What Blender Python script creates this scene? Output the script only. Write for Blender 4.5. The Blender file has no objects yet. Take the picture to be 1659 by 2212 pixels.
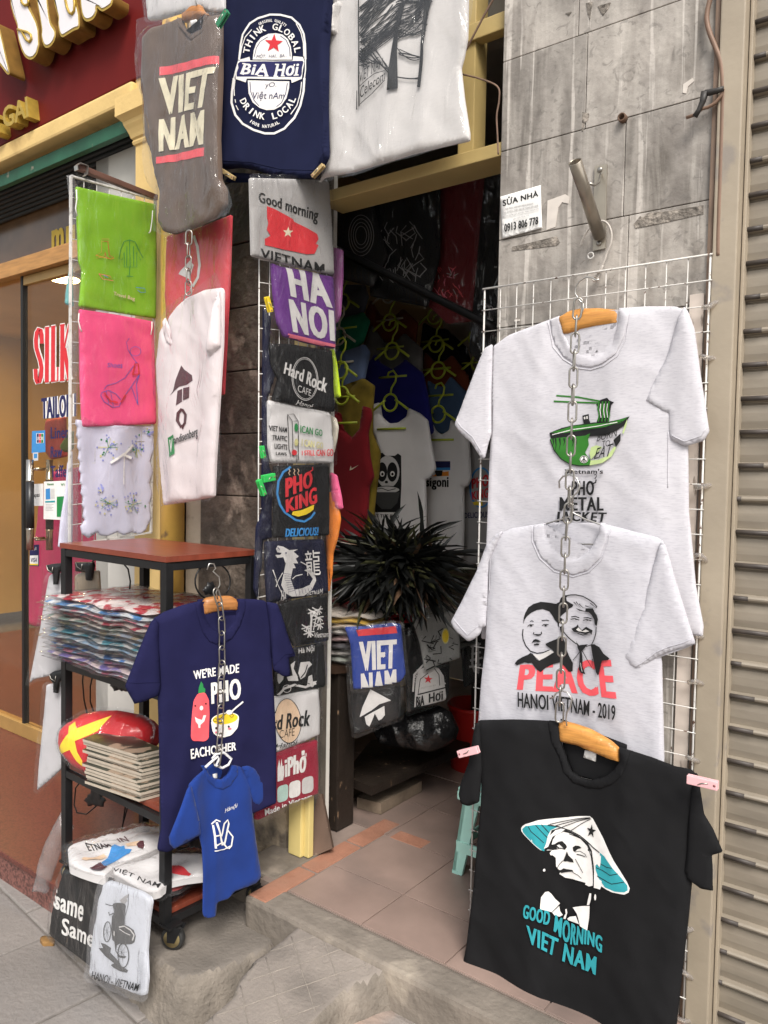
import bpy, bmesh, math, random
import numpy as np
from mathutils import Vector, noise
random.seed(7)
SC = bpy.context.scene
COL = SC.collection
R_ = math.radians

# ---------------------------------------------------------------- camera, sky, sun, exposure
FPX = 1674.0                       # focal length in pixels of a 1659 x 2212 view
YAW, PITCH, ROLL = R_(37.5), R_(2.6), R_(1.0)
CAM = Vector((0, -2.0, 1.6))
cf = Vector((-math.sin(YAW)*math.cos(PITCH), math.cos(YAW)*math.cos(PITCH), -math.sin(PITCH)))
r0 = Vector((math.cos(YAW), math.sin(YAW), 0)); u0 = r0.cross(cf)
cr = r0*math.cos(ROLL) + u0*math.sin(ROLL); cu = -r0*math.sin(ROLL) + u0*math.cos(ROLL)
cam = bpy.data.cameras.new("camera"); camo = bpy.data.objects.new("camera", cam); COL.objects.link(camo)
cam.sensor_fit = 'VERTICAL'; cam.sensor_height = 24.0; cam.lens = FPX/2212*24.0
cam.clip_start = 0.05; cam.clip_end = 300
from mathutils import Matrix
mw = Matrix((cr, cu, -cf)).transposed().to_4x4(); mw.translation = CAM
camo.matrix_world = mw
SC.camera = camo

SUN_ELEV, SUN_AZ = R_(48), R_(134)       # azimuth from +Y, clockwise
w = bpy.data.worlds.new("World"); SC.world = w; w.use_nodes = True
nt = w.node_tree; bg = nt.nodes['Background']
sky = nt.nodes.new('ShaderNodeTexSky'); sky.sky_type = 'NISHITA'; sky.sun_disc = False
sky.sun_elevation = SUN_ELEV; sky.sun_rotation = SUN_AZ; sky.air_density = 1.6; sky.dust_density = 3.5; sky.ozone_density = 1.0
hs_ = nt.nodes.new('ShaderNodeHueSaturation'); hs_.inputs['Saturation'].default_value = .3; nt.links.new(sky.outputs[0], hs_.inputs['Color']); nt.links.new(hs_.outputs[0], bg.inputs[0]); bg.inputs[1].default_value = 0.12
sl = bpy.data.lights.new("sun", 'SUN'); sl.energy = 2.1; sl.angle = R_(22); sl.color = (1, .95, .88)
so = bpy.data.objects.new("sun", sl); COL.objects.link(so)
sd = Vector((math.sin(SUN_AZ)*math.cos(SUN_ELEV), math.cos(SUN_AZ)*math.cos(SUN_ELEV), math.sin(SUN_ELEV)))
so.rotation_euler = sd.to_track_quat('Z', 'Y').to_euler(); so.location = (2, -6, 8)
SC.view_settings.view_transform = 'Standard'; SC.view_settings.look = 'None'
SC.view_settings.exposure = 0.70; SC.view_settings.gamma = 1.0
SC.cycles.max_bounces = 8; SC.cycles.transparent_max_bounces = 24

# ---------------------------------------------------------------- rays, planes
def ray(u, v): return cf + cr*((u-829.5)/FPX) - cu*((v-1106)/FPX)
def onY(u, v, Y): d = ray(u, v); return CAM + d*((Y-CAM.y)/d.y)
def onX(u, v, X): d = ray(u, v); return CAM + d*((X-CAM.x)/d.x)
def onZ(u, v, Z): d = ray(u, v); return CAM + d*((Z-CAM.z)/d.z)

class Pl:
    def __init__(s, p, n):
        s.p = Vector(p); s.n = Vector(n).normalized()
        ex = Vector((0, 0, 1)).cross(s.n)
        if ex.length < 1e-3: ex = Vector((1, 0, 0))
        s.ex = ex.normalized(); s.ey = s.n.cross(s.ex)
    def hit(s, u, v):
        d = ray(u, v); return CAM + d*((s.p-CAM).dot(s.n)/d.dot(s.n))
    def to2(s, u, v):
        q = s.hit(u, v)-s.p; return (q.dot(s.ex), q.dot(s.ey))
    def w(s, a, b, h=0.0): return s.p + s.ex*a + s.ey*b + s.n*h
    def shift(s, h): return Pl(s.p+s.n*h, s.n)
def PY(Y): return Pl((0, Y, 0), (0, -1, 0))
def PX(X): return Pl((X, 0, 0), (1, 0, 0))
def PZ(Z): return Pl((0, 0, Z), (0, 0, 1))
def PV(u1, Y1, u2, Y2, lean=0.0):
    a, b = onY(u1, 1106, Y1), onY(u2, 1106, Y2); a.z = b.z = 0
    d = (b-a).normalized(); n = Vector((d.y, -d.x, 0)); n.z = lean
    p = Vector((a.x, a.y, 1.4)); return Pl(p, n)
def PT(P, n): return Pl(P, n)

# photo regions: list of zoomed points -> display points
def Q(ox, oy, s):
    return lambda *pts: [(ox+x*s, oy+y*s) for x, y in pts]
t3 = 1/3
zA, zB, zC = Q(0, 0, t3), Q(553, 0, t3), Q(1106, 0, t3)
zD, zE, zF = Q(0, 553, t3), Q(553, 553, t3), Q(1106, 553, t3)
zG, zH, zI = Q(0, 1106, t3), Q(553, 1106, t3), Q(1106, 1106, t3)
zJ, zK, zL = Q(0, 1659, t3), Q(553, 1659, t3), Q(1106, 1659, t3)
zN, zP, zBH = Q(1107, 1728, .1953), Q(1053, 1269, .1953), Q(486, 0, .1464)
zS, zCY = Q(0, 0, .1953), Q(108, 1782, .1953)
zT = lambda *p: list(p)

# ---------------------------------------------------------------- materials
MATS = {}
def pm(name, col, rough=.8, var=.12, scale=12, stretch=(1, 1, 1), metal=0, spec=.4, bump=0, bscale=120, bstretch=None,
       col2=None, c2scale=4, c2lo=.5, c2hi=.62, c2stretch=(1, 1, 1), sheen=0, island=0, emit=None, trans=0, bdist=.01):
    if name in MATS: return MATS[name]
    m = bpy.data.materials.new(name); m.use_nodes = True; MATS[name] = m
    N = m.node_tree.nodes; L = m.node_tree.links; P = N['Principled BSDF']
    tc = N.new('ShaderNodeTexCoord')
    def mapped(st):
        mp = N.new('ShaderNodeMapping'); mp.inputs['Scale'].default_value = st; L.new(tc.outputs['Object'], mp.inputs[0]); return mp.outputs[0]
    def nz(sc, st, det=5):
        n = N.new('ShaderNodeTexNoise'); n.inputs['Scale'].default_value = sc; n.inputs['Detail'].default_value = det
        L.new(mapped(st), n.inputs['Vector']); return n.outputs[0]
    def ramp(src, lo, hi):
        r = N.new('ShaderNodeMapRange'); r.inputs[1].default_value = lo; r.inputs[2].default_value = hi; L.new(src, r.inputs[0]); return r.outputs[0]
    def mix(f, a, b):
        x = N.new('ShaderNodeMix'); x.data_type = 'RGBA'
        L.new(f, x.inputs[0])
        for i, s in ((6, a), (7, b)):
            if isinstance(s, (tuple, list)): x.inputs[i].default_value = (*s[:3], 1)
            else: L.new(s, x.inputs[i])
        return x.outputs[2]
    c = tuple(col)
    out = mix(ramp(nz(scale, stretch), .3, .7), tuple(x*(1-var) for x in c), tuple(min(1, x*(1+var)) for x in c))
    if col2 is not None:
        out = mix(ramp(nz(c2scale, c2stretch, 8), c2lo, c2hi), out, tuple(col2))
    if island:
        g = N.new('ShaderNodeNewGeometry'); h = N.new('ShaderNodeHueSaturation')
        L.new(ramp(g.outputs['Random Per Island'], 0, 1), h.inputs['Fac'])
        r = N.new('ShaderNodeMapRange'); r.inputs[3].default_value = 1-island; r.inputs[4].default_value = 1+island
        L.new(g.outputs['Random Per Island'], r.inputs[0]); h.inputs['Fac'].default_value = 1
        for l in list(h.inputs['Fac'].links): L.remove(l)
        L.new(r.outputs[0], h.inputs['Value']); L.new(out, h.inputs['Color']); out = h.outputs[0]
    L.new(out, P.inputs['Base Color'])
    P.inputs['Roughness'].default_value = rough; P.inputs['Metallic'].default_value = metal
    P.inputs['Specular IOR Level'].default_value = spec
    if sheen: P.inputs['Sheen Weight'].default_value = sheen
    if trans: P.inputs['Transmission Weight'].default_value = trans
    if emit: P.inputs['Emission Color'].default_value = (*emit[:3], 1); P.inputs['Emission Strength'].default_value = emit[3]
    if bump:
        b = N.new('ShaderNodeBump'); b.inputs['Strength'].default_value = bump; b.inputs['Distance'].default_value = bdist
        L.new(nz(bscale, bstretch or (1, 1, 1), 6), b.inputs['Height']); L.new(b.outputs[0], P.inputs['Normal'])
    return m

def film_mat(name, tint=(1, 1, 1), rough=.09, haze=.05, bscale=22, bump=.6, ior=1.5):
    if name in MATS: return MATS[name]
    m = bpy.data.materials.new(name); m.use_nodes = True; MATS[name] = m
    N = m.node_tree.nodes; L = m.node_tree.links; N.remove(N['Principled BSDF']); out = N['Material Output']
    tr = N.new('ShaderNodeBsdfTransparent'); tr.inputs[0].default_value = (*tint, 1)
    gl = N.new('ShaderNodeBsdfGlossy'); gl.inputs['Roughness'].default_value = rough
    df = N.new('ShaderNodeBsdfTranslucent'); df.inputs[0].default_value = (.8, .8, .82, 1)
    d2 = N.new('ShaderNodeBsdfDiffuse'); d2.inputs[0].default_value = (.75, .75, .78, 1)
    fr = N.new('ShaderNodeFresnel')
    ge = N.new('ShaderNodeNewGeometry'); mr = N.new('ShaderNodeMapRange'); mr.inputs[3].default_value = ior; mr.inputs[4].default_value = 1/ior
    L.new(ge.outputs['Backfacing'], mr.inputs[0]); L.new(mr.outputs[0], fr.inputs[0])
    tc = N.new('ShaderNodeTexCoord'); n = N.new('ShaderNodeTexNoise'); n.inputs['Scale'].default_value = bscale; n.inputs['Detail'].default_value = 4
    n.inputs['Distortion'].default_value = 1.2
    mp = N.new('ShaderNodeMapping'); mp.inputs['Scale'].default_value = (1.6, 1.6, .55); L.new(tc.outputs['Object'], mp.inputs[0]); L.new(mp.outputs[0], n.inputs['Vector'])
    b = N.new('ShaderNodeBump'); b.inputs['Strength'].default_value = bump; b.inputs['Distance'].default_value = .02
    L.new(n.outputs[0], b.inputs['Height']); L.new(b.outputs[0], gl.inputs['Normal']); L.new(b.outputs[0], fr.inputs['Normal'])
    mx = N.new('ShaderNodeMixShader'); L.new(fr.outputs[0], mx.inputs[0]); L.new(tr.outputs[0], mx.inputs[1]); L.new(gl.outputs[0], mx.inputs[2])
    md = N.new('ShaderNodeMixShader'); md.inputs[0].default_value = .5; L.new(df.outputs[0], md.inputs[1]); L.new(d2.outputs[0], md.inputs[2])
    m2 = N.new('ShaderNodeMixShader'); m2.inputs[0].default_value = haze; L.new(mx.outputs[0], m2.inputs[1]); L.new(md.outputs[0], m2.inputs[2])
    L.new(m2.outputs[0], out.inputs[0]); return m
FILM = film_mat('clear_film', (.97, .97, .97), .08, .02, 11, .75, 1.65); FILMH = film_mat('hazy_film', (.93, .93, .93), .16, .14, 16, .8)
BAGF = film_mat('loose_plastic', (.95, .95, .95), .2, .16, 14, .9)

def heather(name, light, dark, amt=1.0):
    if name in MATS: return MATS[name]
    m = pm(name, light, .9, .03, 5, sheen=.15, spec=.2)
    N = m.node_tree.nodes; L = m.node_tree.links; P = N['Principled BSDF']
    src = P.inputs['Base Color'].links[0].from_socket
    tc = N.new('ShaderNodeTexCoord'); mp = N.new('ShaderNodeMapping'); mp.inputs['Scale'].default_value = (55, 55, 420); L.new(tc.outputs['Object'], mp.inputs[0])
    n = N.new('ShaderNodeTexNoise'); n.inputs['Scale'].default_value = 1; n.inputs['Detail'].default_value = 4; n.inputs['Roughness'].default_value = .7; L.new(mp.outputs[0], n.inputs['Vector'])
    r = N.new('ShaderNodeMapRange'); r.inputs[1].default_value = .46; r.inputs[2].default_value = .78; r.inputs[4].default_value = .62*amt; L.new(n.outputs[0], r.inputs[0])
    x = N.new('ShaderNodeMix'); x.data_type = 'RGBA'; L.new(r.outputs[0], x.inputs[0]); L.new(src, x.inputs[6]); x.inputs[7].default_value = (*dark, 1)
    L.new(x.outputs[2], P.inputs['Base Color'])
    b = N.new('ShaderNodeBump'); b.inputs['Strength'].default_value = .05; b.inputs['Distance'].default_value = .002
    L.new(n.outputs[0], b.inputs['Height']); L.new(b.outputs[0], P.inputs['Normal'])
    return m
def cloth_m(name, col, var=.1): return pm('cloth_'+name, col, .88, var, 9, bump=.1, bscale=420, bdist=.002, sheen=.1 if max(col) > .1 else 0, spec=.2 if max(col) > .1 else .12)
def ink(name, col): return pm('ink_'+name, col, .7, .06, 60, spec=.3)
INK = dict(white=(.80, .78, .76), black=(.012, .012, .013), red=(.62, .035, .045), coral=(.80, .10, .12), green=(.03, .17, .02), teal=(.03, .32, .37), lime=(.50, .62, .28),
  blue=(.05, .24, .55), yellow=(.80, .58, .03), tan=(.72, .52, .36), khaki=(.62, .58, .28), navy=(.02, .02, .09), pink=(.75, .18, .25), brown=(.075, .018, .025), grey=(.35, .34, .34),
  dgreen=(.02, .22, .06), lgrey=(.6, .58, .57), skin=(.55, .33, .2), purple=(.12, .03, .2), cblue=(.10, .11, .45), lav=(.28, .3, .62), cream=(.75, .68, .5), gold=(.5, .36, .06), mint=(.48, .66, .6), maroon=(.25, .02, .04), dgrey=(.06, .06, .06), orange=(.75, .25, .03))

# ---------------------------------------------------------------- objects
LOC = {}
def thing(name, label, cat, loc, group=None):
    o = bpy.data.objects.new(name, None); COL.objects.link(o); o.location = loc; o.empty_display_size = .05
    o['label'] = label; o['category'] = cat
    if group: o['group'] = group
    LOC[o.name] = Vector(loc); return o
def tag(o, label=None, cat=None, group=None, kind=None):
    if label: o['label'] = label
    if cat: o['category'] = cat
    if group: o['group'] = group
    if kind: o['kind'] = kind
    return o
def mk(name, verts, faces, mats, parent=None, midx=None, smooth=True, loc=None):
    if parent is not None: base = LOC[parent.name]
    elif loc is not None: base = Vector(loc)
    else:
        vv = [Vector(v) for v in verts]
        base = Vector(((min(v.x for v in vv)+max(v.x for v in vv))/2, (min(v.y for v in vv)+max(v.y for v in vv))/2, min(v.z for v in vv)))
    me = bpy.data.meshes.new(name)
    me.from_pydata([tuple(Vector(v)-base) for v in verts], [], faces)
    for m in (mats if isinstance(mats, (list, tuple)) else [mats]): me.materials.append(m)
    if midx is not None: me.polygons.foreach_set('material_index', midx)
    if smooth is True: me.polygons.foreach_set('use_smooth', [True]*len(me.polygons))
    elif isinstance(smooth, list): me.polygons.foreach_set('use_smooth', [bool(x) for x in smooth])
    me.update()
    o = bpy.data.objects.new(name, me); COL.objects.link(o)
    LOC[o.name] = base
    if parent is not None: o.parent = parent
    else: o.location = base
    return o

class MB:
    """collects solid shapes for ONE mesh"""
    def __init__(s): s.v = []; s.f = []; s.m = []; s.s = []
    def add(s, vs, fs, m=0, sm=False):
        o = len(s.v); s.v += [Vector(v) for v in vs]; s.f += [tuple(i+o for i in f) for f in fs]; s.m += [m]*len(fs); s.s += [sm]*len(fs); return s
    def box(s, a, b, m=0, ch=0.0):
        x0, y0, z0 = (min(a[i], b[i]) for i in range(3)); x1, y1, z1 = (max(a[i], b[i]) for i in range(3))
        return s.obox(Vector(((x0+x1)/2, (y0+y1)/2, (z0+z1)/2)), Vector((1, 0, 0)), Vector((0, 1, 0)), Vector((0, 0, 1)), (x1-x0)/2, (y1-y0)/2, (z1-z0)/2, m, ch)
    def obox(s, c, ex, ey, ez, hx, hy, hz, m=0, ch=0.0):
        if ch <= 0:
            vs = [c+ex*(sx*hx)+ey*(sy*hy)+ez*(sz*hz) for sz in (-1, 1) for sx, sy in ((-1, -1), (1, -1), (1, 1), (-1, 1))]
            return s.add(vs, [(3, 2, 1, 0), (4, 5, 6, 7), (0, 1, 5, 4), (1, 2, 6, 5), (2, 3, 7, 6), (3, 0, 4, 7)], m)
        bm = bmesh.new()
        vs = [bm.verts.new(c+ex*(sx*hx)+ey*(sy*hy)+ez*(sz*hz)) for sz in (-1, 1) for sx, sy in ((-1, -1), (1, -1), (1, 1), (-1, 1))]
        for f in [(3, 2, 1, 0), (4, 5, 6, 7), (0, 1, 5, 4), (1, 2, 6, 5), (2, 3, 7, 6), (3, 0, 4, 7)]: bm.faces.new([vs[i] for i in f])
        bmesh.ops.bevel(bm, geom=list(bm.edges), offset=min(ch, hx*.9, hy*.9, hz*.9), segments=2, profile=.6, affect='EDGES')
        bm.verts.index_update(); bm.verts.ensure_lookup_table()
        r = s.add([v.co.copy() for v in bm.verts], [tuple(v.index for v in f.verts) for f in bm.faces], m); bm.free(); return r
    def bar(s, a, b, wx, wy=None, m=0, up=Vector((0, 0, 1)), ch=0.0):
        a, b = Vector(a), Vector(b); ez = (b-a).normalized(); ex = up.cross(ez)
        if ex.length < 1e-4: ex = Vector((1, 0, 0))
        ex.normalize(); ey = ez.cross(ex)
        return s.obox((a+b)/2, ex, ey, ez, wx/2, (wy or wx)/2, (b-a).length/2, m, ch)
    def tube(s, pts, r, seg=8, m=0, closed=False, cap=True):
        pts = [Vector(p) for p in pts]; n = len(pts); rs = r if isinstance(r, (list, tuple)) else [r]*n
        T = []
        for i in range(n):
            a = pts[(i-1) % n] if (closed or i > 0) else pts[i]; b = pts[(i+1) % n] if (closed or i < n-1) else pts[i]
            t = (b-a); T.append(t.normalized() if t.length > 1e-9 else Vector((0, 0, 1)))
        nn = T[0].orthogonal().normalized(); vs = []
        for i in range(n):
            nn = (nn - T[i]*nn.dot(T[i])); nn = nn.normalized() if nn.length > 1e-6 else T[i].orthogonal().normalized()
            bb = T[i].cross(nn)
            for k in range(seg):
                an = 2*math.pi*k/seg; vs.append(pts[i]+(nn*math.cos(an)+bb*math.sin(an))*rs[i])
        fs = []
        for i in range(n if closed else n-1):
            j = (i+1) % n
            for k in range(seg): fs.append((i*seg+k, i*seg+(k+1) % seg, j*seg+(k+1) % seg, j*seg+k))
        if cap and not closed: fs += [tuple(range(seg))[::-1], tuple((n-1)*seg+k for k in range(seg))]
        return s.add(vs, fs, m, True)
    def lathe(s, c, ax, prof, seg=20, m=0):
        c, ax = Vector(c), Vector(ax).normalized(); e1 = ax.orthogonal().normalized(); e2 = ax.cross(e1); vs = []; fs = []
        for (r, h) in prof:
            for k in range(seg):
                an = 2*math.pi*k/seg; vs.append(c+ax*h+(e1*math.cos(an)+e2*math.sin(an))*r)
        for i in range(len(prof)-1):
            for k in range(seg): fs.append((i*seg+k, i*seg+(k+1) % seg, (i+1)*seg+(k+1) % seg, (i+1)*seg+k))
        fs += [tuple(range(seg))[::-1], tuple((len(prof)-1)*seg+k for k in range(seg))]
        return s.add(vs, fs, m, True)
    def prism(s, poly, d, m=0):
        """closed 3-D polygon extruded along the vector d"""
        n = len(poly); p = [Vector(q) for q in poly]; d = Vector(d)
        return s.add(p+[q+d for q in p], [tuple(range(n))[::-1], tuple(range(n, 2*n))]+[(i, (i+1) % n, n+(i+1) % n, n+i) for i in range(n)], m)
    def build(s, name, mats, parent=None, smooth=None, loc=None):
        o = mk(name, s.v, s.f, mats, parent, s.m, s.s if smooth is None else smooth, loc)
        me = o.data; bm = bmesh.new(); bm.from_mesh(me); bmesh.ops.recalc_face_normals(bm, faces=bm.faces); bm.to_mesh(me); bm.free(); return o

# ---------------------------------------------------------------- cloth sheets
def dens(pl2, step):
    out = []
    n = len(pl2)
    for i in range(n):
        a, b = np.array(pl2[i]), np.array(pl2[(i+1) % n]); k = max(1, int(np.ceil(np.linalg.norm(b-a)/step)))
        for j in range(k): out.append(tuple(a+(b-a)*j/k))
    return out
def area2(p): return sum(p[i][0]*p[(i+1) % len(p)][1]-p[(i+1) % len(p)][0]*p[i][1] for i in range(len(p)))/2
def rnd(p, it=1):
    """round the corners of a closed outline"""
    for _ in range(it):
        q = []
        for i in range(len(p)):
            a, b = p[i], p[(i+1) % len(p)]
            l = math.hypot(b[0]-a[0], b[1]-a[1])+1e-6; t = min(.25, 2.6/l)
            q += [(a[0]+(b[0]-a[0])*t, a[1]+(b[1]-a[1])*t), (b[0]+(a[0]-b[0])*t, b[1]+(a[1]-b[1])*t)]
        p = q
    return p
def slice_bm(bm, step):
    xs = [v.co.x for v in bm.verts]; ys = [v.co.y for v in bm.verts]
    for ax, vals in ((0, xs), (1, ys)):
        lo, hi = min(vals), max(vals); k0, k1 = math.floor(lo/step)+1, math.ceil(hi/step)-1
        no = (1, 0, 0) if ax == 0 else (0, 1, 0)
        for k in range(k0, k1+1):
            co = (k*step+1e-5, 0, 0) if ax == 0 else (0, k*step+1e-5, 0)
            bmesh.ops.bisect_plane(bm, geom=bm.verts[:]+bm.edges[:]+bm.faces[:], dist=1e-6, plane_co=co, plane_no=no)
def fill2(outline, step):
    if area2(outline) < 0: outline = outline[::-1]
    bm = bmesh.new(); vs = [bm.verts.new((x, y, 0)) for x, y in dens(outline, step)]
    f = bm.faces.new(vs); bmesh.ops.triangulate(bm, faces=[f]); slice_bm(bm, step)
    bm.verts.index_update(); V = np.array([(v.co.x, v.co.y) for v in bm.verts])
    F = []
    for f in bm.faces:
        f.normal_update(); ids = [v.index for v in f.verts]
        F.append(ids if f.normal.z >= 0 else ids[::-1])
    B = []
    for e in bm.edges:
        if len(e.link_faces) == 1:
            l = e.link_loops[0]; B.append((l.vert.index, l.link_loop_next.vert.index))
    bm.free(); return V, F, B
def pdist(V, poly):
    P = np.array(poly); A = P; Bq = np.roll(P, -1, 0); best = np.full(len(V), 1e9); ins = np.zeros(len(V), bool)
    for a, b in zip(A, Bq):
        d = b-a; L2 = max(d@d, 1e-12); t = np.clip(((V-a)@d)/L2, 0, 1); q = a+t[:, None]*d
        best = np.minimum(best, np.hypot(*(V-q).T))
        c = ((a[1] > V[:, 1]) != (b[1] > V[:, 1]))
        with np.errstate(divide='ignore', invalid='ignore'): xi = (b[0]-a[0])*(V[:, 1]-a[1])/(b[1]-a[1]+1e-15)+a[0]
        ins ^= c & (V[:, 0] < xi)
    return best, ins
def nz2(x, y, s): return noise.noise(Vector((x, y, s)))
def w_hang(amp, fx=7, fy=1.6, seed=0, fine=.25):
    return lambda a, b: amp*(nz2(a*fx, b*fy, seed*3.7)+fine*nz2(a*fx*2.7+b*4, b*fy*3, seed*5.1+9))
def w_crum(amp, f=14, seed=0, asp=.45):
    def g(a, b):
        n1 = 1-2*abs(nz2(a*f+b*f*.35, b*f*asp, seed*2.3+1)); n2 = 1-2*abs(nz2(a*f*.8-b*f*.6, b*f*.9+a*3, seed*4.1+5))
        return amp*(.6*n1+.4*n2-.5)
    return g
def w_drape(amp, seed=0, fx=5.5, lean=.35):
    def g(a, b):
        n1 = nz2(a*fx+b*lean*2, b*.9, seed*3.1); n2 = 1-2*abs(nz2(a*fx*1.3-b*1.4, b*1.7+a, seed*1.7+4)); n3 = 1-2*abs(nz2(a*15+b*9, b*7-a*3, seed*2.9+8)); n4 = nz2(a*30, b*22, seed)
        return amp*(n1+.38*n2+.13*n3+.05*n4)
    return g
def w_sag(amp, f=6, seed=0): return lambda a, b: amp*(nz2(a*f, b*f, seed)+.5*nz2(a*f*2.3, b*f*2.3, seed+7))

class Cloth:
    def __init__(s, pl, uv, thick=.012, R=.05, wr=None, off=0.0, back=.006, round_=1):
        s.pl = pl; s.o2 = [pl.to2(u, v) for u, v in (rnd(uv, round_) if round_ else uv)]
        s.thick, s.R, s.wr, s.off, s.back = thick, R, wr, off, back
    def h(s, V):
        d, ins = pdist(V, s.o2); d = np.where(ins, d, 0); t = np.clip(d/s.R, 0, 1)
        h = s.off + s.thick*np.sqrt(np.maximum(0, 1-(1-t)**2))
        if s.wr is not None:
            k = .25+.75*np.clip(d/.02, 0, 1); h = h + k*np.array([s.wr(a, b) for a, b in V])
        return h
    def build(s, name, mat, parent=None, step=.014, single=False):
        V, F, B = fill2(s.o2, step); H = s.h(V); pl = s.pl
        vs = [pl.w(a, b, h) for (a, b), h in zip(V, H)]
        fs = [tuple(f) for f in F]
        if not single:
            n = len(vs); vs += [pl.w(a, b, min(h-.0025, s.off-s.back)) for (a, b), h in zip(V, H)]
            fs += [tuple(i+n for i in f[::-1]) for f in F] + [(j, i, i+n, j+n) for i, j in B]
        return mk(name, vs, fs, mat, parent, smooth=[len(f) > 0 and k < 2*len(F) for k, f in enumerate(fs)])

def grow(o2, d):
    """push a 2-D outline outward by d"""
    if area2(o2) < 0: o2 = o2[::-1]
    P = np.array(o2); out = []
    n = len(P)
    for i in range(n):
        e1 = P[i]-P[i-1]; e2 = P[(i+1) % n]-P[i]
        n1 = np.array([e1[1], -e1[0]])/(np.linalg.norm(e1)+1e-9); n2 = np.array([e2[1], -e2[0]])/(np.linalg.norm(e2)+1e-9)
        m = n1+n2; L = np.linalg.norm(m); m = m/L if L > .3 else n1
        out.append(tuple(P[i]+m*d/max(.6, m@n1)))
    return out
def film(cl, parent, uv=None, d=.008, amp=.005, eps=.004, f=14, seed=0, mat=None, step=.012, name='plastic_sleeve', asp=.45):
    c = Cloth.__new__(Cloth); c.pl = cl.pl; c.o2 = [cl.pl.to2(u, v) for u, v in uv] if uv else grow(cl.o2, d)
    V, F, B = fill2(c.o2, step); w = w_crum(amp, f, seed, asp)
    H = cl.h(V)+eps+np.array([max(0, w(a, b)+amp*.5) for a, b in V])
    return mk(name, [cl.pl.w(a, b, h) for (a, b), h in zip(V, H)], [tuple(x) for x in F], mat or FILM, parent)

# ---------------------------------------------------------------- printed artwork
TXT = {}
def text2d(s, weight=0.0, shear=0.0, space=1.0):
    k = (s, weight, shear, space)
    if k in TXT: return TXT[k]
    cu_ = bpy.data.curves.new('txt', 'FONT'); cu_.body = s; cu_.offset = weight; cu_.shear = shear; cu_.space_character = space
    cu_.dimensions = '2D'; cu_.fill_mode = 'FRONT'; cu_.resolution_u = 3
    ob = bpy.data.objects.new('txt', cu_); COL.objects.link(ob)
    dg = bpy.context.evaluated_depsgraph_get(); ev = ob.evaluated_get(dg); me = ev.to_mesh()
    V = np.array([(v.co.x, v.co.y) for v in me.vertices]) if len(me.vertices) else np.zeros((0, 2)); F = [tuple(p.vertices) for p in me.polygons]
    ev.to_mesh_clear(); bpy.data.objects.remove(ob); bpy.data.curves.remove(cu_)
    if len(V):
        lo, hi = V.min(0), V.max(0); ar = (hi[0]-lo[0])/max(1e-6, hi[1]-lo[1]); V = (V-lo)/np.maximum(hi-lo, 1e-6)
    else: ar = 1
    TXT[k] = (V, F, ar); return TXT[k]
def ell(cx, cy, rx, ry, n=28, a0=0, a1=360, rot=0):
    out = []
    full = abs(a1-a0) >= 360
    for i in range(n if full else n+1):
        a = R_(a0+(a1-a0)*i/n); x, y = rx*math.cos(a), ry*math.sin(a); c, s = math.cos(R_(rot)), math.sin(R_(rot))
        out.append((cx+x*c-y*s, cy+x*s+y*c))
    return out
def star(cx, cy, r, rr=.4, rot=-90, sx=1):
    return [(cx+(r if i % 2 == 0 else r*rr)*math.cos(R_(rot+36*i))*sx, cy+(r if i % 2 == 0 else r*rr)*math.sin(R_(rot+36*i))) for i in range(10)]
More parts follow.
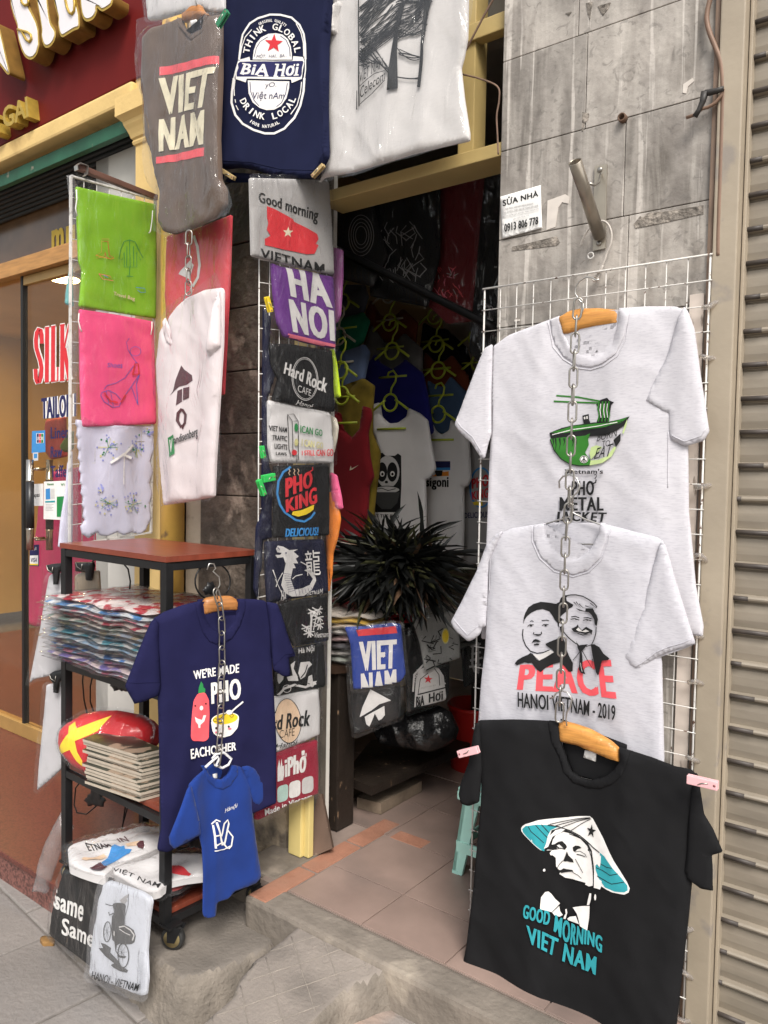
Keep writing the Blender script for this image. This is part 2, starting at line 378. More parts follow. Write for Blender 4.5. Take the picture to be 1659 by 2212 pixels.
class Art:
    def __init__(s): s.ch = []; s.cols = []
    def _c(s, c):
        if c not in s.cols: s.cols.append(c)
        return s.cols.index(c)
    def poly(s, pts, c): s.ch.append((list(pts), [tuple(range(len(pts)))], s._c(c))); return s
    def stroke(s, pts, w, c, closed=False, taper=False):
        P = np.array(pts, float); n = len(P); L, Rr = [], []
        for i in range(n):
            a = P[i-1] if (closed or i > 0) else P[i]; b = P[(i+1) % n] if (closed or i < n-1) else P[i]
            t = b-a; t = t/(np.linalg.norm(t)+1e-9); m = np.array([-t[1], t[0]]); ww = w/2*(1 if not taper else max(.15, 1-i/(n-1)))
            L.append(tuple(P[i]+m*ww)); Rr.append(tuple(P[i]-m*ww))
        fs = [(i, (i+1) % n, n+(i+1) % n, n+i) for i in range(n if closed else n-1)]
        s.ch.append((L+Rr, fs, s._c(c))); return s
    def text(s, t, quad, c, weight=.02, shear=0, space=1.0, warp=None):
        """quad: TL, TR, BR, BL in display points"""
        bold = 0
        if weight > 0:
            bold = weight*.62
            if len(t) > 1: space = max(space, 1)+weight*2.0
            weight = min(weight*.4, .016)
        V, F, ar = text2d(t, weight, shear, space); TL, TR, BR, BL = (np.array(q, float) for q in quad)
        if bold:      # heavier face: the letters printed again a little to the side
            hpx = np.linalg.norm((BL+BR-TL-TR)/2); ux = (TR-TL)/(np.linalg.norm(TR-TL)+1e-6)*hpx*bold; TL, BL, TR, BR = TL+ux, BL+ux, TR-ux, BR-ux
            for k in ((-1, 1) if bold < .05 else (-1, -.33, .33, 1)): s._txt(V, F, TL+ux*k, TR+ux*k, BR+ux*k, BL+ux*k, c, warp)
            return s
        return s._txt(V, F, TL, TR, BR, BL, c, warp)
    def _txt(s, V, F, TL, TR, BR, BL, c, warp):
        out = []
        for x, y in V:
            p = (BL*(1-x)+BR*x)*(1-y)+(TL*(1-x)+TR*x)*y
            if warp: p = p+np.array(warp(x, y))
            out.append(tuple(p))
        s.ch.append((out, F, s._c(c))); return s
    def arc(s, t, cx, cy, rx, ry, a0, a1, hh, c, weight=.03, flip=False):
        n = len(t)
        for i, chh in enumerate(t):
            if chh == ' ': continue
            a = R_(a0+(a1-a0)*(i+.5)/n); p = np.array([cx+rx*math.cos(a), cy+ry*math.sin(a)])
            tn = np.array([-rx*math.sin(a), ry*math.cos(a)]); arcw = np.linalg.norm(tn)*abs(R_(a1-a0))/n; tn = tn/np.linalg.norm(tn)
            if a1 < a0: tn = -tn
            up = np.array([tn[1], -tn[0]]); V, F, ar = text2d(chh, weight)
            ww = min(arcw*.86, hh*ar*1.15) ; q = [p-tn*ww/2+up*hh/2, p+tn*ww/2+up*hh/2, p+tn*ww/2-up*hh/2, p-tn*ww/2-up*hh/2]
            s.text(chh, q, c, weight)
        return s
    def build(s, cl, parent, name='print', eps=.0011, step=.0068, clip=True):
        bm = bmesh.new(); gap = min(.0004, .006/max(1, len(s.ch)))
        for k, (pts, fs, ci) in enumerate(s.ch):
            if not pts: continue
            vs = [bm.verts.new((*cl.pl.to2(u, v), k*gap)) for u, v in pts]
            new = []
            for f in fs:
                try:
                    fc = bm.faces.new([vs[i] for i in f]); fc.material_index = ci; new.append(fc)
                except ValueError: pass
            big = [f for f in new if len(f.verts) > 4]
            if big: bmesh.ops.triangulate(bm, faces=big)
        slice_bm(bm, step)
        if clip:   # ink ends at the cloth's edge
            bm.verts.index_update(); V = np.array([(v.co.x, v.co.y) for v in bm.verts]); d, ins = pdist(V, cl.o2)
            dele = [f for f in bm.faces if not all(ins[v.index] for v in f.verts)]
            bmesh.ops.delete(bm, geom=dele, context='FACES')
        bm.verts.index_update()
        V = np.array([(v.co.x, v.co.y, v.co.z) for v in bm.verts]); H = cl.h(V[:, :2])+eps+V[:, 2]
        fs, mi = [], []
        for f in bm.faces:
            f.normal_update(); ids = [v.index for v in f.verts]; fs.append(tuple(ids if f.normal.z >= 0 else ids[::-1])); mi.append(f.material_index)
        bm.free()
        return mk(name, [cl.pl.w(a, b, h) for (a, b, _), h in zip(V, H)], fs, [ink(c, INK[c]) for c in s.cols], parent, mi, smooth=True)

def pack(name, label, cat, pl, uv, mat, art=None, group=None, thick=.014, R=.03, wr=None, off=0, seed=0, fm=True, amp=.005, d=.011, part='folded_shirt', fuv=None, eps=.004, f=14, fmat=None, back=.01, round_=1):
    """a folded textile in a clear sleeve"""
    if thick < .03: thick *= .34; R *= .2
    cl = Cloth(pl, uv, thick, R, wr or w_drape(.007, seed, 8), off, back*.6 if back <= .011 else back, round_)
    c = pl.hit(sum(p[0] for p in uv)/len(uv), max(p[1] for p in uv))
    root = thing(name, label, cat, c, group)
    cl.build(part, mat, root)
    if art: art.build(cl, root)
    if fm: film(cl, root, fuv, d, amp, eps, f, seed, fmat)
    return root, cl
# ================================================================ SETTING
def trace(mb, pl, uv, depth, m=0):
    return mb.prism([pl.hit(u, v) for u, v in uv], -pl.n*depth, m)
M_pave = pm('paving_stone', (.205, .185, .172), .85, .18, 3, bump=.5, bscale=60, island=.14, col2=(.20, .185, .175), c2scale=2.2, c2lo=.5, c2hi=.7)
M_joint = pm('joint_dirt', (.15, .135, .12), .95, .2, 20)
M_conc = pm('rough_concrete', (.185, .162, .14), .92, .25, 4, bump=.5, bscale=90, bdist=.008, col2=(.125, .11, .095), c2scale=5, c2lo=.45, c2hi=.68)
M_concface = pm('broken_concrete', (.21, .182, .152), .95, .3, 9, bump=.7, bscale=60, bdist=.012, col2=(.15, .13, .11), c2scale=8, c2lo=.52, c2hi=.7)
M_tile = pm('terracotta_tile', (.265, .19, .16), .5, .16, 5, island=.05, bump=.12, bscale=300, col2=(.175, .132, .115), c2scale=3.5, c2lo=.47, c2hi=.72)
M_grout = pm('grout', (.22, .17, .145), .9, .25, 9)
M_brick = pm('red_brick', (.33, .155, .10), .8, .2, 14, island=.15, bump=.3, bscale=90, col2=(.30, .16, .11), c2scale=7, c2lo=.5, c2hi=.7)
M_cement = pm('dark_cement', (.165, .14, .115), .9, .25, 7, bump=.5, bscale=50, col2=(.26, .22, .18), c2scale=9, c2lo=.55, c2hi=.7)
M_granite = pm('red_granite', (.125, .036, .026), .35, .3, 160, col2=(.08, .024, .02), c2scale=90, c2lo=.5, c2hi=.6, spec=.5)
M_granite2 = pm('dark_granite', (.20, .085, .07), .4, .4, 150, col2=(.09, .04, .035), c2scale=80, c2lo=.48, c2hi=.58)

# pavement slabs, one sheet to the horizon plus the slabs in view
g = MB(); g.add([(-60, -60, -.006), (60, -60, -.006), (60, 60, -.006), (-60, 60, -.006)], [(0, 1, 2, 3)]); tag(g.build('ground', M_joint), kind='structure')
mb = MB(); ca, sa = math.cos(R_(-6)), math.sin(R_(-6))
for i in range(-16, 10):
    for j in range(-14, 3):
        x0, y0 = i*.40+(.2 if j % 2 else 0), j*.40+.12
        cx, cy = x0+.2-2.4, y0+.2-.6; X, Y = cx*ca-cy*sa, cx*sa+cy*ca
        if Y > -.1 or Y < -6: continue
        mb.obox(Vector((X, Y, -.02+random.uniform(-.0015, .0015))), Vector((ca, sa, 0)), Vector((-sa, ca, 0)), Vector((0, 0, 1)), .1965, .1965, .02, 0, .006)
tag(mb.build('pavement', M_pave), kind='structure')

# red granite step of the silk shop
mb = MB(); mb.box((-7, -.545, 0), (-2.45, .3, .104), 1); mb.box((-7, -.56, .104), (-2.44, 3.9, .125), 0, .004)
tag(mb.build('granite_step', [M_granite, M_granite2]), kind='structure')

def lump(name, poly, zf, fall, mats, amp=.01, step=.0125, pw=1.6):
    """worn concrete mass: flat top inside the outline, rounded broken flanks outside it"""
    P = np.array(poly); lo, hi = P.min(0)-fall*2.2, P.max(0)+fall*2.2
    xs = np.arange(lo[0], hi[0], step); ys = np.arange(lo[1], hi[1], step); G = np.array([(x, y) for y in ys for x in xs])
    d, ins = pdist(G, poly); vs = []; nx = len(xs)
    for (x, y), dd, k in zip(G, d, ins):
        rough = nz2(x*11, y*11, 3)*.5+nz2(x*30, y*30, 5)*.3+nz2(x*75, y*75, 8)*.12
        dd = 0 if k else max(0, dd+.012*nz2(x*13, y*13, 11)+.004*nz2(x*40, y*40, 17)); t = min(1, dd/fall)
        z = zf(x, y)*(1-t**pw)-.012*t+amp*rough*(.35 if t < .05 else 1.3)*(1-t*.4)
        vs.append(Vector((x+.006*nz2(x*25, y*25, 21)*(t > .05), y+.006*nz2(x*25, y*25, 31)*(t > .05), z if t < 1 else -.03)))
    fs, mi = [], []
    for r in range(len(ys)-1):
        for q in range(nx-1):
            f = (r*nx+q, r*nx+q+1, (r+1)*nx+q+1, (r+1)*nx+q)
            if max(vs[i].z for i in f) < -.012: continue
            n = (vs[f[1]]-vs[f[0]]).cross(vs[f[3]]-vs[f[0]]).normalized(); fs.append(f); mi.append(1 if n.z < .72 else 0)
    used = sorted({i for f in fs for i in f}); mp = {i: k for k, i in enumerate(used)}
    return mk(name, [vs[i] for i in used], [tuple(mp[i] for i in f) for f in fs], mats, None, mi, True)
def xy(u, v, z): p = onZ(u, v, z); return (p.x, p.y)
# block under the trolley
zt = .15
top = [(-2.56, -.20), (-2.47, -.57), (-2.2, -.59), (-1.95, -.60), (-1.80, -.615), xy(391, 2112, zt), xy(432, 2104, zt), xy(500, 2078, zt), xy(560, 2052, zt), xy(625, 1996, zt), (-1.76, -.22)]
tag(lump('concrete_block', top, lambda x, y: zt, .05, [M_conc, M_concface], .012), kind='structure')
# scored concrete ramp in front of the door
zr = lambda x, y: .236+.17*min(0, y+.30)
top = [(-1.80, -.22), xy(653, 1996, .24), xy(596, 2036, .22), xy(556, 2092, .18), xy(500, 2180, .15), (-1.55, -1.15), (-1.25, -1.15), xy(713, 2212, .14), xy(766, 2154, .18), xy(836, 2092, .23), xy(840, 2076, .235), xy(734, 2010, .242), (-1.5, -.23)]
M_score = pm('scored_concrete', (.225, .195, .17), .92, .22, 4, bump=.45, bscale=90, bdist=.008, col2=(.155, .135, .118), c2scale=6, c2lo=.5, c2hi=.72)
tag(lump('entrance_ramp', top, zr, .055, [M_score, M_concface], .008), kind='structure')
mb = MB()      # lines scored into the wet concrete
def on_ramp(x, y): return Vector((x, y, zr(x, y)+.0004+.008*.35*(nz2(x*11, y*11, 3)*.5+nz2(x*30, y*30, 5)*.3+nz2(x*75, y*75, 8)*.12)))
def in_top(p): return pdist(np.array([p]), top)[1][0]
for k in range(-8, 9):
    for dr, cr_ in (((.55, .83), (.83, -.55)), ((.83, -.55), (.55, .83))):
        pts = []
        for t in range(-24, 25):
            x, y = -1.5+cr_[0]*k*.085+dr[0]*t*.025, -.62+cr_[1]*k*.085+dr[1]*t*.025
            if in_top((x, y)) and y > -1.1: pts.append(on_ramp(x+.004*nz2(t*.3, k, 1), y+.004*nz2(t*.3, k, 2)))
            elif len(pts) > 3: break
        if len(pts) > 3: mb.tube(pts, .0013, 5)
tag(mb.build('scored_line', pm('score_edge', (.25, .22, .19), .95, .2, 20)), kind='structure')
# lower landing to the right
mb = MB(); mb.box((-1.36, -1.6, 0), (-.3, -.325, .135), 0, .02)
tag(mb.build('landing', pm('worn_landing', (.36, .265, .215), .9, .2, 6, bump=.5, bscale=60, col2=(.25, .22, .2), c2scale=4, c2lo=.45, c2hi=.62)), kind='structure')
# threshold and the shop floor
mb = MB(); mb.box((-1.82, -.33, 0), (-.3, -.222, .248), 0, .015)
tag(mb.build('threshold', pm('threshold_cement', (.21, .18, .15), .9, .25, 6, bump=.6, bscale=40, col2=(.36, .31, .25), c2scale=6, c2lo=.52, c2hi=.7)), kind='structure')
mb = MB(); mb.box((-1.86, -.222, 0), (-.6, .125, .2455), 1); mb.box((-3.3, .125, 0), (-.6, 2.4, .2455), 1)
for i in range(-7, 3):
    for j in range(-1, 8):
        x0, x1 = -1.425+.3*i, -1.425+.3*(i+1); y0, y1 = -.005+.3*j, -.005+.3*(j+1)
        x0 = max(x0, -1.726) if y0 < .27 else x0; y0 = max(y0, -.220 if x0 > -1.8 else .13)
        if x1 - x0 < .05: continue
        mb.box((x0+.002, y0+.002, .24), (x1-.002, y1-.002, .250+random.uniform(-.0006, .0006)), 0, .0015)
tag(mb.build('floor', [M_tile, M_grout]), kind='structure')
mb = MB()
for k in range(3): mb.box((-1.812, -.33+k*.243+.012, .2), (-1.735, -.33+(k+1)*.243, .2505), 0, .004)
mb.box((-1.70, .285, .2), (-1.56, .355, .2515), 0, .004)
mb.box((-2.0, -.20, .0), (-1.812, .1, .249), 1, .01); mb.box((-2.5, -.24, .0), (-1.80, -.02, .20), 1, .02)
tag(mb.build('brick_edging', [M_brick, M_cement]), kind='structure')

# ---------------------------------------------------------------- walls
def stone_mat():
    m = pm('stone_slab', (.39, .355, .32), .58, .30, 6, island=.30, bump=.22, bscale=60, spec=.4, stretch=(1, 1, .7), col2=(.155, .135, .115), c2scale=5, c2lo=.52, c2hi=.66, c2stretch=(1.6, 1, .5))
    N = m.node_tree.nodes; L = m.node_tree.links; P = N['Principled BSDF']; src = P.inputs['Base Color'].links[0].from_socket; tc = N.new('ShaderNodeTexCoord')
    for st, sc, lo, hi, fac, c, dist in (((14, 14, 1.6), 1, .46, .70, .38, (.56, .52, .47), 2.5), ((46, 46, 1.5), 1, .60, .64, .55, (.66, .61, .56), .3), ((8, 8, 3.0), 1.1, .50, .74, .45, (.12, .105, .09), 1.6), ((1, 1, .7), 9, .52, .70, .55, (.16, .14, .125), 1.5), ((1, 1, 1), 34, .58, .66, .4, (.11, .10, .09), 1.5)):
        mp = N.new('ShaderNodeMapping'); mp.inputs['Scale'].default_value = st; mp.inputs['Location'].default_value = (st[0]*.37, 0, st[2]*.61); L.new(tc.outputs['Object'], mp.inputs[0])
        n = N.new('ShaderNodeTexNoise'); n.inputs['Scale'].default_value = sc; n.inputs['Detail'].default_value = 7; n.inputs['Distortion'].default_value = dist; L.new(mp.outputs[0], n.inputs['Vector'])
        r = N.new('ShaderNodeMapRange'); r.inputs[1].default_value = lo; r.inputs[2].default_value = hi; r.inputs[4].default_value = fac; L.new(n.outputs[0], r.inputs[0])
        x = N.new('ShaderNodeMix'); x.data_type = 'RGBA'; L.new(r.outputs[0], x.inputs[0]); L.new(src, x.inputs[6]); x.inputs[7].default_value = (*c, 1); src = x.outputs[2]
    L.new(src, P.inputs['Base Color']); return m
M_stone = stone_mat()
M_mortar = pm('old_mortar', (.22, .19, .165), .95, .25, 12)
t = thing('stone_wall', 'weathered grey stone-tiled wall with pale drip stains beside the shop opening', 'wall', (-.85, 0, .1))
mb = MB(); mb.box((-1.127, .004, 0), (-.50, .30, 4.6)); mb.build('masonry', M_mortar, t)
mb = MB(); cuts = {0: -.76, 1: -.87, 2: -.765, 3: -.90}
for k in range(-1, 18):
    z0, z1 = .035+.25*k, .285+.25*k; c = cuts[k % 4]+random.uniform(-.02, .02)
    if k == 10: c = -.873
    if k == 9: c = -.762
    for a, b in ((-1.127, c), (c, -.535)):
        d = random.uniform(.0105, .0125); mb.box((a+.001, -d, max(.02, z0)+.001), (b-.001, .004, z1-.001), 0, .0018)
mb.build('stone_facing', M_stone, t)
mb = MB()
trace(mb, PY(-.0136), zC((230, 1300), (345, 1258), (372, 1275), (365, 1320), (325, 1310), (300, 1345), (285, 1440), (280, 1470), (222, 1492)), .003)
trace(mb, PY(-.0136), zC((1110, 545), (1170, 505), (1180, 525), (1140, 560), (1128, 605), (1105, 600)), .003)
trace(mb, PY(-.0136), zF((15, 412), (50, 410), (50, 422), (15, 424)), .003)
mb.build('paper_remnant', pm('old_paper', (.60, .55, .50), .9, .12, 20), t)
mb = MB()
for uv in (zC((455, 725), (500, 735), (495, 770), (470, 800), (460, 850), (452, 850)), zC((0, 1600), (290, 1530), (310, 1570), (290, 1590), (0, 1625)), zC((790, 1450), (830, 1400), (850, 1410), (880, 1380), (1000, 1370), (1240, 1330), (1240, 1385), (1000, 1440), (800, 1480)),
           zC((555, 40), (640, 15), (620, 60), (590, 100), (575, 80)), zC((480, 20), (520, 10), (505, 130), (490, 90)), zC((345, 85), (385, 75), (370, 100))):
    trace(mb, PY(-.0133), uv, .001)
mb.build('chipped_patch', pm('chipped_stone', (.17, .15, .13), .95, .4, 60, bump=.8, bscale=80, col2=(.33, .29, .25), c2scale=45, c2lo=.5, c2hi=.6), t)

M_beige = pm('beige_paint', (.35, .295, .225), .5, .1, 6, col2=(.27, .235, .20), c2scale=9, c2lo=.60, c2hi=.66, bump=.1, bscale=40)
t = thing('roller_shutter', 'closed beige metal roller shutter with horizontal slats at the right edge', 'shutter', (.3, 0, .1))
mb = MB(); xs = (-.478, 2.2); prof = []
p_ = .0805; z = -.04
while z < 4.4:
    prof += [(.030, z), (.0262, z+.018), (.0256, z+.038), (.027, z+.056), (.033, z+.0615), (.033, z+.0645), (.020, z+.0655), (.0145, z+.069), (.0135, z+.073), (.017, z+.0775), (.027, z+.0800)]
    z += p_
vs = [(x, y, zz) for x in xs for y, zz in prof]; n = len(prof)
mb.add(vs, [(i, n+i, n+i+1, i+1) for i in range(n-1)], 0, False)
M_shut = pm('shutter_paint', (.285, .248, .20), .45, .15, 4, metal=.2, stretch=(1, 1, 6), col2=(.22, .185, .14), c2scale=3, c2lo=.52, c2hi=.75, bump=.12, bscale=30, spec=.5)

cur_ = mb
mb = MB(); mb.box((-.532, -.034, 0), (-.476, .05, 4.6), 0, .004); mb.box((-.474, .0, 0), (-.466, .028, 4.6), 0, .002); mb.build('guide_rail', M_beige, t)
for i in range(0, n//11-1): cur_.tube([(-.476, .0165, prof[i*11+8][1]-.001), (-.462+random.random()**.7*.09, .0165, prof[i*11+8][1]-.001)], .0062, 6, 1)
cur_.build('slat_curtain', [M_shut, pm('dark_grease', (.06, .05, .045), .5, .3, 30)], t)
mb = MB(); mb.box((-.20, .05, 0), (2.2, .06, 4.5)); mb.build('backing', M_joint, t)

t = thing('conduit_strip', 'narrow brown strip running up between the stone tiles and the shutter rail', 'trim', (-.545, -.02, .1))
mb = MB(); mb.box((-.5475, -.022, .05), (-.535, .0, 4.6), 0, .004); mb.build('channel', pm('brown_strip', (.24, .165, .12), .6, .2, 12), t)
mb = MB(); mb.box((-.585, -.019, .1), (-.551, -.0135, 2.06), 0, .001)
mb.build('flaking_batten', pm('flaked_paint', (.60, .52, .46), .8, .15, 14, col2=(.22, .18, .15), c2scale=16, c2lo=.58, c2hi=.63, c2stretch=(3, 3, .6)), t)

# left pier between the two shops
M_dark = pm('sooty_stone', (.085, .066, .052), .75, .5, 9, bump=.8, bscale=25, bdist=.02, island=.35, col2=(.26, .21, .17), c2scale=12, c2lo=.58, c2hi=.68, c2stretch=(1, 1, .6))
M_yel = pm('yellow_plaster', (.66, .465, .19), .8, .08, 5, bump=.15, bscale=60, col2=(.50, .33, .13), c2scale=6, c2lo=.62, c2hi=.76)
t = thing('stone_pier', 'dark sooty stone pier standing between the yellow pillar and the shirt shop', 'pier', (-2.15, .1, .2))
mb = MB()
for k in range(18):
    z0 = .58+.235*k
    for a, b in ((-2.44, -2.12+.05*(k % 2)), (-2.12+.05*(k % 2), -1.915)): mb.box((a+.002, -.01-random.uniform(0, .014), z0), (b-.002, .10, z0+.231), 0, .004)
mb.build('stone_course', M_dark, t)
mb = MB(); mb.box((-2.54, -.004, .1), (-2.44, .3, 4.6)); mb.build('pale_render', pm('pale_render', (.46, .38, .29), .9, .2, 6, bump=.3, bscale=40, col2=(.2, .16, .12), c2scale=7, c2lo=.55, c2hi=.7), t)
mb = MB(); mb.box((-2.44, -.03, .12), (-1.935, .10, .58), 0, .02); mb.build('plinth', pm('stained_plaster', (.46, .37, .26), .92, .2, 7, bump=.7, bscale=35, bdist=.02, col2=(.15, .125, .1), c2scale=6, c2lo=.53, c2hi=.64), t)
mb = MB(); mb.box((-2.9, .02, .1), (-1.86, .10, 4.6)); mb.build('core', pm('dark_mortar', (.10, .085, .07), .95, .3, 12), t)

t = thing('yellow_pillar', 'yellow plastered pillar with a moulded capital under the red sign', 'pillar', (-2.8, 0, .12))
lev = [(.12, .0), (2.965, .0), (2.970, .007), (2.98, .010), (2.99, .007), (2.996, .014), (3.01, .018), (3.03, .026), (3.045, .034), (3.06, .038), (3.072, .05), (3.08, .06), (3.155, .06), (3.158, .0), (3.4, .0)]
vs, fs = [], []
for z, o_ in lev: vs += [(-2.866-o_, -.02-o_, z), (-2.60, -.02-o_, z), (-2.60, .3, z), (-2.866-o_, .3, z)]
for i in range(len(lev)-1): fs += [(i*4+k, i*4+(k+1) % 4, i*4+4+(k+1) % 4, i*4+4+k) for k in range(4)]
mb = MB(); mb.add(vs[:8], fs[:4]); mb.build('shaft', M_yel, t)
mb = MB(); mb.add(vs[4:], [tuple(i for i in f) for f in fs[:-4]]); mb.build('capital', M_yel, t)
t = thing('drain_pipe', 'thick mustard-yellow round pipe with rust stains running down beside the yellow pillar', 'pipe', (-2.575, -.03, .13))
mb = MB(); mb.lathe((-2.575, -.045, .13), (0, 0, 1), [(.048, 0), (.048, 1.6), (.053, 1.61), (.053, 1.7), (.048, 1.71), (.048, 4.4)], 24)
mb.build('pipe_run', pm('mustard_paint', (.60, .36, .08), .45, .15, 8, col2=(.22, .13, .06), c2scale=10, c2lo=.6, c2hi=.66, spec=.5), t)

# yellow door frame of the shirt shop
M_yelm = pm('yellow_metal', (.43, .32, .13), .5, .1, 7, spec=.45)
t = thing('door_frame', 'ochre yellow metal door frame across the top of the shirt shop opening', 'door frame', (-1.5, 0, .25))
mb = MB(); mb.box((-1.83, -.005, 2.528), (-1.127, .115, 2.567), 0, .003); mb.build('header_beam', M_yelm, t)
mb = MB(); mb.box((-1.905, -.045, .252), (-1.845, .018, 2.53), 0, .003); mb.box((-1.845, -.03, .252), (-1.82, -.005, 2.528), 0, .003); mb.build('side_post', pm('yellow_post', (.62, .50, .20), .5, .08, 7, spec=.45), t)
mb = MB(); mb.box((-1.30, .03, 2.567), (-1.245, .10, 3.4), 0, .003); mb.build('transom_post', M_yelm, t)
mb = MB(); mb.box((-1.83, .02, 2.90), (-1.127, .06, 2.95), 0, .003); mb.build('transom_bar', M_yelm, t)

# the room behind the opening
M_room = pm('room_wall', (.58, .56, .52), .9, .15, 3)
t = thing('shop_room', 'dim grey-green inner walls and ceiling of the shirt shop', 'room', (-2, 1.2, .25))
mb = MB(); mb.box((-3.35, .101, .25), (-3.25, 2.5, 3.3)); mb.build('side_wall', M_room, t)
mb = MB(); mb.box((-3.25, 2.4, .25), (-.9, 2.5, 3.3)); mb.build('back_wall', M_room, t)
mb = MB(); mb.box((-1.0, .101, .25), (-.9, 2.4, 3.3)); mb.build('near_wall', M_room, t)
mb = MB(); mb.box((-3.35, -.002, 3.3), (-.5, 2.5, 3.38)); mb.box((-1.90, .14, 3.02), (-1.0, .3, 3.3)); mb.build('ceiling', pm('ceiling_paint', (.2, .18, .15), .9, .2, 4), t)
mb = MB(); mb.box((-3.35, .101, .25), (-1.865, .125, 3.3)); mb.build('front_wall', M_room, t)
mb = MB(); mb.box((-2.6, -.02, 3.42), (-.50, .3, 6)); mb.build('upper_front', M_mortar, t)

# ---------------------------------------------------------------- silk shop
PSg = PY(-.03)
t = thing('shop_sign', 'large dark red shop signboard with gold-edged white letters over the glass door', 'sign', (-4.0, -.02, 3.24))
mb = MB(); mb.box((-7, -.03, 3.238), (-2.66, .0, 5.2), 0, .004); mb.build('red_panel', pm('red_panel', (.125, .010, .009), .6, .1, 4, spec=.12), t)
M_gold = pm('gold_edge', (.46, .31, .055), .45, .15, 30, metal=.35); M_goldshade = pm('gold_side_shaded', (.20, .105, .022), .5, .2, 20, metal=.2); M_face = pm('letter_face', (.74, .70, .72), .4, .04, 8)  # letter sides get a darker copy of the gold, their shading painted in
PSf = PY(-.125)
letters = [zS((-120, 260), (-20, 250), (10, 350), (60, 570), (110, 790), (105, 820), (85, 828), (60, 800), (0, 720), (-120, 560)),
  zS((110, -60), (118, 60), (150, 180), (195, 300), (188, 350), (205, 450), (240, 560), (275, 630), (320, 660), (365, 655), (410, 600), (437, 500), (430, 330), (405, 230), (360, 140), (322, 70), (320, -60)),
  zS((392, -60), (415, 60), (440, 200), (462, 340), (455, 400), (470, 470), (490, 520), (520, 532), (560, 515), (600, 460), (618, 400), (618, 340), (600, 300), (565, 250), (545, 150), (522, -60)),
  zS((588, -60), (605, 60), (645, 200), (640, 280), (655, 360), (672, 405), (695, 415), (750, 380), (820, 335), (870, 322), (885, 280), (880, 150), (850, 20), (840, -60)),
  zS((882, -60), (890, 60), (905, 170), (930, 225), (965, 242), (1020, 222), (1055, 180), (1075, 120), (1070, 80), (1100, 110), (1130, 130), (1180, 105), (1235, 65), (1250, 10), (1250, -60))]
for L_ in letters:
    o2 = [PSf.to2(u, v) for u, v in rnd(L_, 2)]; inn = grow(o2, -.012)
    mb = MB(); mb.prism([PSf.w(a, b) for a, b in o2], (0, .075, 0)); mb.m = [1]*len(mb.m); mb.m[0] = 0; lt = mb.build('raised_letter', [M_gold, M_goldshade], t)
    mb = MB(); mb.prism([PSf.w(a, b, .003) for a, b in inn], (0, .003, 0)); fo = mb.build('white_face', M_face, lt)
# gold scrolls inside the letters
mb = MB()
def tubeuv(mb, pl, pts, r, m=0, seg=6, h=0, closed=False): return mb.tube([pl.shift(h).hit(u, v) for u, v in pts], r, seg, m, closed)
tubeuv(mb, PSf, zS((195, 325), (240, 340), (300, 355), (340, 385), (350, 430), (325, 465), (290, 440), (262, 390), (240, 350)), .006, h=.006)
tubeuv(mb, PSf, zS((230, -30), (240, 30), (270, 60), (310, 50), (320, 20), (300, -20)), .006, h=.006)
tubeuv(mb, PSf, zS((715, -40), (740, 80), (765, 140), (795, 155), (820, 120), (825, 40), (815, -40)), .006, h=.006)
mb.build('gold_scroll', M_gold, t)
def xtext(pl, s, quad, depth, mat, name, parent, weight=.02):
    V, F, ar = text2d(s, weight); TL, TR, BR, BL = (np.array(q, float) for q in quad)
    P2 = [pl.hit(*((BL*(1-x)+BR*x)*(1-y)+(TL*(1-x)+TR*x)*y)) for x, y in V]
    ed = {}
    for f in F:
        for i in range(len(f)):
            a, b = f[i], f[(i+1) % len(f)]; ed[(a, b)] = ed.get((a, b), 0)+1
    n = len(P2); fs = [tuple(f) for f in F]+[tuple(i+n for i in f[::-1]) for f in F]+[(b, a, a+n, b+n) for (a, b) in ed if (b, a) not in ed]
    mb = MB(); mb.add(P2+[p-pl.n*depth for p in P2], fs); return mb.build(name, mat, parent)
xtext(PY(-.085), "GAI", zS((18, 1195), (296, 1062), (318, 1290), (42, 1425)), .055, M_gold, 'small_letters', t)
xtext(PY(-.085), "G", zS((-115, 1275), (-25, 1240), (5, 1480), (-85, 1530)), .055, M_gold, 'small_letters', t)

t = thing('silk_shop_front', 'glass-doored silk tailor shop front with yellow lintel and green shutter box', 'shop front', (-4.2, .1, .13))
mb = MB(); mb.box((-7, -.045, 3.145), (-2.86, .06, 3.226), 0, .012); mb.build('lintel', M_yel, t)
mb = MB(); mb.box((-7, .0, 3.055), (-2.86, .03, 3.115), 0, .003); mb.build('green_rail', pm('green_rail', (.02, .10, .055), .5, .2, 9, col2=(.28, .24, .18), c2scale=7, c2lo=.66, c2hi=.68), t)
mb = MB()
for k in range(8): mb.tube([(-7, .06+k*.018, 3.09-.013*k), (-2.86, .06+k*.018, 3.09-.013*k)], .012, 6)
mb.box((-7, .05, 3.1), (-2.86, .3, 3.3)); mb.build('shutter_roll', pm('shutter_dark', (.02, .022, .022), .6, .2, 9), t)
YD = .17; PD = PY(YD)
M_wood = pm('door_wood', (.42, .21, .065), .45, .2, 8, stretch=(1, 1, 8), spec=.4); M_alu = pm('gold_aluminium', (.42, .26, .09), .4, .12, 6, metal=.3)
zh1, zh2 = onY(100, 597, YD).z, onY(100, 562, YD).z
mb = MB(); mb.box((-7, YD-.05, zh1+.03), (-2.86, YD+.06, zh2+.03), 0, .003); mb.build('door_header', M_wood, t)
mb = MB(); mb.box((-7, YD+.03, zh2+.03), (-2.86, YD+.05, 3.06)); mb.build('transom_panel', pm('transom_glass', (.11, .06, .03), .15, .35, 5, spec=.6), t)
art = Art(); art.text('m', zD((335, -165), (415, -190), (415, -10), (335, 0)), 'gold', .03); art.text('u', zD((430, -190), (490, -205), (490, -45), (430, -25)), 'gold', .03)

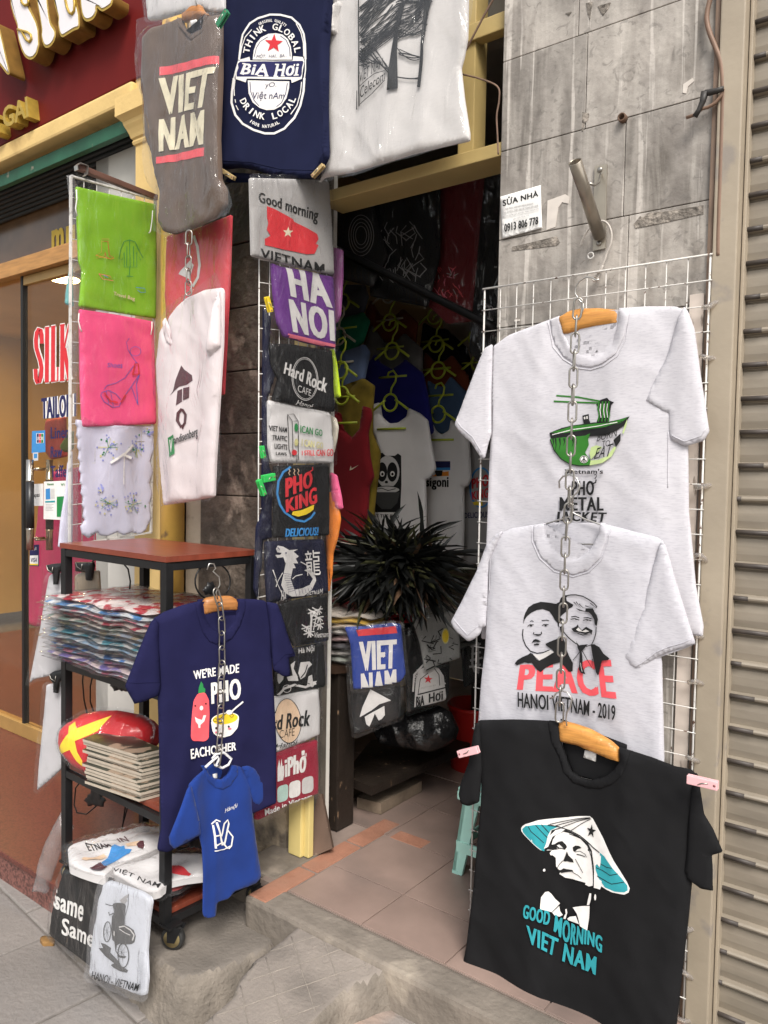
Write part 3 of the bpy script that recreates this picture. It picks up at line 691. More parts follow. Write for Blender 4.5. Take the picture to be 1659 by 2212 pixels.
pc = Cloth(PY(YD+.029), zD((-100, -300), (600, -560), (600, 0), (-100, 200)), 0, .01, None, 0, round_=0); art.build(pc, t, 'transom_lettering', step=.05)
# jambs, glass, door
mb = MB(); mb.box((-7, YD-.02, .125), (-2.865, YD+.03, .20), 0, .003); mb.build('bottom_rail', M_alu, t)
pL = onY(54, 1106, YD).x
GL = film_mat('door_glass', (.93, .90, .84), .04, .02, 2, .02, 1.22)
mb = MB(); mb.box((-7, YD, .2), (pL-.012, YD+.008, zh1+.03)); mb.build('fixed_pane', GL, t)
dt = thing('glass_door', 'glass door of the silk shop with red and blue lettering and long handle', 'door', (pL, YD, .13))
mb = MB(); mb.box((pL+.012, YD, .2), (-2.87, YD+.01, zh1-.02)); mb.build('glass_panel', GL, dt)
mb = MB(); mb.box((pL+.012, YD-.012, zh1-.02), (-2.87, YD+.022, zh1+.028), 0, .003); mb.build('top_rail', M_alu, dt)
mb = MB(); mb.box((pL-.012, YD-.015, .13), (pL+.01, YD+.015, zh1+.03), 0, .002); mb.build('edge_seal', pm('black_seal', (.012, .012, .012), .5, .1, 9), dt)
M_chrome = pm('chrome', (.62, .58, .52), .18, .05, 9, metal=1); M_blk = pm('black_grip', (.02, .02, .022), .35, .15, 60, stretch=(1, 1, 6))
for (uu, off, nm) in ((65, -.075, 'door_handle'), (107, .085, 'door_handle')):
    hb = MB(); Yh = YD+off; zt_, zb_ = onY(uu, 993, Yh).z, onY(uu, 1188, Yh).z; X_ = onY(uu, 1090, Yh).x
    hb.lathe((X_, Yh, zb_), (0, 0, 1), [(.019, 0), (.019, .105), (.021, .108), (.021, .114)], 16, 0)
    hb.lathe((X_, Yh, zb_+.114), (0, 0, 1), [(.0205, 0), (.0205, zt_-zb_-.228)], 16, 1)
    hb.lathe((X_, Yh, zt_-.114), (0, 0, 1), [(.021, 0), (.021, .006), (.019, .009), (.019, .114)], 16, 0)
    for zz in (zb_+.06, zt_-.05): hb.tube([(X_, Yh, zz), (X_+.0, YD+.005, zz)], .006, 8, 0)
    hb.build(nm, [M_chrome, M_blk], dt)
pg = Cloth(PY(YD-.002), zD((60, -100), (900, -300), (900, 2200), (60, 2400)), 0, .01, None, 0, round_=0)
art = Art(); q = zD((233, 478), (500, 432), (500, 798), (230, 822))
def serif(art, ch, quad, c, wst, wth, grow_=0):
    """tall serif capitals from strokes inside a quad"""
    TL, TR, BR, BL = (np.array(p, float) for p in quad)
    P = lambda x, y: tuple((BL*(1-x)+BR*x)*(1-y)+(TL*(1-x)+TR*x)*y)
    S = {'S': [([(.93, .72), (.9, .88), (.72, .98), (.48, 1), (.2, .94), (.08, .8), (.15, .66), (.4, .54), (.7, .42), (.9, .28), (.85, .12), (.6, .01), (.35, 0), (.14, .08), (.06, .26)], 'st'), ([(.93, .98), (.93, .72)], 'th'), ([(.06, .02), (.06, .26)], 'th')],
         'I': [([(.5, 0), (.5, 1)], 'st'), ([(.1, 1), (.9, 1)], 'th'), ([(.1, 0), (.9, 0)], 'th')],
         'L': [([(.3, 0), (.3, 1)], 'st'), ([(.02, 1), (.6, 1)], 'th'), ([(.02, 0), (.95, 0), (.95, .25)], 'th')],
         'K': [([(.22, 0), (.22, 1)], 'st'), ([(0, 1), (.45, 1)], 'th'), ([(0, 0), (.45, 0)], 'th'), ([(.25, .42), (.85, 1)], 'th'), ([(.42, .58), (.9, 0)], 'st'), ([(.65, 0), (1.05, 0)], 'th')]}
    for pts, k in S[ch]: art.stroke([P(*p) for p in pts], (wst if k == 'st' else wth)+grow_, c)
for lay, gr in (('white', 4.5), ('red', 0)):
    for ch, x0, x1 in (('S', .0, .17), ('I', .22, .35), ('L', .38, .56), ('K', .60, .86)):
        TL, TR, BR, BL = (np.array(p) for p in q); serif(art, ch, [TL*(1-x0)+TR*x0, TL*(1-x1)+TR*x1, BL*(1-x1)+BR*x1, BL*(1-x0)+BR*x0], lay, 8.5, 3.2, gr)
for lay, wt, dx in (('white', .10, 0), ('navy', .035, 0)): art.text('TAILOR I', zD((274, 922), (500, 888), (500, 1040), (276, 1058)), lay, wt)
art.text('Linen', zD((335, 1110), (455, 1102), (455, 1180), (335, 1186)), 'navy', .03); art.text('Raw', zD((335, 1236), (412, 1232), (412, 1303), (335, 1306)), 'navy', .03); art.text('Taffeta', zD((335, 1360), (480, 1352), (480, 1432), (335, 1436)), 'navy', .03)
art.build(pg, dt, 'window_lettering', clip=False, step=.05)
art = Art()
art.poly(zD((208, 1135), (293, 1130), (295, 1270), (205, 1278)), 'blue'); art.poly(zD((236, 1150), (284, 1148), (284, 1212), (236, 1214)), 'white')
for k, c in enumerate(('navy', 'red', 'dgreen')): art.poly(zD((239+k*15, 1152), (252+k*15, 1151), (252+k*15, 1210), (239+k*15, 1211)), c); art.text('JCB'[k], zD((241+k*15, 1172), (250+k*15, 1171), (250+k*15, 1192), (241+k*15, 1193)), 'white', .03)
art.poly(zD((215, 1275), (250, 1272), (250, 1325), (215, 1328)), 'lgrey'); art.poly(zD((222, 1282), (244, 1280), (244, 1310), (222, 1312)), 'blue')
art.poly(zG((196, 215), (256, 210), (256, 352), (194, 350)), 'navy'); art.poly(zG((197, 282), (250, 280), (250, 345), (196, 343)), 'white'); art.text('VISA', zG((203, 298), (243, 296), (243, 325), (203, 327)), 'navy', .03, .2); art.poly(zG((197, 334), (250, 336), (250, 345), (196, 343)), 'yellow'); art.text('Pull', zG((212, 228), (240, 226), (240, 246), (212, 250)), 'lgrey')
art.poly(zD((218, 1478), (285, 1475), (285, 1618), (218, 1620)), 'white'); art.text('apas', zD((222, 1545), (262, 1540), (262, 1570), (222, 1572)), 'black', .03)
art.poly(zD((289, 1462), (460, 1455), (462, 1712), (287, 1705)), 'white')
for k in range(5): art.poly(zD((302, 1610+k*9), (352-(k % 2)*9, 1609+k*9), (352-(k % 2)*9, 1612+k*9), (302, 1613+k*9)), 'grey')
art.poly(zD((302, 1510), (330, 1505), (332, 1575), (302, 1578)), 'blue'); art.poly(zD((334, 1508), (360, 1507), (360, 1570), (334, 1572)), 'lgrey'); art.poly(zD((300, 1588), (362, 1585), (362, 1596), (300, 1598)), 'teal'); art.text('Vietnam', zD((310, 1472), (355, 1470), (355, 1484), (310, 1486)), 'dgreen', .03)
art.poly(zD((375, 1560), (430, 1556), (430, 1690), (375, 1690)), 'dgreen'); art.text('Vi', zD((400, 1474), (425, 1472), (425, 1488), (400, 1490)), 'dgreen', .03)
art.build(pg, dt, 'sticker', clip=False, eps=.0004, step=.05)

t = thing('silk_shop_room', 'warm-lit yellow room with bare cables seen through the silk shop glass', 'room', (-4.5, 2, .13))
M_warm = pm('warm_wall', (.52, .36, .15), .85, .1, 2)
mb = MB(); mb.box((-8, 2.6, .13), (-2.9, 2.7, 3.3)); mb.build('back_wall', M_warm, t)
mb = MB(); mb.box((-2.94, .3, .13), (-2.90, 2.6, 3.3)); mb.box((-8, .26, .13), (-7.9, 2.6, 3.3)); mb.build('side_wall', M_warm, t)
mb = MB(); mb.box((-8, .26, 2.95), (-2.94, 2.6, 3.05)); mb.build('ceiling', M_warm, t)
mb = MB(); pw = PY(2.585); tubeuv(mb, pw, zD((98, 190), (100, 600), (100, 790)), .018); mb.build('wall_trunking', pm('pale_trunking', (.62, .52, .34), .6), t)
mb = MB(); tubeuv(mb, pw, zD((98, 790), (120, 860), (180, 960), (220, 1020)), .008); tubeuv(mb, pw, zD((30, 900), (100, 930), (180, 880)), .006); mb.build('cable', pm('yellow_cable', (.6, .42, .08), .6), t)
lt = thing('ceiling_lamp', 'round glowing downlight in the silk shop ceiling seen through the door glass', 'lamp', onZ(139, 600, 2.93))
c_ = onZ(140, 598, 2.93); mb = MB(); mb.lathe(c_, (0, 0, -1), [(.10, -.018), (.115, 0), (.115, .012), (.10, .016)], 24); mb.build('lamp_rim', M_chrome, lt)
mb = MB(); mb.lathe(c_+Vector((0, 0, -.0165)), (0, 0, -1), [(.098, 0), (.09, .01), (.05, .016)], 24); mb.build('diffuser', pm('lamp_glow', (.9, .8, .5), .5, 0, emit=(1, .82, .42, 14)), lt)
for k, (lx, ly) in enumerate(((c_.x, c_.y), (c_.x-1.6, c_.y+.1))):
    pl_ = bpy.data.lights.new('shop_lamp', 'AREA'); pl_.shape = 'DISK'; pl_.size = .2; pl_.energy = 26; pl_.color = (1, .74, .38)
    po = bpy.data.objects.new('shop_lamp', pl_); COL.objects.link(po); po.location = (lx, ly, 2.90)

# silk goods behind the glass
def hung(name, label, cat, pl, uv, mat, wr=None, thick=.02, grp=None, R=.04):
    cl = Cloth(pl, uv, thick, R, wr or w_hang(.012, 10, 1.5, len(LOC)), 0, .01); o = cl.build(name, mat); tag(o, label, cat, grp); return o
hung('silk_cloth', 'magenta silk cloth hanging low behind the silk shop door glass', 'cloth', PY(.55), zG((250, -30), (330, -260), (560, -300), (620, 120), (600, 640), (430, 690), (240, 745), (175, 720), (200, 350), (240, 100)), cloth_m('magenta', (.50, .03, .16)))
hung('silk_dress', 'red beaded dress hanging behind the blue window lettering', 'dress', PY(.75), zD((300, 1060), (420, 1040), (430, 1300), (330, 1320), (280, 1250)), cloth_m('dress_red', (.34, .05, .05), .5))
hung('silk_bundle', 'dark green fabric bundle behind the door glass next to the grid of bags', 'cloth', PY(.45), zD((395, 1240), (440, 1150), (470, 1130), (470, 1250), (420, 1275)), cloth_m('olive', (.10, .15, .04)))
# ================================================================ RIGHT WALL: grid, chain, hangers, three shirts
M_white = pm('white_wire', (.60, .58, .55), .45, .05, 9, col2=(.12, .07, .05), c2scale=70, c2lo=.63, c2hi=.66, spec=.5)
M_steel = pm('dull_steel', (.36, .34, .31), .35, .15, 40, metal=.9)
M_wire = pm('galvanised', (.52, .50, .47), .3, .1, 40, metal=.9)
M_hwood = pm('hanger_wood', (.56, .255, .06), .4, .2, 6, stretch=(3, 3, 40), spec=.45, col2=(.40, .16, .04), c2scale=2, c2lo=.5, c2hi=.7, c2stretch=(4, 4, 60))
M_hwood2 = pm('hanger_wood_dark', (.36, .15, .045), .4, .25, 6, stretch=(3, 3, 40), spec=.45)

t = thing('wire_grid', 'white coated wire grid panel with rust specks hung flat on the stone wall', 'grid panel', (-.85, -.03, .1))
x0, x1, z1_, z0_ = -1.156, -.535, 2.146, .06
mb = MB(); YG = -.034
nx = 12; nzv = int((z1_-z0_)/.0612)
for k in range(1, nx): x = x0+(x1-x0)*k/nx; mb.tube([(x, YG, z0_), (x, YG, z1_)], .0014, 6)
for k in range(1, nzv+1): z = z1_-k*.0612; mb.tube([(x0-.006, YG-.003, z), (x1+.006, YG-.003, z)], .0014, 6)
mb.build('cross_wire', M_white, t)
mb = MB(); mb.tube([(x0, YG, z0_), (x0, YG, z1_)], .0026, 8); mb.tube([(x1, YG, z0_), (x1, YG, z1_)], .0026, 8); mb.tube([(x0-.005, YG-.003, z1_), (x1+.005, YG-.003, z1_)], .0026, 8); mb.build('frame_wire', M_white, t)
mb = MB()
for k in (2, 4, 9, 12, 15, 17, 20, 24, 27, 29, 31):
    z = z1_-k*.0612
    mb = MB()
    for j in range(1): mb.tube([(x1-.012+random.uniform(-.004, .004), YG-.008, z+random.uniform(-.012, .012)), (x1+.006, YG-.012, z+random.uniform(-.01, .012)), (x1+.016+random.uniform(0, .008), YG+.010, z+random.uniform(-.014, .014))], .0062, 6)
    mb.build('tape_knot', film_mat('tape_film', (.9, .85, .78), .2, .25, 40, .8), t)

def ringpath(c, ax_l, ax_s, hl, hs, n=8):
    """stadium loop"""
    pts = []
    for k in range(n+1): a = math.pi*k/n; pts.append(c+ax_l*(hl-hs)+ax_s*hs*math.cos(a)+ax_l*hs*math.sin(a))
    for k in range(n+1): a = math.pi+math.pi*k/n; pts.append(c-ax_l*(hl-hs)+ax_s*hs*math.cos(a)+ax_l*hs*math.sin(a))
    return pts
def chain(name, label, pl, path, mat, L=.050, wd=.0095, r=.0025, pitch=.0415, group=None, tw=0):
    P = [pl.hit(u, v) for u, v in path]; t = thing(name, label, 'chain', P[-1], group)
    seg = [(P[i+1]-P[i]).length for i in range(len(P)-1)]; tot = sum(seg); n = max(2, round(tot/pitch)); pt = tot/n
    def at(s):
        for i, l in enumerate(seg):
            if s <= l or i == len(seg)-1: return P[i].lerp(P[i+1], s/l if l else 0)
            s -= l
    meshes = {}
    for k in range(n):
        a, b = at(k*pt), at((k+1)*pt); d = (b-a).normalized(); c = (a+b)/2
        side = d.cross(pl.n).normalized(); ang = tw+(25 if k % 2 == 0 else -62)+random.uniform(-9, 9)
        sx = side*math.cos(R_(ang))+pl.n*math.sin(R_(ang))
        mb = MB(); mb.tube(ringpath(c, d, sx, L/2, wd), r, 7, 0, True); mb.build('link', mat, t)
    return t
def hook_tube(pl, pts, r, h=0): return [pl.shift(h).hit(u, v) for u, v in pts]

def wood_hanger(name, label, pl, bar_uv, hook_uv, mat=None, group='hangers holding the displayed shirts', bar_h=0, hook_h=.01):
    c = pl.hit(*bar_uv[0]); t = thing(name, label, 'hanger', c, group)
    cl = Cloth(pl, bar_uv, .011, .014, None, bar_h, .008, 1); cl.build('bar', mat or M_hwood, t, .01)
    mb = MB(); mb.tube(hook_tube(pl, hook_uv, 0, hook_h), .0021, 8); mb.build('hook', M_wire, t); return t

def tshirt(label, pl, body, sleeves, mat, art=None, collar=None, inside=None, group=None, wr=None, seed=1, thick=.003, lab=None, insides=(), seams=(), cuff=(), off=0, R=.006, name='t_shirt', sthick=.006):
    c = pl.hit(sum(p[0] for p in body)/len(body), max(p[1] for p in body)); t = thing(name, label, 't-shirt', c, group)
    cl = Cloth(pl, body, thick, R, wr or w_drape(.017, seed), off, .004); cl.build('body', mat, t, .012)
    scs = []
    for k, s in enumerate(sleeves):
        sc = Cloth(pl, s, sthick, .010, w_drape(.008, seed+k+3, 8, .8), off+thick+.006, .003); sc.build('sleeve', mat, t, .012); scs.append(sc)
    for s in insides: ic = Cloth(pl, s, .001, .02, w_sag(.001, 12, seed), off+thick+.003, .001, 0); ic.build('sleeve_lining', mat, t, .012)
    if inside: ic = Cloth(pl, inside, .002, .02, w_sag(.003, 10, seed), off-.022, .004, 0); ic.build('back_panel', mat, t, .012)
    if collar:
        cc = Cloth.__new__(Cloth); cc.pl = pl; cc.o2 = [pl.to2(u, v) for u, v in collar]
        V, F, B = fill2(cc.o2, .008); d, ins = pdist(V, cc.o2); H = cl.h(V)+.0018+.0012*np.sqrt(np.clip(d/.004, 0, 1)); n = len(V)
        vs = [pl.w(a, b, h) for (a, b), h in zip(V, H)]; vs += [pl.w(a, b, h-.007) for (a, b), h in zip(V, H)]
        mk('collar', vs, [tuple(f) for f in F]+[tuple(i+n for i in f[::-1]) for f in F]+[(j, i, i+n, j+n) for i, j in B], mat, t, smooth=[True]*2*len(F)+[False]*len(B))
    def line(pts, r=.0011, hh=.0006, nm='seam', cc=cl):
        q = dens([pl.to2(u, v) for u, v in pts]+[], .012); q = []
        P2 = [pl.to2(u, v) for u, v in pts]
        for a, b in zip(P2[:-1], P2[1:]):
            k = max(1, int(math.hypot(b[0]-a[0], b[1]-a[1])/.01)); q += [(a[0]+(b[0]-a[0])*j/k, a[1]+(b[1]-a[1])*j/k) for j in range(k)]
        q.append(P2[-1]); H = cc.h(np.array(q)); return [pl.w(a, b, h+hh) for (a, b), h in zip(q, H)]
    if seams:
        mb = MB()
        for s in seams: mb.tube(line(s), .0012, 5)
        mb.build('seam', mat, t)
    for k, s in cuff: mb = MB(); mb.tube(line(s, cc=scs[k]), .0010, 5); mb.build('cuff_stitch', mat, t)
    if lab:
        lc = Cloth(pl, lab, .001, .01, None, off-.016, .001, 0); lc.build('neck_label', pm('label_white', (.75, .74, .72), .8, .03), t)
    if art: art.build(cl, t)
    return t, cl

M_hgrey = heather('heather_white', (.57, .555, .59), (.33, .32, .37)); M_hgrey2 = heather('heather_grey', (.53, .52, .56), (.30, .29, .345))
M_black = cloth_m('black', (.0115, .0115, .0125), .15)

# --- top shirt
P1 = PY(-.075)
body = zF((310, 385), (150, 448), (-20, 512))+[(1066, 748), (1062, 800), (1062, 900), (1057, 1000), (1052, 1130), (1044, 1300), (1040, 1380), (1200, 1385), (1350, 1380)]+zI((1100, 785), (1235, 806), (1240, 740), (1190, 480), (1160, 150))+zF((1145, 1659), (1140, 1235), (1120, 900), (1100, 560), (1120, 350))+zF((1060, 327), (880, 327), (700, 340), (690, 450), (660, 570), (600, 632), (530, 652), (450, 645), (380, 600), (335, 500))
slL = [(1067, 744), (1050, 753), (1034, 790), (1010, 852), (985, 918), (996, 933), (1010, 946), (1023, 958), (1033, 975), (1043, 990), (1050, 990), (1057, 960), (1064, 938), (1064, 850), (1066, 790)]
slR = zF((1125, 330), (1150, 370), (1190, 480), (1230, 780), (1285, 1138), (1250, 1198), (1130, 1235), (1035, 1190), (1024, 1110), (1022, 1025), (940, 980), (872, 940), (935, 800), (1010, 660), (1050, 530), (1085, 400))
inR = zF((872, 940), (945, 975), (1030, 1020), (1035, 1195), (985, 1150), (955, 1110), (905, 1020))
art = Art()
art.stroke(zF((290, 905), (430, 915), (590, 945)), 3.4, 'green'); art.stroke(zF((275, 942), (420, 948), (575, 955)), 3.6, 'green')
art.poly(zF((555, 1085), (572, 1040), (568, 985), (556, 965), (585, 935), (630, 922), (648, 940), (678, 952), (660, 970), (650, 1030), (645, 1075)), 'black')
for x_ in (575, 600, 622, 645): art.stroke(zF((x_, 945), (x_-6, 990), (x_+3, 1030), (x_-6, 1075)), 3.4, 'green')
for x_ in (588, 612, 634): art.stroke(zF((x_, 960), (x_-5, 1000), (x_+2, 1050)), 1.6, 'white')
art.poly(zF((463, 1035), (505, 1025), (508, 1062), (518, 1085), (470, 1088)), 'black'); art.poly(zF((472, 1045), (482, 1042), (484, 1058), (474, 1060)), 'lgrey'); art.poly(zF((488, 1040), (498, 1038), (500, 1056), (490, 1058)), 'lgrey')
art.poly(zF((252, 1148), (330, 1115), (400, 1098), (540, 1080), (640, 1078), (720, 1060), (778, 1042), (745, 1100), (690, 1135), (620, 1165), (520, 1170), (440, 1180), (330, 1195), (262, 1185)), 'black')
art.poly(zF((262, 1145), (400, 1102), (560, 1086), (650, 1082), (770, 1047), (720, 1085), (620, 1110), (480, 1125), (350, 1148)), 'green')
art.stroke(zF((270, 1160), (400, 1125), (560, 1105), (700, 1080)), 1.6, 'white'); art.stroke(zF((280, 1175), (420, 1140), (600, 1120), (730, 1075)), 1.6, 'black')
art.poly(zF((258, 1185), (300, 1180), (480, 1165), (515, 1150), (500, 1190), (505, 1225), (480, 1275), (505, 1310), (520, 1330), (512, 1360), (430, 1358), (370, 1345), (320, 1305), (275, 1245)), 'green')
for x_, yb in ((275, 1240), (292, 1275), (318, 1260), (345, 1230), (400, 1235), (420, 1240)): art.stroke(zF((x_, 1182), (x_+5, (1182+yb)/2), (x_-2, yb)), 3.6, 'black', taper=True)
art.stroke(zF((258, 1190), (285, 1260), (330, 1318), (385, 1350), (440, 1360), (512, 1358)), 2, 'black')
art.poly(ell(*zF((475, 1318))[0], 9, 8), 'white'); art.stroke(ell(*zF((475, 1318))[0], 7.5, 6.5), 1.2, 'black', True); art.stroke(zF((475, 1298), (475, 1338)), 2.4, 'black'); art.stroke(zF((460, 1332), (475, 1312), (490, 1332)), 2, 'black')
art.poly(zF((765, 1060), (760, 1100), (740, 1155), (732, 1150), (745, 1105)), 'lime'); art.poly(zF((512, 1358), (600, 1342), (660, 1300), (692, 1245), (680, 1235), (630, 1300), (570, 1322), (520, 1325)), 'lime'); art.poly(zF((522, 1240), (560, 1228), (600, 1240), (540, 1300), (520, 1320), (512, 1280)), 'lime')
art.poly(zF((675, 1195), (722, 1150), (720, 1200), (690, 1240)), 'black')
art.text('BORN', zF((572, 1152), (700, 1120), (700, 1172), (560, 1205)), 'black', -.005, .15); art.text('TO', zF((600, 1200), (655, 1195), (652, 1235), (600, 1240)), 'black', -.005, .1); art.text('EAT', zF((560, 1248), (675, 1215), (660, 1295), (542, 1318)), 'black', .0, .15)
art.text("Vietnam's", zF((350, 1382), (608, 1380), (606, 1412), (350, 1412)), 'black', .05)
art.text('PHO', zF((398, 1458), (545, 1456), (545, 1550), (398, 1552)), 'black', .045, 0, 1.08); art.stroke(zF((535, 1475), (556, 1468), (560, 1448)), 3, 'black'); art.stroke(zF((545, 1420), (560, 1415), (562, 1430), (550, 1445)), 2, 'black')
art.text('METAL', zF((322, 1562), (606, 1562), (606, 1650), (322, 1650)), 'black', .045, 0, 1.06); art.text('JACKET', zI((300, -4), (628, 2), (614, 84), (295, 74)), 'black', .045, 0, 1.06)
tshirt('light heather grey t-shirt with a green noodle bowl boat print, topmost on the grid', P1, body, [slL, slR], M_hgrey, art,
       collar=zF((250, 412), (256, 500), (275, 570), (330, 650), (430, 712), (520, 724), (600, 702), (690, 640), (740, 540), (768, 440), (776, 338), (700, 340), (692, 450), (662, 568), (602, 632), (532, 652), (450, 645), (380, 598), (333, 500), (310, 392)),
       inside=zF((300, 385), (710, 335), (700, 520), (640, 650), (530, 680), (420, 670), (330, 560)), insides=[inR], seed=2, cuff=[(1, zF((1275, 1108), (1240, 1168), (1130, 1204), (1047, 1165))), (0, [(991, 908), (1003, 924), (1027, 944), (1046, 977)])], group='shirts shown on the wire grid',
       seams=[zF((1105, 345), (1090, 430), (1055, 560), (1010, 680)), zF((235, 430), (262, 590), (330, 670), (430, 728), (520, 740), (610, 716), (700, 655), (755, 545), (785, 345)), zF((1022, 1140), (1020, 1500))], lab=zF((500, 508), (550, 505), (550, 518), (502, 522)))
P1h = P1.shift(-.004)
wood_hanger('wooden_hanger', 'orange wooden hanger in the collar of the topmost grey shirt on the grid', P1h, zF((300, 400), (370, 356), (440, 340), (560, 338), (705, 350), (700, 450), (560, 463), (440, 485), (335, 515)), zF((565, 150), (545, 158), (520, 140), (480, 138), (435, 165), (412, 210), (410, 245), (435, 285), (462, 310), (462, 345), (440, 395)), hook_h=.016)

# --- middle shirt
P2 = PY(-.125)
body = zI((215, 72), (100, 90), (0, 106))+[(1082, 1152), (1060, 1200), (1052, 1330), (1048, 1400), (1040, 1470), (1033, 1560), (1034, 1665), (1250, 1672), (1433, 1668)]+zI((985, 1600), (978, 1300), (970, 980), (930, 600), (940, 300), (985, 195))+zI((940, 165), (800, 130), (640, 88), (575, 78), (565, 150), (520, 230), (450, 296), (380, 312), (310, 292), (250, 232), (215, 150))
slL = [(1090, 1146), (1076, 1153), (1053, 1179), (1033, 1233), (1000, 1300), (977, 1343), (985, 1358), (996, 1369), (1015, 1385), (1028, 1379), (1040, 1369), (1045, 1353), (1052, 1353), (1056, 1280), (1058, 1215)]
slR = zI((975, 185), (1000, 212), (1040, 340), (1080, 480), (1130, 640), (1195, 848), (1130, 872), (1040, 896), (960, 930), (890, 975), (825, 1022), (770, 985), (735, 930), (790, 800), (850, 640), (900, 430), (940, 290))
inR = zI((735, 930), (800, 960), (830, 985), (1000, 900), (1195, 850), (1130, 880), (960, 940), (825, 1024))
art = Art()
art.text('PEACE', zI((62, 985), (655, 948), (692, 1205), (40, 1148)), 'coral', .05, 0, 1.0)
art.poly(zP((415, 400), (420, 330), (440, 270), (470, 215), (520, 180), (600, 155), (680, 165), (760, 180), (800, 160), (815, 115), (850, 85), (895, 85), (870, 110), (880, 150), (950, 190), (940, 215), (900, 235), (880, 260), (830, 300), (800, 330), (830, 350), (810, 380), (790, 400), (790, 450), (778, 420), (775, 395), (745, 360), (725, 320), (690, 265), (620, 235), (560, 245), (500, 275), (455, 315), (430, 350)), 'black')
art.stroke(zP((412, 455), (405, 510), (412, 570), (440, 640), (490, 700), (560, 722), (620, 718), (690, 690)), 2, 'black')
art.stroke(zP((490, 370), (505, 362), (525, 372)), 1.4, 'black'); art.stroke(zP((612, 362), (650, 358), (685, 362)), 1.6, 'black')
for ex_ in (490, 645): art.stroke(zP((ex_-30, 418+(8 if ex_ < 600 else -2)), (ex_-5, 405), (ex_+38, 408)), 1.6, 'black'); art.poly(ell(*zP((ex_+8, 418))[0], 2.4, 2), 'black')
art.stroke(zP((528, 490), (524, 510), (545, 518), (570, 525), (595, 522), (612, 505), (608, 485)), 1.8, 'black'); art.poly(zP((540, 510), (600, 512), (585, 528), (555, 528)), 'black')
art.poly(zP((502, 610), (525, 575), (545, 565), (570, 570), (605, 595), (570, 600), (545, 595), (520, 600)), 'black'); art.poly(zP((527, 622), (560, 612), (590, 618), (580, 632), (530, 634)), 'black')
art.poly(zP((320, 835), (345, 800), (400, 765), (470, 735), (495, 715), (520, 730), (560, 790), (590, 805), (640, 775), (735, 720), (720, 690), (660, 640), (650, 620), (690, 600), (790, 560), (830, 540), (850, 600), (870, 700), (900, 770), (940, 840), (935, 930), (890, 935), (840, 870), (800, 830), (720, 850), (650, 885), (600, 930), (560, 900), (510, 825), (470, 830), (430, 820), (345, 852)), 'black')
art.poly(zP((520, 730), (590, 740), (700, 690), (735, 715), (650, 770), (585, 802)), 'lgrey')
art.stroke(zP((860, 95), (920, 82), (985, 80), (1060, 95), (1130, 130), (1190, 170), (1225, 205), (1215, 222)), 2.4, 'black')
for pts in (((985, 155), (1010, 190), (1040, 225)), ((1020, 180), (1060, 220), (1090, 225)), ((1090, 200), (1140, 215), (1210, 222)), ((1150, 170), (1190, 200), (1220, 215)), ((960, 160), (985, 185), (1000, 205))): art.stroke(zP(*pts), 2, 'black', taper=True)
art.poly(zP((980, 225), (1040, 245), (1090, 262), (1095, 228), (1180, 225), (1200, 265), (1225, 300), (1240, 345), (1230, 400), (1222, 425), (1200, 400), (1195, 350), (1165, 300), (1130, 270), (1085, 266), (1020, 255)), 'black')
art.stroke(zP((1218, 430), (1215, 500), (1195, 570), (1160, 630), (1100, 650), (1040, 640)), 2, 'black'); art.stroke(zP((820, 440), (850, 500), (900, 560), (960, 610), (1010, 640)), 2.4, 'black'); art.poly(zP((800, 430), (845, 430), (850, 500), (815, 495)), 'black')
art.stroke(zP((930, 325), (975, 318), (1022, 335)), 2.2, 'black'); art.stroke(zP((1070, 335), (1120, 330), (1165, 342)), 2.2, 'black'); art.stroke(zP((925, 350), (970, 342), (1020, 360)), 1.8, 'black'); art.stroke(zP((1065, 360), (1110, 350), (1165, 365)), 1.8, 'black'); art.poly(ell(*zP((985, 350))[0], 2, 1.4), 'black'); art.poly(ell(*zP((1115, 358))[0], 2, 1.4), 'black')
art.poly(zP((932, 455), (985, 430), (1005, 405), (1012, 430), (1050, 470), (1100, 430), (1180, 470), (1165, 520), (1150, 495), (1090, 512), (1000, 495), (960, 490)), 'black'); art.poly(zP((985, 465), (1010, 440), (1055, 482), (1095, 462), (1140, 480), (1090, 492), (1010, 482)), 'lgrey'); art.stroke(zP((1000, 505), (1060, 525), (1120, 510)), 1.6, 'black')
art.poly(zP((985, 590), (1010, 640), (1060, 632), (1120, 625), (1060, 690), (1030, 730), (1000, 670)), 'black'); art.stroke(zP((1040, 690), (985, 760), (945, 805)), 1.5, 'black'); art.stroke(zP((1055, 700), (1110, 790), (1170, 880), (1175, 780)), 1.7, 'black')
art.poly(zP((1155, 625), (1200, 620), (1260, 650), (1310, 720), (1380, 770), (1365, 790), (1290, 800), (1255, 950), (1240, 962), (1220, 930), (1200, 850), (1175, 740)), 'black')
art.poly(zP((1025, 715), (1050, 715), (1060, 800), (1058, 870), (1092, 955), (1040, 945), (1010, 900), (1022, 850)), 'black'); art.stroke(zP((1035, 830), (1042, 880), (1055, 930)), 1.2, 'lgrey')
art.text('HANOI VIETNAM - 2019', zI((52, 1158), (690, 1242), (686, 1342), (55, 1256)), 'black', .02)
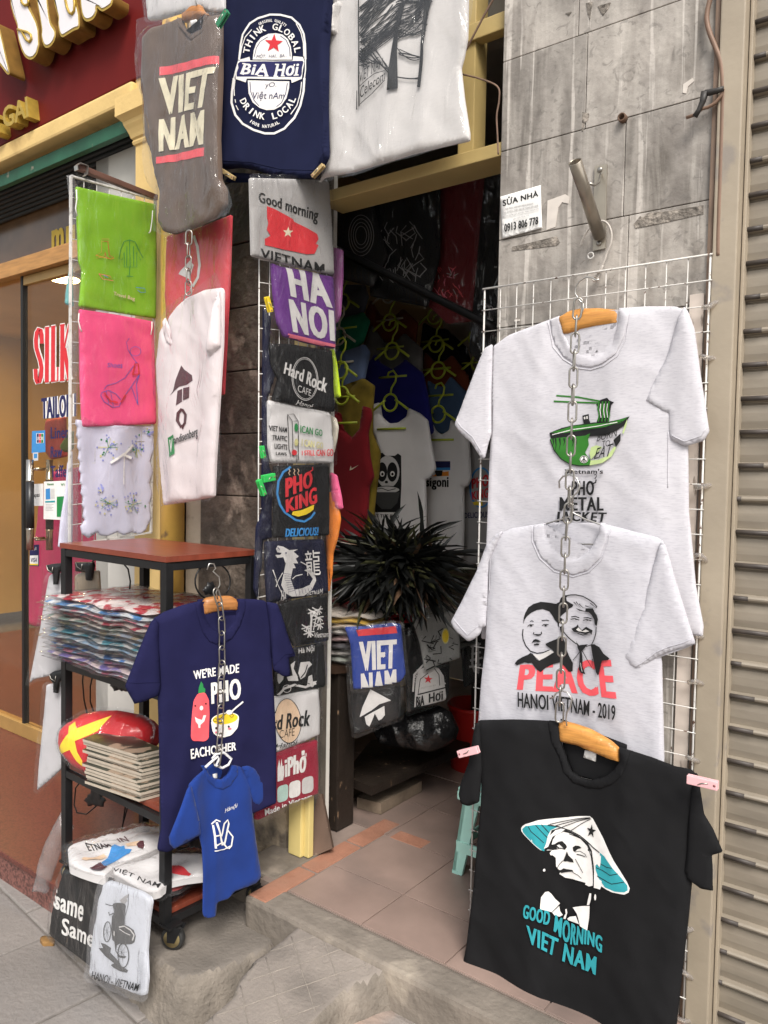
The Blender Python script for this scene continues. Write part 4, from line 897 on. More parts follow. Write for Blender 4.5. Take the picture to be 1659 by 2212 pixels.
tshirt('heather grey t-shirt with two portrait heads over a red slogan on the wire grid', P2, body, [slL, slR], M_hgrey2, art,
       collar=zI((145, 88), (150, 180), (200, 290), (280, 372), (400, 406), (500, 376), (580, 300), (622, 190), (640, 86), (575, 78), (565, 150), (520, 230), (450, 296), (380, 312), (310, 292), (250, 232), (215, 150), (212, 76)),
       inside=zI((205, 70), (585, 75), (570, 230), (450, 330), (330, 330), (230, 240)), insides=[inR], seed=5, cuff=[(1, zI((1182, 812), (1120, 842), (1030, 866), (950, 900), (830, 990))), (0, [(984, 1333), (1000, 1352), (1017, 1370), (1040, 1350)])], group='shirts shown on the wire grid',
       seams=[zI((975, 190), (945, 290), (905, 430)), zI((135, 92), (140, 190), (190, 302), (275, 386), (400, 420), (508, 388), (592, 308), (636, 195), (655, 90)), [(1062, 1200), (1060, 1280)]], lab=zI((345, 222), (412, 226), (398, 266), (336, 256)))
t = thing('wire_hanger', 'twisted silver wire hanger holding the middle grey shirt under the chain', 'hanger', P2.hit(*zI((380, 15))[0]), 'hangers holding the displayed shirts')
mb = MB(); P2h = P2.shift(-.008)
mb.tube(hook_tube(P2h, zF((308, 1505), (305, 1460), (330, 1428), (375, 1415), (420, 1440), (440, 1490), (425, 1530), (395, 1558), (390, 1610)), 0, .022), .0024, 8)
mb.build('hook', M_wire, t); mb = MB()
mb.tube(hook_tube(P2h, zF((385, 1600))+zI((375, 30), (300, 52), (215, 78), (120, 110), (220, 195), (380, 205), (545, 210), (640, 130), (575, 82), (470, 45), (395, 5))+zF((380, 1610)), 0), .0023, 8, 0)
mb.build('shoulder_wire', M_wire, t)
mb = MB()
for s_ in (0, math.pi): mb.tube([P2h.shift(.012).hit(*(np.array(zF((388, 1560))[0])+np.array([3*math.cos(s_+k*.9), k*1.6]))) + P2h.n*.0025*math.sin(s_+k*.9) for k in range(20)], .0018, 6)
mb.build('twisted_neck', M_wire, t)

# --- black shirt
P3 = PY(-.175)
body = zI((300, 1358), (150, 1350), (0, 1345))+[(1034, 1556), (1029, 1570), (1036, 1640), (1040, 1700), (1038, 1740), (1033, 1792), (1020, 1936), (1008, 2040), (996, 2106), (990, 2158), (1000, 2168), (1026, 2179), (1083, 2199), (1106, 2201), (1140, 2222), (1230, 2262), (1350, 2280), (1456, 2274)]+zL((1066, 1659), (1100, 1350), (1140, 1000), (1165, 740), (1150, 660), (1160, 400), (1195, 200), (1205, 60))+zL((1160, 10), (1060, -8))+zI((900, 1590), (697, 1525))+zI((700, 1620),)+zL((660, 15), (600, 60), (510, 82), (440, 66), (380, 20))+zI((350, 1590), (315, 1490))
slL = [(1040, 1558), (1031, 1560), (1026, 1585), (1016, 1645), (998, 1692), (995, 1715), (1000, 1734), (1016, 1739), (1038, 1731), (1044, 1660)]
slR = zL((1195, 20), (1212, 40), (1250, 290), (1310, 390), (1372, 535), (1300, 556), (1306, 640), (1306, 786), (1230, 772), (1150, 712), (1128, 655), (1140, 560), (1155, 300), (1175, 130))
inR = zL((1128, 655), (1155, 670), (1235, 735), (1306, 760), (1306, 788), (1230, 775), (1150, 715))
art = Art()
art.poly(zN((118, 300), (130, 275), (165, 250), (300, 212), (500, 198), (700, 187), (855, 183), (865, 195), (885, 205), (930, 280), (1010, 410), (1090, 560), (1190, 720), (1290, 880), (1322, 950), (1310, 995), (1260, 1020), (1120, 1000), (1000, 940), (900, 800), (700, 640), (500, 560), (380, 550), (330, 545), (250, 470), (150, 370), (120, 330)), 'white')
art.poly(zN((130, 305), (170, 270), (290, 258), (400, 272), (500, 300), (430, 330), (400, 390), (380, 480), (365, 560), (330, 540), (260, 470), (170, 380), (138, 340)), 'teal')
art.poly(zN((970, 575), (1030, 610), (1090, 680), (1150, 750), (1230, 840), (1295, 920), (1300, 970), (1260, 995), (1150, 990), (1040, 945), (960, 850), (925, 760), (925, 690), (980, 640)), 'teal')
for pts in (((200, 275), (230, 330), (300, 400), (360, 465)), ((275, 262), (320, 320), (395, 410)), ((335, 262), (370, 305), (410, 355)), ((980, 695), (1060, 725), (1125, 728)), ((930, 740), (1010, 765), (1100, 808), (1190, 790)), ((945, 830), (1050, 875), (1120, 905), (1260, 880))): art.stroke(zN(*pts), 1.5, 'black')
art.poly(zN((365, 560), (380, 480), (420, 400), (440, 330), (510, 310), (600, 340), (720, 400), (830, 480), (880, 560), (905, 720), (915, 860), (905, 930), (870, 955), (800, 935), (790, 920), (700, 895), (580, 875), (520, 840), (508, 810), (490, 770), (475, 740), (478, 640), (430, 600), (420, 580), (450, 550), (400, 540)), 'black')
art.poly(zN((420, 580), (440, 555), (500, 545), (470, 500), (440, 490), (450, 440), (480, 390), (560, 355), (640, 380), (740, 430), (820, 500), (868, 580), (895, 720), (905, 860), (895, 940), (850, 950), (805, 932), (815, 915), (700, 890), (660, 880), (575, 868), (512, 825), (520, 805), (660, 800), (690, 815), (600, 790), (510, 780), (480, 740), (478, 640), (450, 610), (425, 605)), 'white')
art.poly(zN((912, 700), (960, 640), (990, 600), (985, 700), (975, 735), (945, 700), (925, 720), (930, 790), (950, 810), (945, 850), (1005, 880), (1000, 940), (985, 972), (912, 960)), 'white')
art.poly(zN((360, 530), (420, 390), (480, 330), (600, 310), (540, 360), (450, 400), (420, 470), (405, 510)), 'white')
art.stroke(zN((400, 268), (500, 290), (620, 340), (740, 400), (830, 470), (900, 530), (970, 575)), 2.2, 'black'); art.stroke(zN((620, 380), (750, 430), (830, 510), (875, 620), (900, 780), (908, 950)), 1.8, 'black')
for a_, b_ in (((860, 195), (420, 262)), ((860, 200), (480, 282)), ((862, 203), (550, 300)), ((870, 208), (640, 345))): art.stroke(zN(a_, ((a_[0]+b_[0])/2, (a_[1]+b_[1])/2-8), b_), 1.5, 'black')
art.poly(star(*zN((872, 345))[0], 15.5, .38, -82, .72), 'black')
art.poly(zN((430, 490), (470, 485), (510, 460), (550, 455), (590, 500), (600, 525), (575, 555), (550, 520), (520, 490), (490, 500), (540, 545), (480, 520)), 'black'); art.poly(zN((660, 530), (690, 510), (735, 515), (760, 535), (710, 552), (685, 580), (668, 570)), 'black')
art.stroke(zN((480, 545), (530, 530), (570, 545)), 1.5, 'black'); art.stroke(zN((690, 580), (740, 570), (800, 600), (820, 635)), 1.2, 'black'); art.stroke(zN((705, 605), (745, 612), (800, 628)), 2, 'black')
art.poly(zN((575, 640), (600, 570), (615, 615), (660, 660), (675, 695), (630, 690), (600, 680), (580, 685), (560, 675)), 'black'); art.stroke(zN((560, 670), (520, 710), (490, 760)), 1.2, 'black'); art.stroke(zN((690, 655), (740, 740), (780, 805)), 1.3, 'black')
art.poly(zN((510, 795), (560, 760), (590, 768), (660, 778), (672, 795), (600, 800), (540, 812)), 'black'); art.stroke(zN((660, 800), (720, 830), (765, 865)), 1.3, 'black')
art.poly(ell(*zN((370, 760))[0], 2.2, 3), 'white'); art.poly(ell(*zN((935, 1055))[0], 2.4, 6.5), 'white'); art.poly(zN((868, 1015), (888, 1020), (885, 1080), (865, 1145), (835, 1150), (850, 1080)), 'white')
art.poly(zN((325, 1180), (335, 1060), (375, 1005), (410, 1000), (440, 1030), (480, 1090), (530, 1140), (500, 1175), (440, 1235), (330, 1190)), 'white'); art.poly(zN((445, 1240), (520, 1170), (530, 1230), (560, 1270), (520, 1290), (470, 1275)), 'white')
art.poly(zN((670, 1185), (760, 1165), (870, 1155), (865, 1290), (845, 1425), (760, 1380), (745, 1320), (720, 1250)), 'white'); art.poly(zN((610, 1310), (640, 1285), (710, 1275), (750, 1360), (620, 1325)), 'white'); art.poly(zN((588, 1205), (605, 1200), (612, 1240), (600, 1280), (590, 1315), (565, 1310), (580, 1270), (592, 1255)), 'white')
def arch(k): return lambda x, y: (0, -k*math.sin(math.pi*x))
art.text('GOOD', zN((160, 1120), (432, 1225), (418, 1380), (142, 1270)), 'teal', .04, 0, 1.02); art.text('MORNING', zN((478, 1262), (1015, 1490), (1006, 1682), (462, 1440)), 'teal', .04, 0, 1.03, warp=lambda x, y: (0, (8*math.sin(2*math.pi*x)+4*math.sin(math.pi*x))*(1.2-y)))
art.text('VIET', zN((188, 1352), (520, 1530), (480, 1722), (205, 1550)), 'teal', .04, 0, 1.04); art.text('NAM', zN((585, 1572), (948, 1720), (928, 1926), (565, 1762)), 'teal', .04, 0, 1.04)
tshirt('black t-shirt with a white face under a teal conical hat, lowest on the wire grid', P3, body, [slL, slR], M_black, art,
       collar=zI((240, 1352), (262, 1480), (315, 1590))+zL((338, 20), (400, 96), (490, 132), (575, 132), (655, 100), (725, 40))+zI((765, 1590), (772, 1548), (697, 1525), (700, 1620))+zL((660, 15), (600, 60), (510, 82), (440, 66), (380, 20))+zI((350, 1590), (315, 1490), (300, 1360)),
       inside=zI((290, 1355), (720, 1525), (720, 1640), (690, 1720), (520, 1760), (380, 1720), (310, 1560)), insides=[inR], seed=8, group='shirts shown on the wire grid', lab=zI((455, 1555), (530, 1572), (524, 1630), (445, 1602)),
       seams=[zL((1190, 40), (1160, 250), (1150, 480), (1140, 600)), [(1002, 2150), (1030, 2161), (1086, 2181), (1110, 2184)]], wr=w_drape(.016, 3))
wood_hanger('wooden_hanger', 'orange wooden hanger in the collar of the black shirt', P3.shift(-.004), zI((298, 1368), (340, 1360), (400, 1374), (500, 1408), (570, 1445), (640, 1488), (692, 1535), (700, 1622), (630, 1600), (560, 1572), (420, 1512), (312, 1490)), zI((245, 1208), (268, 1202), (285, 1175), (320, 1158), (360, 1170), (388, 1215), (378, 1260), (355, 1300), (350, 1340), (355, 1385)), hook_h=.018)
chain('chain', 'long steel chain hanging down over the three shirts on the wire grid', PY(-.185), [(1250, 648), (1244, 700), (1239, 800), (1236, 900), (1232, 1000), (1229, 1090), (1222, 1160), (1219, 1250), (1216, 1340), (1212, 1440), (1210, 1500), (1208, 1556)], M_steel, L=.0515, wd=.0098, pitch=.0425)

def clothespin(label, pl, a, b, wpx, mat, group=None, name='clothespin'):
    A, B_ = pl.hit(*a), pl.hit(*b); d = (B_-A).normalized(); L = (B_-A).length; sd_ = d.cross(pl.n).normalized(); wd = wpx/FPX*((A-CAM).length)
    t = thing(name, label, 'clothespin', A, group)
    for s in (-1, 1):
        mb = MB(); o_ = pl.n*(s*.0045)
        mb.obox(A.lerp(B_, .5)+o_+pl.n*.004, d, sd_, pl.n, L/2, wd/2, .0028, 0, .002); mb.build('arm', mat, t)
    mb = MB(); mb.tube([A.lerp(B_, .35)+sd_*wd*.35-pl.n*.0+pl.n*.010, A.lerp(B_, .5)+sd_*wd*.0+pl.n*.012, A.lerp(B_, .7)-sd_*wd*.1+pl.n*.011], .0016, 6); mb.tube([A.lerp(B_, .5)+sd_*wd*.3, A.lerp(B_, .5)-sd_*wd*.3], .0035, 8); mb.build('spring', M_steel, t)
    mb = MB(); mb.lathe(B_.lerp(A, .1)+pl.n*.0105, pl.n, [(.003, 0), (.003, .001)], 10); mb.build('hole_rim', pm('pin_hole', (.25, .1, .1), .6), t)
    return t
M_pink = pm('pink_plastic', (.78, .44, .46), .35, .06, 20)
clothespin('pale pink clothespin at the right shoulder of the black shirt', PY(-.225), zL((1140, 65))[0], zL((1340, 112))[0], 17, M_pink, 'pink clothespins on the black shirt')
clothespin('pale pink clothespin beside the left shoulder of the black shirt', PY(-.225), (1035, 1618), (993, 1628), 15, M_pink, 'pink clothespins on the black shirt')

# --- things on the stone wall
t = thing('flagpole_holder', 'slanted steel flagpole tube bracketed to the stone wall above the grid', 'pole holder', onY(1295, 520, 0))
PW = PY(-.016); mb = MB(); cs = [PW.hit(u, v) for u, v in zC((538, 1078), (618, 1065), (608, 1610), (525, 1628))]; mb.prism([c+Vector((0, -.003, 0)) for c in cs], (0, .004, 0)); mb.build('base_plate', pm('plate_metal', (.38, .34, .28), .45, .15, 9, metal=.6), t)
A = onY(1242, 349, -.19); B_ = onY(1294, 508, -.03); mb = MB(); ax = (A-B_).normalized(); Ltube = (A-B_).length
prof = [(.0162, -.004), (.0162, Ltube), (.0145, Ltube+.0005), (.0135, Ltube-.002), (.0135, Ltube-.16), (.001, Ltube-.161)]
mb.lathe(B_, ax, prof, 24); mb.build('tube', pm('steel_tube', (.33, .29, .24), .3, .15, 8, metal=.8, stretch=(4, 4, 1)), t)
mb = MB(); mb.tube([PW.hit(*zC((580, 1130))[0])+Vector((0, -.004, 0)), onY(*zC((565, 1180))[0], -.05), onY(*zC((535, 1200))[0], -.075), onY(*zC((500, 1190))[0], -.095)], .0035, 8); mb.build('brace_rod', M_steel, t)
mb = MB()
for p in zC((573, 1102), (566, 1580)): c = PW.hit(*p); mb.lathe(c+Vector((0, -.003, 0)), (0, -1, 0), [(.007, 0), (.007, .002), (.004, .004)], 12); mb.bar(c+Vector((-.004, -.0072, .002)), c+Vector((.004, -.0072, -.002)), .001)
mb.build('screw', M_steel, t)
def wire(name, label, cat, pl, pts, r, mat, group=None):
    mb = MB(); P = [pl.hit(*p[:2])+pl.n*(p[2] if len(p) > 2 else 0) for p in pts]; Q_ = []
    for i in range(len(P)-1):
        p0, p1, p2, p3 = P[max(0, i-1)], P[i], P[i+1], P[min(len(P)-1, i+2)]
        for k in range(5):
            s = k/5; Q_.append(.5*((2*p1)+(p2-p0)*s+(2*p0-5*p1+4*p2-p3)*s*s+(3*p1-p0-3*p2+p3)*s**3))
    Q_.append(P[-1]); mb.tube(Q_, r, 7); return tag(mb.build(name, mat), label, cat, group)
wire('tie_wire', 'grey tie wire looped round the flagpole tube down to the top of the grid', 'wire', PY(-.03), zC((445, 1590), (455, 1560), (485, 1500), (530, 1450), (580, 1432), (620, 1450), (645, 1510), (640, 1580), (615, 1640))+zF((600, 30), (570, 90), (545, 130), (520, 145), (530, 160), (555, 150), (590, 60)), .0028, pm('grey_wire', (.46, .42, .38), .5, .1, 20))
wire('cable', 'brown cable hanging down the wall beside the shutter rail', 'cable', PY(-.03), zC((1285, -10), (1268, 60), (1262, 130), (1280, 210), (1320, 310), (1350, 390), (1362, 470), (1365, 545), (1368, 620), (1365, 700), (1360, 900), (1350, 1200), (1340, 1500), (1338, 1659)), .006, pm('brown_cable', (.21, .13, .09), .55, .15, 20))
t = thing('taped_cable_end', 'loose cable end bound in black tape dangling from the wall cable', 'cable', onY(*zC((1250, 640))[0], -.04))
mb = MB(); mb.tube(hook_tube(PY(-.045), zC((1372, 572), (1330, 588), (1280, 600), (1248, 598)), 0), [.006, .007, .008, .006], 8); mb.tube(hook_tube(PY(-.045), zC((1250, 598), (1235, 660), (1210, 715), (1185, 755)), 0), [.010, .0075, .006, .007], 8); mb.build('black_tape', pm('black_tape', (.03, .027, .025), .5, .2, 20), t)
mb = MB(); mb.tube(hook_tube(PY(-.04), zC((1368, 575), (1355, 620), (1320, 665), (1270, 695), (1230, 705), (1195, 740), (1130, 762)), 0), .0042, 7); mb.build('core_wire', pm('brown_cable', (.21, .13, .09)), t)
mb = MB(); c = onY(*zC((724, 772))[0], -.012); mb.lathe(c, (0, -1, 0), [(.011, -.01), (.011, .016), (.008, .017), (.007, .003)], 14); tag(mb.build('pipe_stub', pm('rusty_pipe', (.12, .07, .045), .7, .3, 30)), 'short rusty pipe stub sticking out of a joint in the stone wall', 'pipe')
t = thing('wall_hook', 'small white screw eye holding the grid to the stone wall', 'hook', onY(*zF((500, 5))[0], -.02))
mb = MB(); c = onY(*zF((518, 2))[0], -.02); mb.tube([c+Vector((.008*math.cos(a*.6), -.008, .008*math.sin(a*.6))) for a in range(11)], .002, 7, 0, True); mb.build('ring', M_white, t); mb = MB(); mb.tube([c+Vector((0, .01, .006)), c+Vector((0, -.008, .008))], .002, 7); mb.build('shank', M_white, t)

PN = PY(-.018); quad = [(1081, 425), (1167.5, 400), (1170.5, 492), (1085, 515.5)]
cl = Cloth(PN, quad, .0004, .005, w_sag(.0006, 12, 2), 0, .0005, 0)
t = thing('paper_notice', 'white printed notice with a phone number stuck on the stone wall beside the opening', 'notice', PN.hit(1085, 515)); cl.build('sheet', pm('paper_white', (.78, .77, .75), .7, .03, 20), t, .02)
art = Art(); art.text('SỬA NHÀ', zC((-62, 1285), (172, 1228), (172, 1272), (-58, 1338)), 'black', .035)
rows = [('CẢI TẠO, CƠI NỚI TẦNG PHÒNG', -40, 140, 1345, 1310), ('NHÀ KHUNG THÉP, SÀN BÊ TÔNG SIÊU NHẸ', -58, 172, 1372, 1325), ('CHỐNG THẤM DỘT, SƠN BẢ, TRẦN THẠCH CAO', -62, 180, 1398, 1345), ('NỘI THẤT TỪ A -> Z', 10, 112, 1415, 1388)]
for s_, xa, xb, ya, yb in rows: art.text(s_, zC((xa, ya), (xb, yb), (xb, yb+15), (xa, ya+16)), 'grey', .01)
art.text('0913 806 778', zC((-46, 1455), (176, 1405), (176, 1456), (-44, 1508)), 'black', .04)
art.build(cl, t, 'lettering', eps=.0005)
# ================================================================ SHIRTS HUNG HIGH
ORD = ['topmost', 'second', 'third', 'fourth', 'fifth', 'sixth', 'seventh', 'eighth', 'ninth', 'tenth', 'eleventh', 'twelfth', 'thirteenth', 'fourteenth']
M_navy = cloth_m('navy', (.0105, .013, .040), .12); M_brown = cloth_m('brown_grey', (.115, .080, .062), .14)
M_wht = cloth_m('white', (.62, .60, .60), .04); M_whtp = cloth_m('pinkish_white', (.72, .64, .65), .04)
G_high = 'shirts hung high under the awning'
# brown VIET NAM
PB = PY(-.27)
uv = zA((925, 330), (925, 250), (990, 185), (1180, 112), (1195, 170), (1260, 250), (1330, 200), (1345, 110), (1440, 95), (1440, 500), (1425, 900), (1435, 1165), (1470, 1230), (1470, 1330), (1400, 1415), (1280, 1470), (1130, 1520), (1060, 1500), (1025, 1430), (1040, 1260), (1005, 1130), (985, 1000), (945, 880), (935, 640), (915, 560))
art = Art()
art.poly(zA((1055, 445), (1435, 373), (1435, 425), (1057, 500)), 'coral'); art.poly(zA((1030, 1025), (1345, 965), (1340, 1020), (1030, 1068)), 'coral')
art.text('VIET', zA((1052, 520), (1425, 447), (1368, 706), (1068, 752)), 'cream', .05, 0, 1.04); art.text('NAM', zA((1052, 782), (1356, 724), (1342, 945), (1046, 990)), 'cream', .05, 0, 1.04)
r, cl = pack('hung_shirt', 'grey-brown VIET NAM shirt with two red bars in a long creased plastic sleeve', 't-shirt', PB, uv, M_brown, art, G_high, .022, .06, w_drape(.014, 4, 8), fuv=zA((945, 132), (910, 145), (910, 250), (893, 400), (905, 580), (935, 650), (940, 1000), (965, 1180), (1022, 1260), (1012, 1500), (1085, 1532), (1290, 1478), (1502, 1388), (1526, 1330), (1502, 1222), (1440, 1170), (1432, 900), (1442, 500), (1462, 92), (1180, 90)), amp=.015, f=8, seed=3, part='shirt_body')
cc = Cloth(PB, zA((1195, 170), (1260, 250), (1330, 200), (1345, 110), (1365, 115), (1350, 215), (1262, 280), (1180, 185), (1170, 120)), .003, .01, None, .014, .004, 0); cc.build('collar', M_brown, r)
lc = Cloth(PB, zA((1240, 140), (1280, 130), (1290, 160), (1245, 172)), .001, .01, None, .006, .001, 0); lc.build('neck_label', pm('label_white', (.75, .74, .72)), r)
wood_hanger('wooden_hanger', 'brown wooden hanger in the neck of the plastic-wrapped grey-brown shirt', PB, zA((1185, 145), (1183, 90), (1240, 42), (1300, 28), (1318, 70), (1360, 100), (1250, 130)), zA((1275, 35), (1265, 0), (1280, -30), (1250, -50)), M_hwood2, None)
uv = zA((945, -60), (1455, -60), (1455, 70), (1380, 85), (1310, 60), (1200, 75), (1120, 100), (1040, 125), (960, 130))
pack('hung_shirt', 'white shirt hem wrapped in plastic cut off by the top edge of the photo', 't-shirt', PB.shift(-.03), uv, M_wht, None, G_high, .014, .03, None, seed=5, amp=.010, part='shirt_body')
# navy BIA HOI
PN_ = PV(475, -.20, 715, -.16)
uv = [(495, -60), (492, 0), (488, 67), (480, 167), (476, 267), (474, 330), (475, 386), (480, 388), (488, 366), (520, 362), (555, 368), (590, 381), (622, 384), (660, 386), (686, 384), (700, 360), (711, 340), (709, 233), (711, 100), (718, 0), (720, -60)]
b = zBH; art = Art()
art.stroke(b((280, 930), (300, 700), (330, 560), (440, 400), (560, 330), (740, 275), (900, 280), (1060, 320), (1180, 430), (1240, 560), (1258, 700), (1262, 930)), 4.2, 'white'); art.stroke(b((205, 1200), (180, 1400), (175, 1560), (230, 1740), (340, 1870), (500, 1960), (660, 2010), (800, 2010), (950, 1940), (1090, 1780), (1180, 1600), (1230, 1400), (1245, 1200)), 4.6, 'white')
art.stroke(b((275, 940), (235, 1080), (205, 1210)), 2.5, 'white'); art.stroke(b((1262, 930), (1262, 1080), (1245, 1210)), 2.5, 'white')
art.stroke(b((290, 900), (320, 730), (370, 600), (470, 490)), 2, 'white'); art.stroke(b((1130, 410), (1200, 540), (1235, 690), (1240, 890)), 2, 'white'); art.stroke(b((225, 1220), (210, 1350), (215, 1460)), 2, 'white'); art.stroke(b((1205, 1260), (1185, 1420), (1130, 1600), (1040, 1730)), 2, 'white'); art.stroke(b((225, 1510), (235, 1560)), 1.6, 'white'); art.stroke(b((240, 1600), (275, 1670)), 1.6, 'white')
art.poly(b((485, 930), (500, 800), (540, 690), (610, 610), (720, 555), (830, 548), (930, 570), (1010, 640), (1050, 740), (1065, 850), (1065, 935)), 'white')
art.stroke(b((510, 890), (540, 760), (600, 670), (710, 600)), 1.4, 'navy'); art.stroke(b((895, 588), (980, 650), (1030, 760), (1040, 890)), 1.6, 'navy')
art.poly(b((415, 1235), (1025, 1250), (1020, 1350), (980, 1500), (900, 1610), (800, 1665), (690, 1672), (590, 1640), (490, 1560), (430, 1430)), 'white')
art.stroke(b((448, 1260), (460, 1400), (510, 1530), (580, 1610)), 1.6, 'navy'); art.stroke(b((995, 1280), (970, 1430), (910, 1560), (835, 1620)), 1.6, 'navy')
art.poly(b((300, 925), (440, 890), (450, 945), (1075, 950), (1085, 885), (1230, 900), (1250, 960), (1225, 1100), (1210, 1215), (1060, 1275), (1050, 1225), (400, 1210), (385, 1265), (235, 1215), (230, 1120), (260, 980)), 'white')
art.poly(b((295, 960), (1225, 955), (1235, 980), (1215, 1050), (1210, 1150), (1190, 1190), (250, 1180), (250, 1120), (275, 1050), (265, 990)), 'navy')
art.text('BiA', b((335, 985), (720, 1000), (715, 1172), (300, 1140)), 'white', .05, .12); art.text('Hơi', b((820, 1000), (1175, 985), (1160, 1165), (795, 1178)), 'white', .05, .12)
for pts in (((300, 1130), (360, 1148)), ((330, 985), (380, 992)), ((560, 1168), (640, 1170)), ((660, 1172), (720, 1172)), ((790, 1175), (860, 1178)), ((900, 1170), (960, 1172)), ((815, 1002), (870, 1005)), ((920, 1003), (980, 1003)), ((1090, 1165), (1165, 1160))): art.stroke(b(*pts), 2.6, 'white')
art.poly(star(*b((800, 700))[0], 20.5, .42, -86), 'red')
art.text('MỘT.  HAI..  BA...', b((545, 850), (1000, 840), (995, 910), (545, 922)), 'navy', -.005, .15); art.text('yO.', b((670, 1268), (835, 1262), (830, 1345), (672, 1362)), 'navy', -.012, .1)
art.text('Việt nAm', b((490, 1400), (955, 1405), (950, 1530), (490, 1535)), 'navy', .0, .15)
art.arc('THINK GLOBAL', *b((775, 900))[0], 57, 65, 187, 354, 14, 'white', .035); art.arc('ORIGINAL QUALITY', *b((770, 900))[0], 60, 78, 243, 303, 6.2, 'white', .03)
art.arc('DRINK LOCAL', *b((715, 1350))[0], 58, 62, 158, 18, 14, 'white', .035); art.arc('100% NATURAL', *b((690, 1350))[0], 62, 83, 122, 62, 7, 'white', .03)
t, cl = tshirt('navy blue t-shirt with an oval beer label print hung between two plastic-wrapped shirts', PN_, uv, [], M_navy, art, seed=12, thick=.022, group=G_high, seams=[[(477, 372), (488, 352), (555, 356), (620, 371), (690, 372), (710, 330)], [(706, 240), (704, 300), (708, 340)]], wr=w_hang(.012, 7, 1.0, 14))
cl2 = Cloth(PN_, [(476, 388), (490, 368), (560, 372), (622, 388), (640, 388), (560, 383), (500, 378), (484, 390)], .003, .02, None, -.02, .003, 0); cl2.build('back_hem', M_navy, t)
# grey telecom shirt
PTc = PV(695, -.13, 1025, -.09)
M_telg = heather('heather_warm', (.60, .575, .56), (.44, .42, .42), .6)
uv = zB((500, -120), (500, 0), (490, 110), (475, 260), (470, 420), (470, 700), (485, 1020), (450, 1100), (410, 1185), (440, 1150), (640, 1112), (830, 1055), (1010, 1000), (1210, 950), (1382, 912), (1385, 870), (1350, 640), (1328, 440), (1345, 380), (1370, 250), (1375, 0), (1380, -120))
art = Art(); rr = random.Random(4)
def scrib(p0, p1, n, spread, w, bow=.15):
    for k in range(n):
        a = np.array(p0, float)+np.array([rr.uniform(-1, 1)*spread[0], rr.uniform(-1, 1)*spread[1]]); c = np.array(p1, float)+np.array([rr.uniform(-1, 1)*spread[2], rr.uniform(-1, 1)*spread[3]])
        m = (a+c)/2+np.array([0, rr.uniform(-.3, 1)*bow*np.linalg.norm(c-a)]); pts = [tuple((1-s)**2*a+2*s*(1-s)*m+s*s*c) for s in np.linspace(0, 1, 9)]
        art.stroke(zB(*pts), rr.uniform(1.0, 2.0)*w, 'black')
scrib((690, 150), (960, -90), 34, (10, 110, 60, 30), 1.3, .1); scrib((700, 330), (930, 130), 30, (15, 90, 30, 90), 1.3, .15); scrib((930, 60), (1130, -20), 26, (20, 130, 30, 60), 1.3, .3)
scrib((930, 200), (1100, 170), 18, (20, 80, 30, 90), 1.2, .45); scrib((690, 380), (780, 420), 16, (10, 60, 60, 50), 1.2, .3); scrib((730, 300), (890, 480), 5, (30, 30, 10, 20), 1.6, .4); scrib((940, 330), (1090, 370), 4, (10, 40, 8, 20), 1.6, .6); scrib((930, 500), (1080, 520), 2, (8, 20, 8, 20), 1.6, .3)
art.poly(zB((950, 40), (985, 40), (945, 200), (935, 350), (940, 590), (875, 605), (880, 500), (900, 340), (925, 200)), 'black'); art.poly(zB((1120, -60), (1160, -20), (1125, 120), (1100, 300), (1095, 430), (1082, 580), (1060, 580), (1072, 430), (1080, 300), (1095, 120)), 'black')
art.poly(zB((682, 0), (690, 0), (690, 700), (682, 705)), 'black'); art.poly(zB((670, 600), (674, 600), (672, 722), (666, 722)), 'black')
art.text('VIET NAM', zB((692, 480), (850, 395), (850, 455), (692, 555)), 'black', -.005, .1); art.text('Celecom', zB((695, 585), (865, 470), (862, 535), (695, 655)), 'black', .0, .1); art.stroke(zB((692, 575), (790, 500), (860, 478)), 1.4, 'black'); art.stroke(zB((692, 690), (780, 625), (860, 540)), 1.4, 'black')
r, cl = pack('hung_shirt', 'pale grey shirt with a tangle of black power cables wrapped in plastic', 't-shirt', PTc, uv, M_telg, art, G_high, .02, .05, w_drape(.014, 6, 6), seed=6, amp=.016, f=6, part='shirt_body',
     fuv=zB((480, -120), (470, 300), (462, 700), (478, 1020), (398, 1196), (440, 1192), (640, 1150), (1010, 1035), (1390, 918), (1387, 880), (1345, 600), (1338, 425), (1400, 200), (1430, 0), (1435, -120)))
sl = Cloth(PTc, zB((500, 60), (560, 20), (572, 45), (545, 120), (540, 230), (510, 240), (490, 200)), .02, .02, w_hang(.005, 14, 5, 3), .012, .004); sl.build('sleeve', M_telg, r)
M_gpl = pm('green_plastic', (.03, .19, .09), .4, .1, 20); M_lpin = pm('bright_green_plastic', (.04, .48, .10), .4, .1, 20); M_wpin = pm('wood_pin', (.36, .26, .12), .6, .2, 20)
clothespin('dark green clothespin between the grey-brown and the navy shirt', PB.shift(.04), zA((1420, 175))[0], zA((1482, 75))[0], 12, M_gpl)
clothespin('wooden clothespin at the lower left corner of the navy shirt', PN_.shift(.03), zA((1445, 1108))[0], zA((1525, 1160))[0], 8, M_wpin, 'wooden clothespins on the navy shirt')
clothespin('wooden clothespin at the lower right corner of the navy shirt', PN_.shift(.03), zB((445, 1072))[0], zB((372, 1150))[0], 8, M_wpin, 'wooden clothespins on the navy shirt')
wire('twine', 'brown cord tied from the plastic corner of the cable-print shirt to the ceiling', 'cord', PY(-.06), zB((1290, 425), (1340, 360), (1420, 210), (1500, 60), (1560, -40)), .003, pm('brown_cord', (.16, .10, .07), .8, .2, 30))
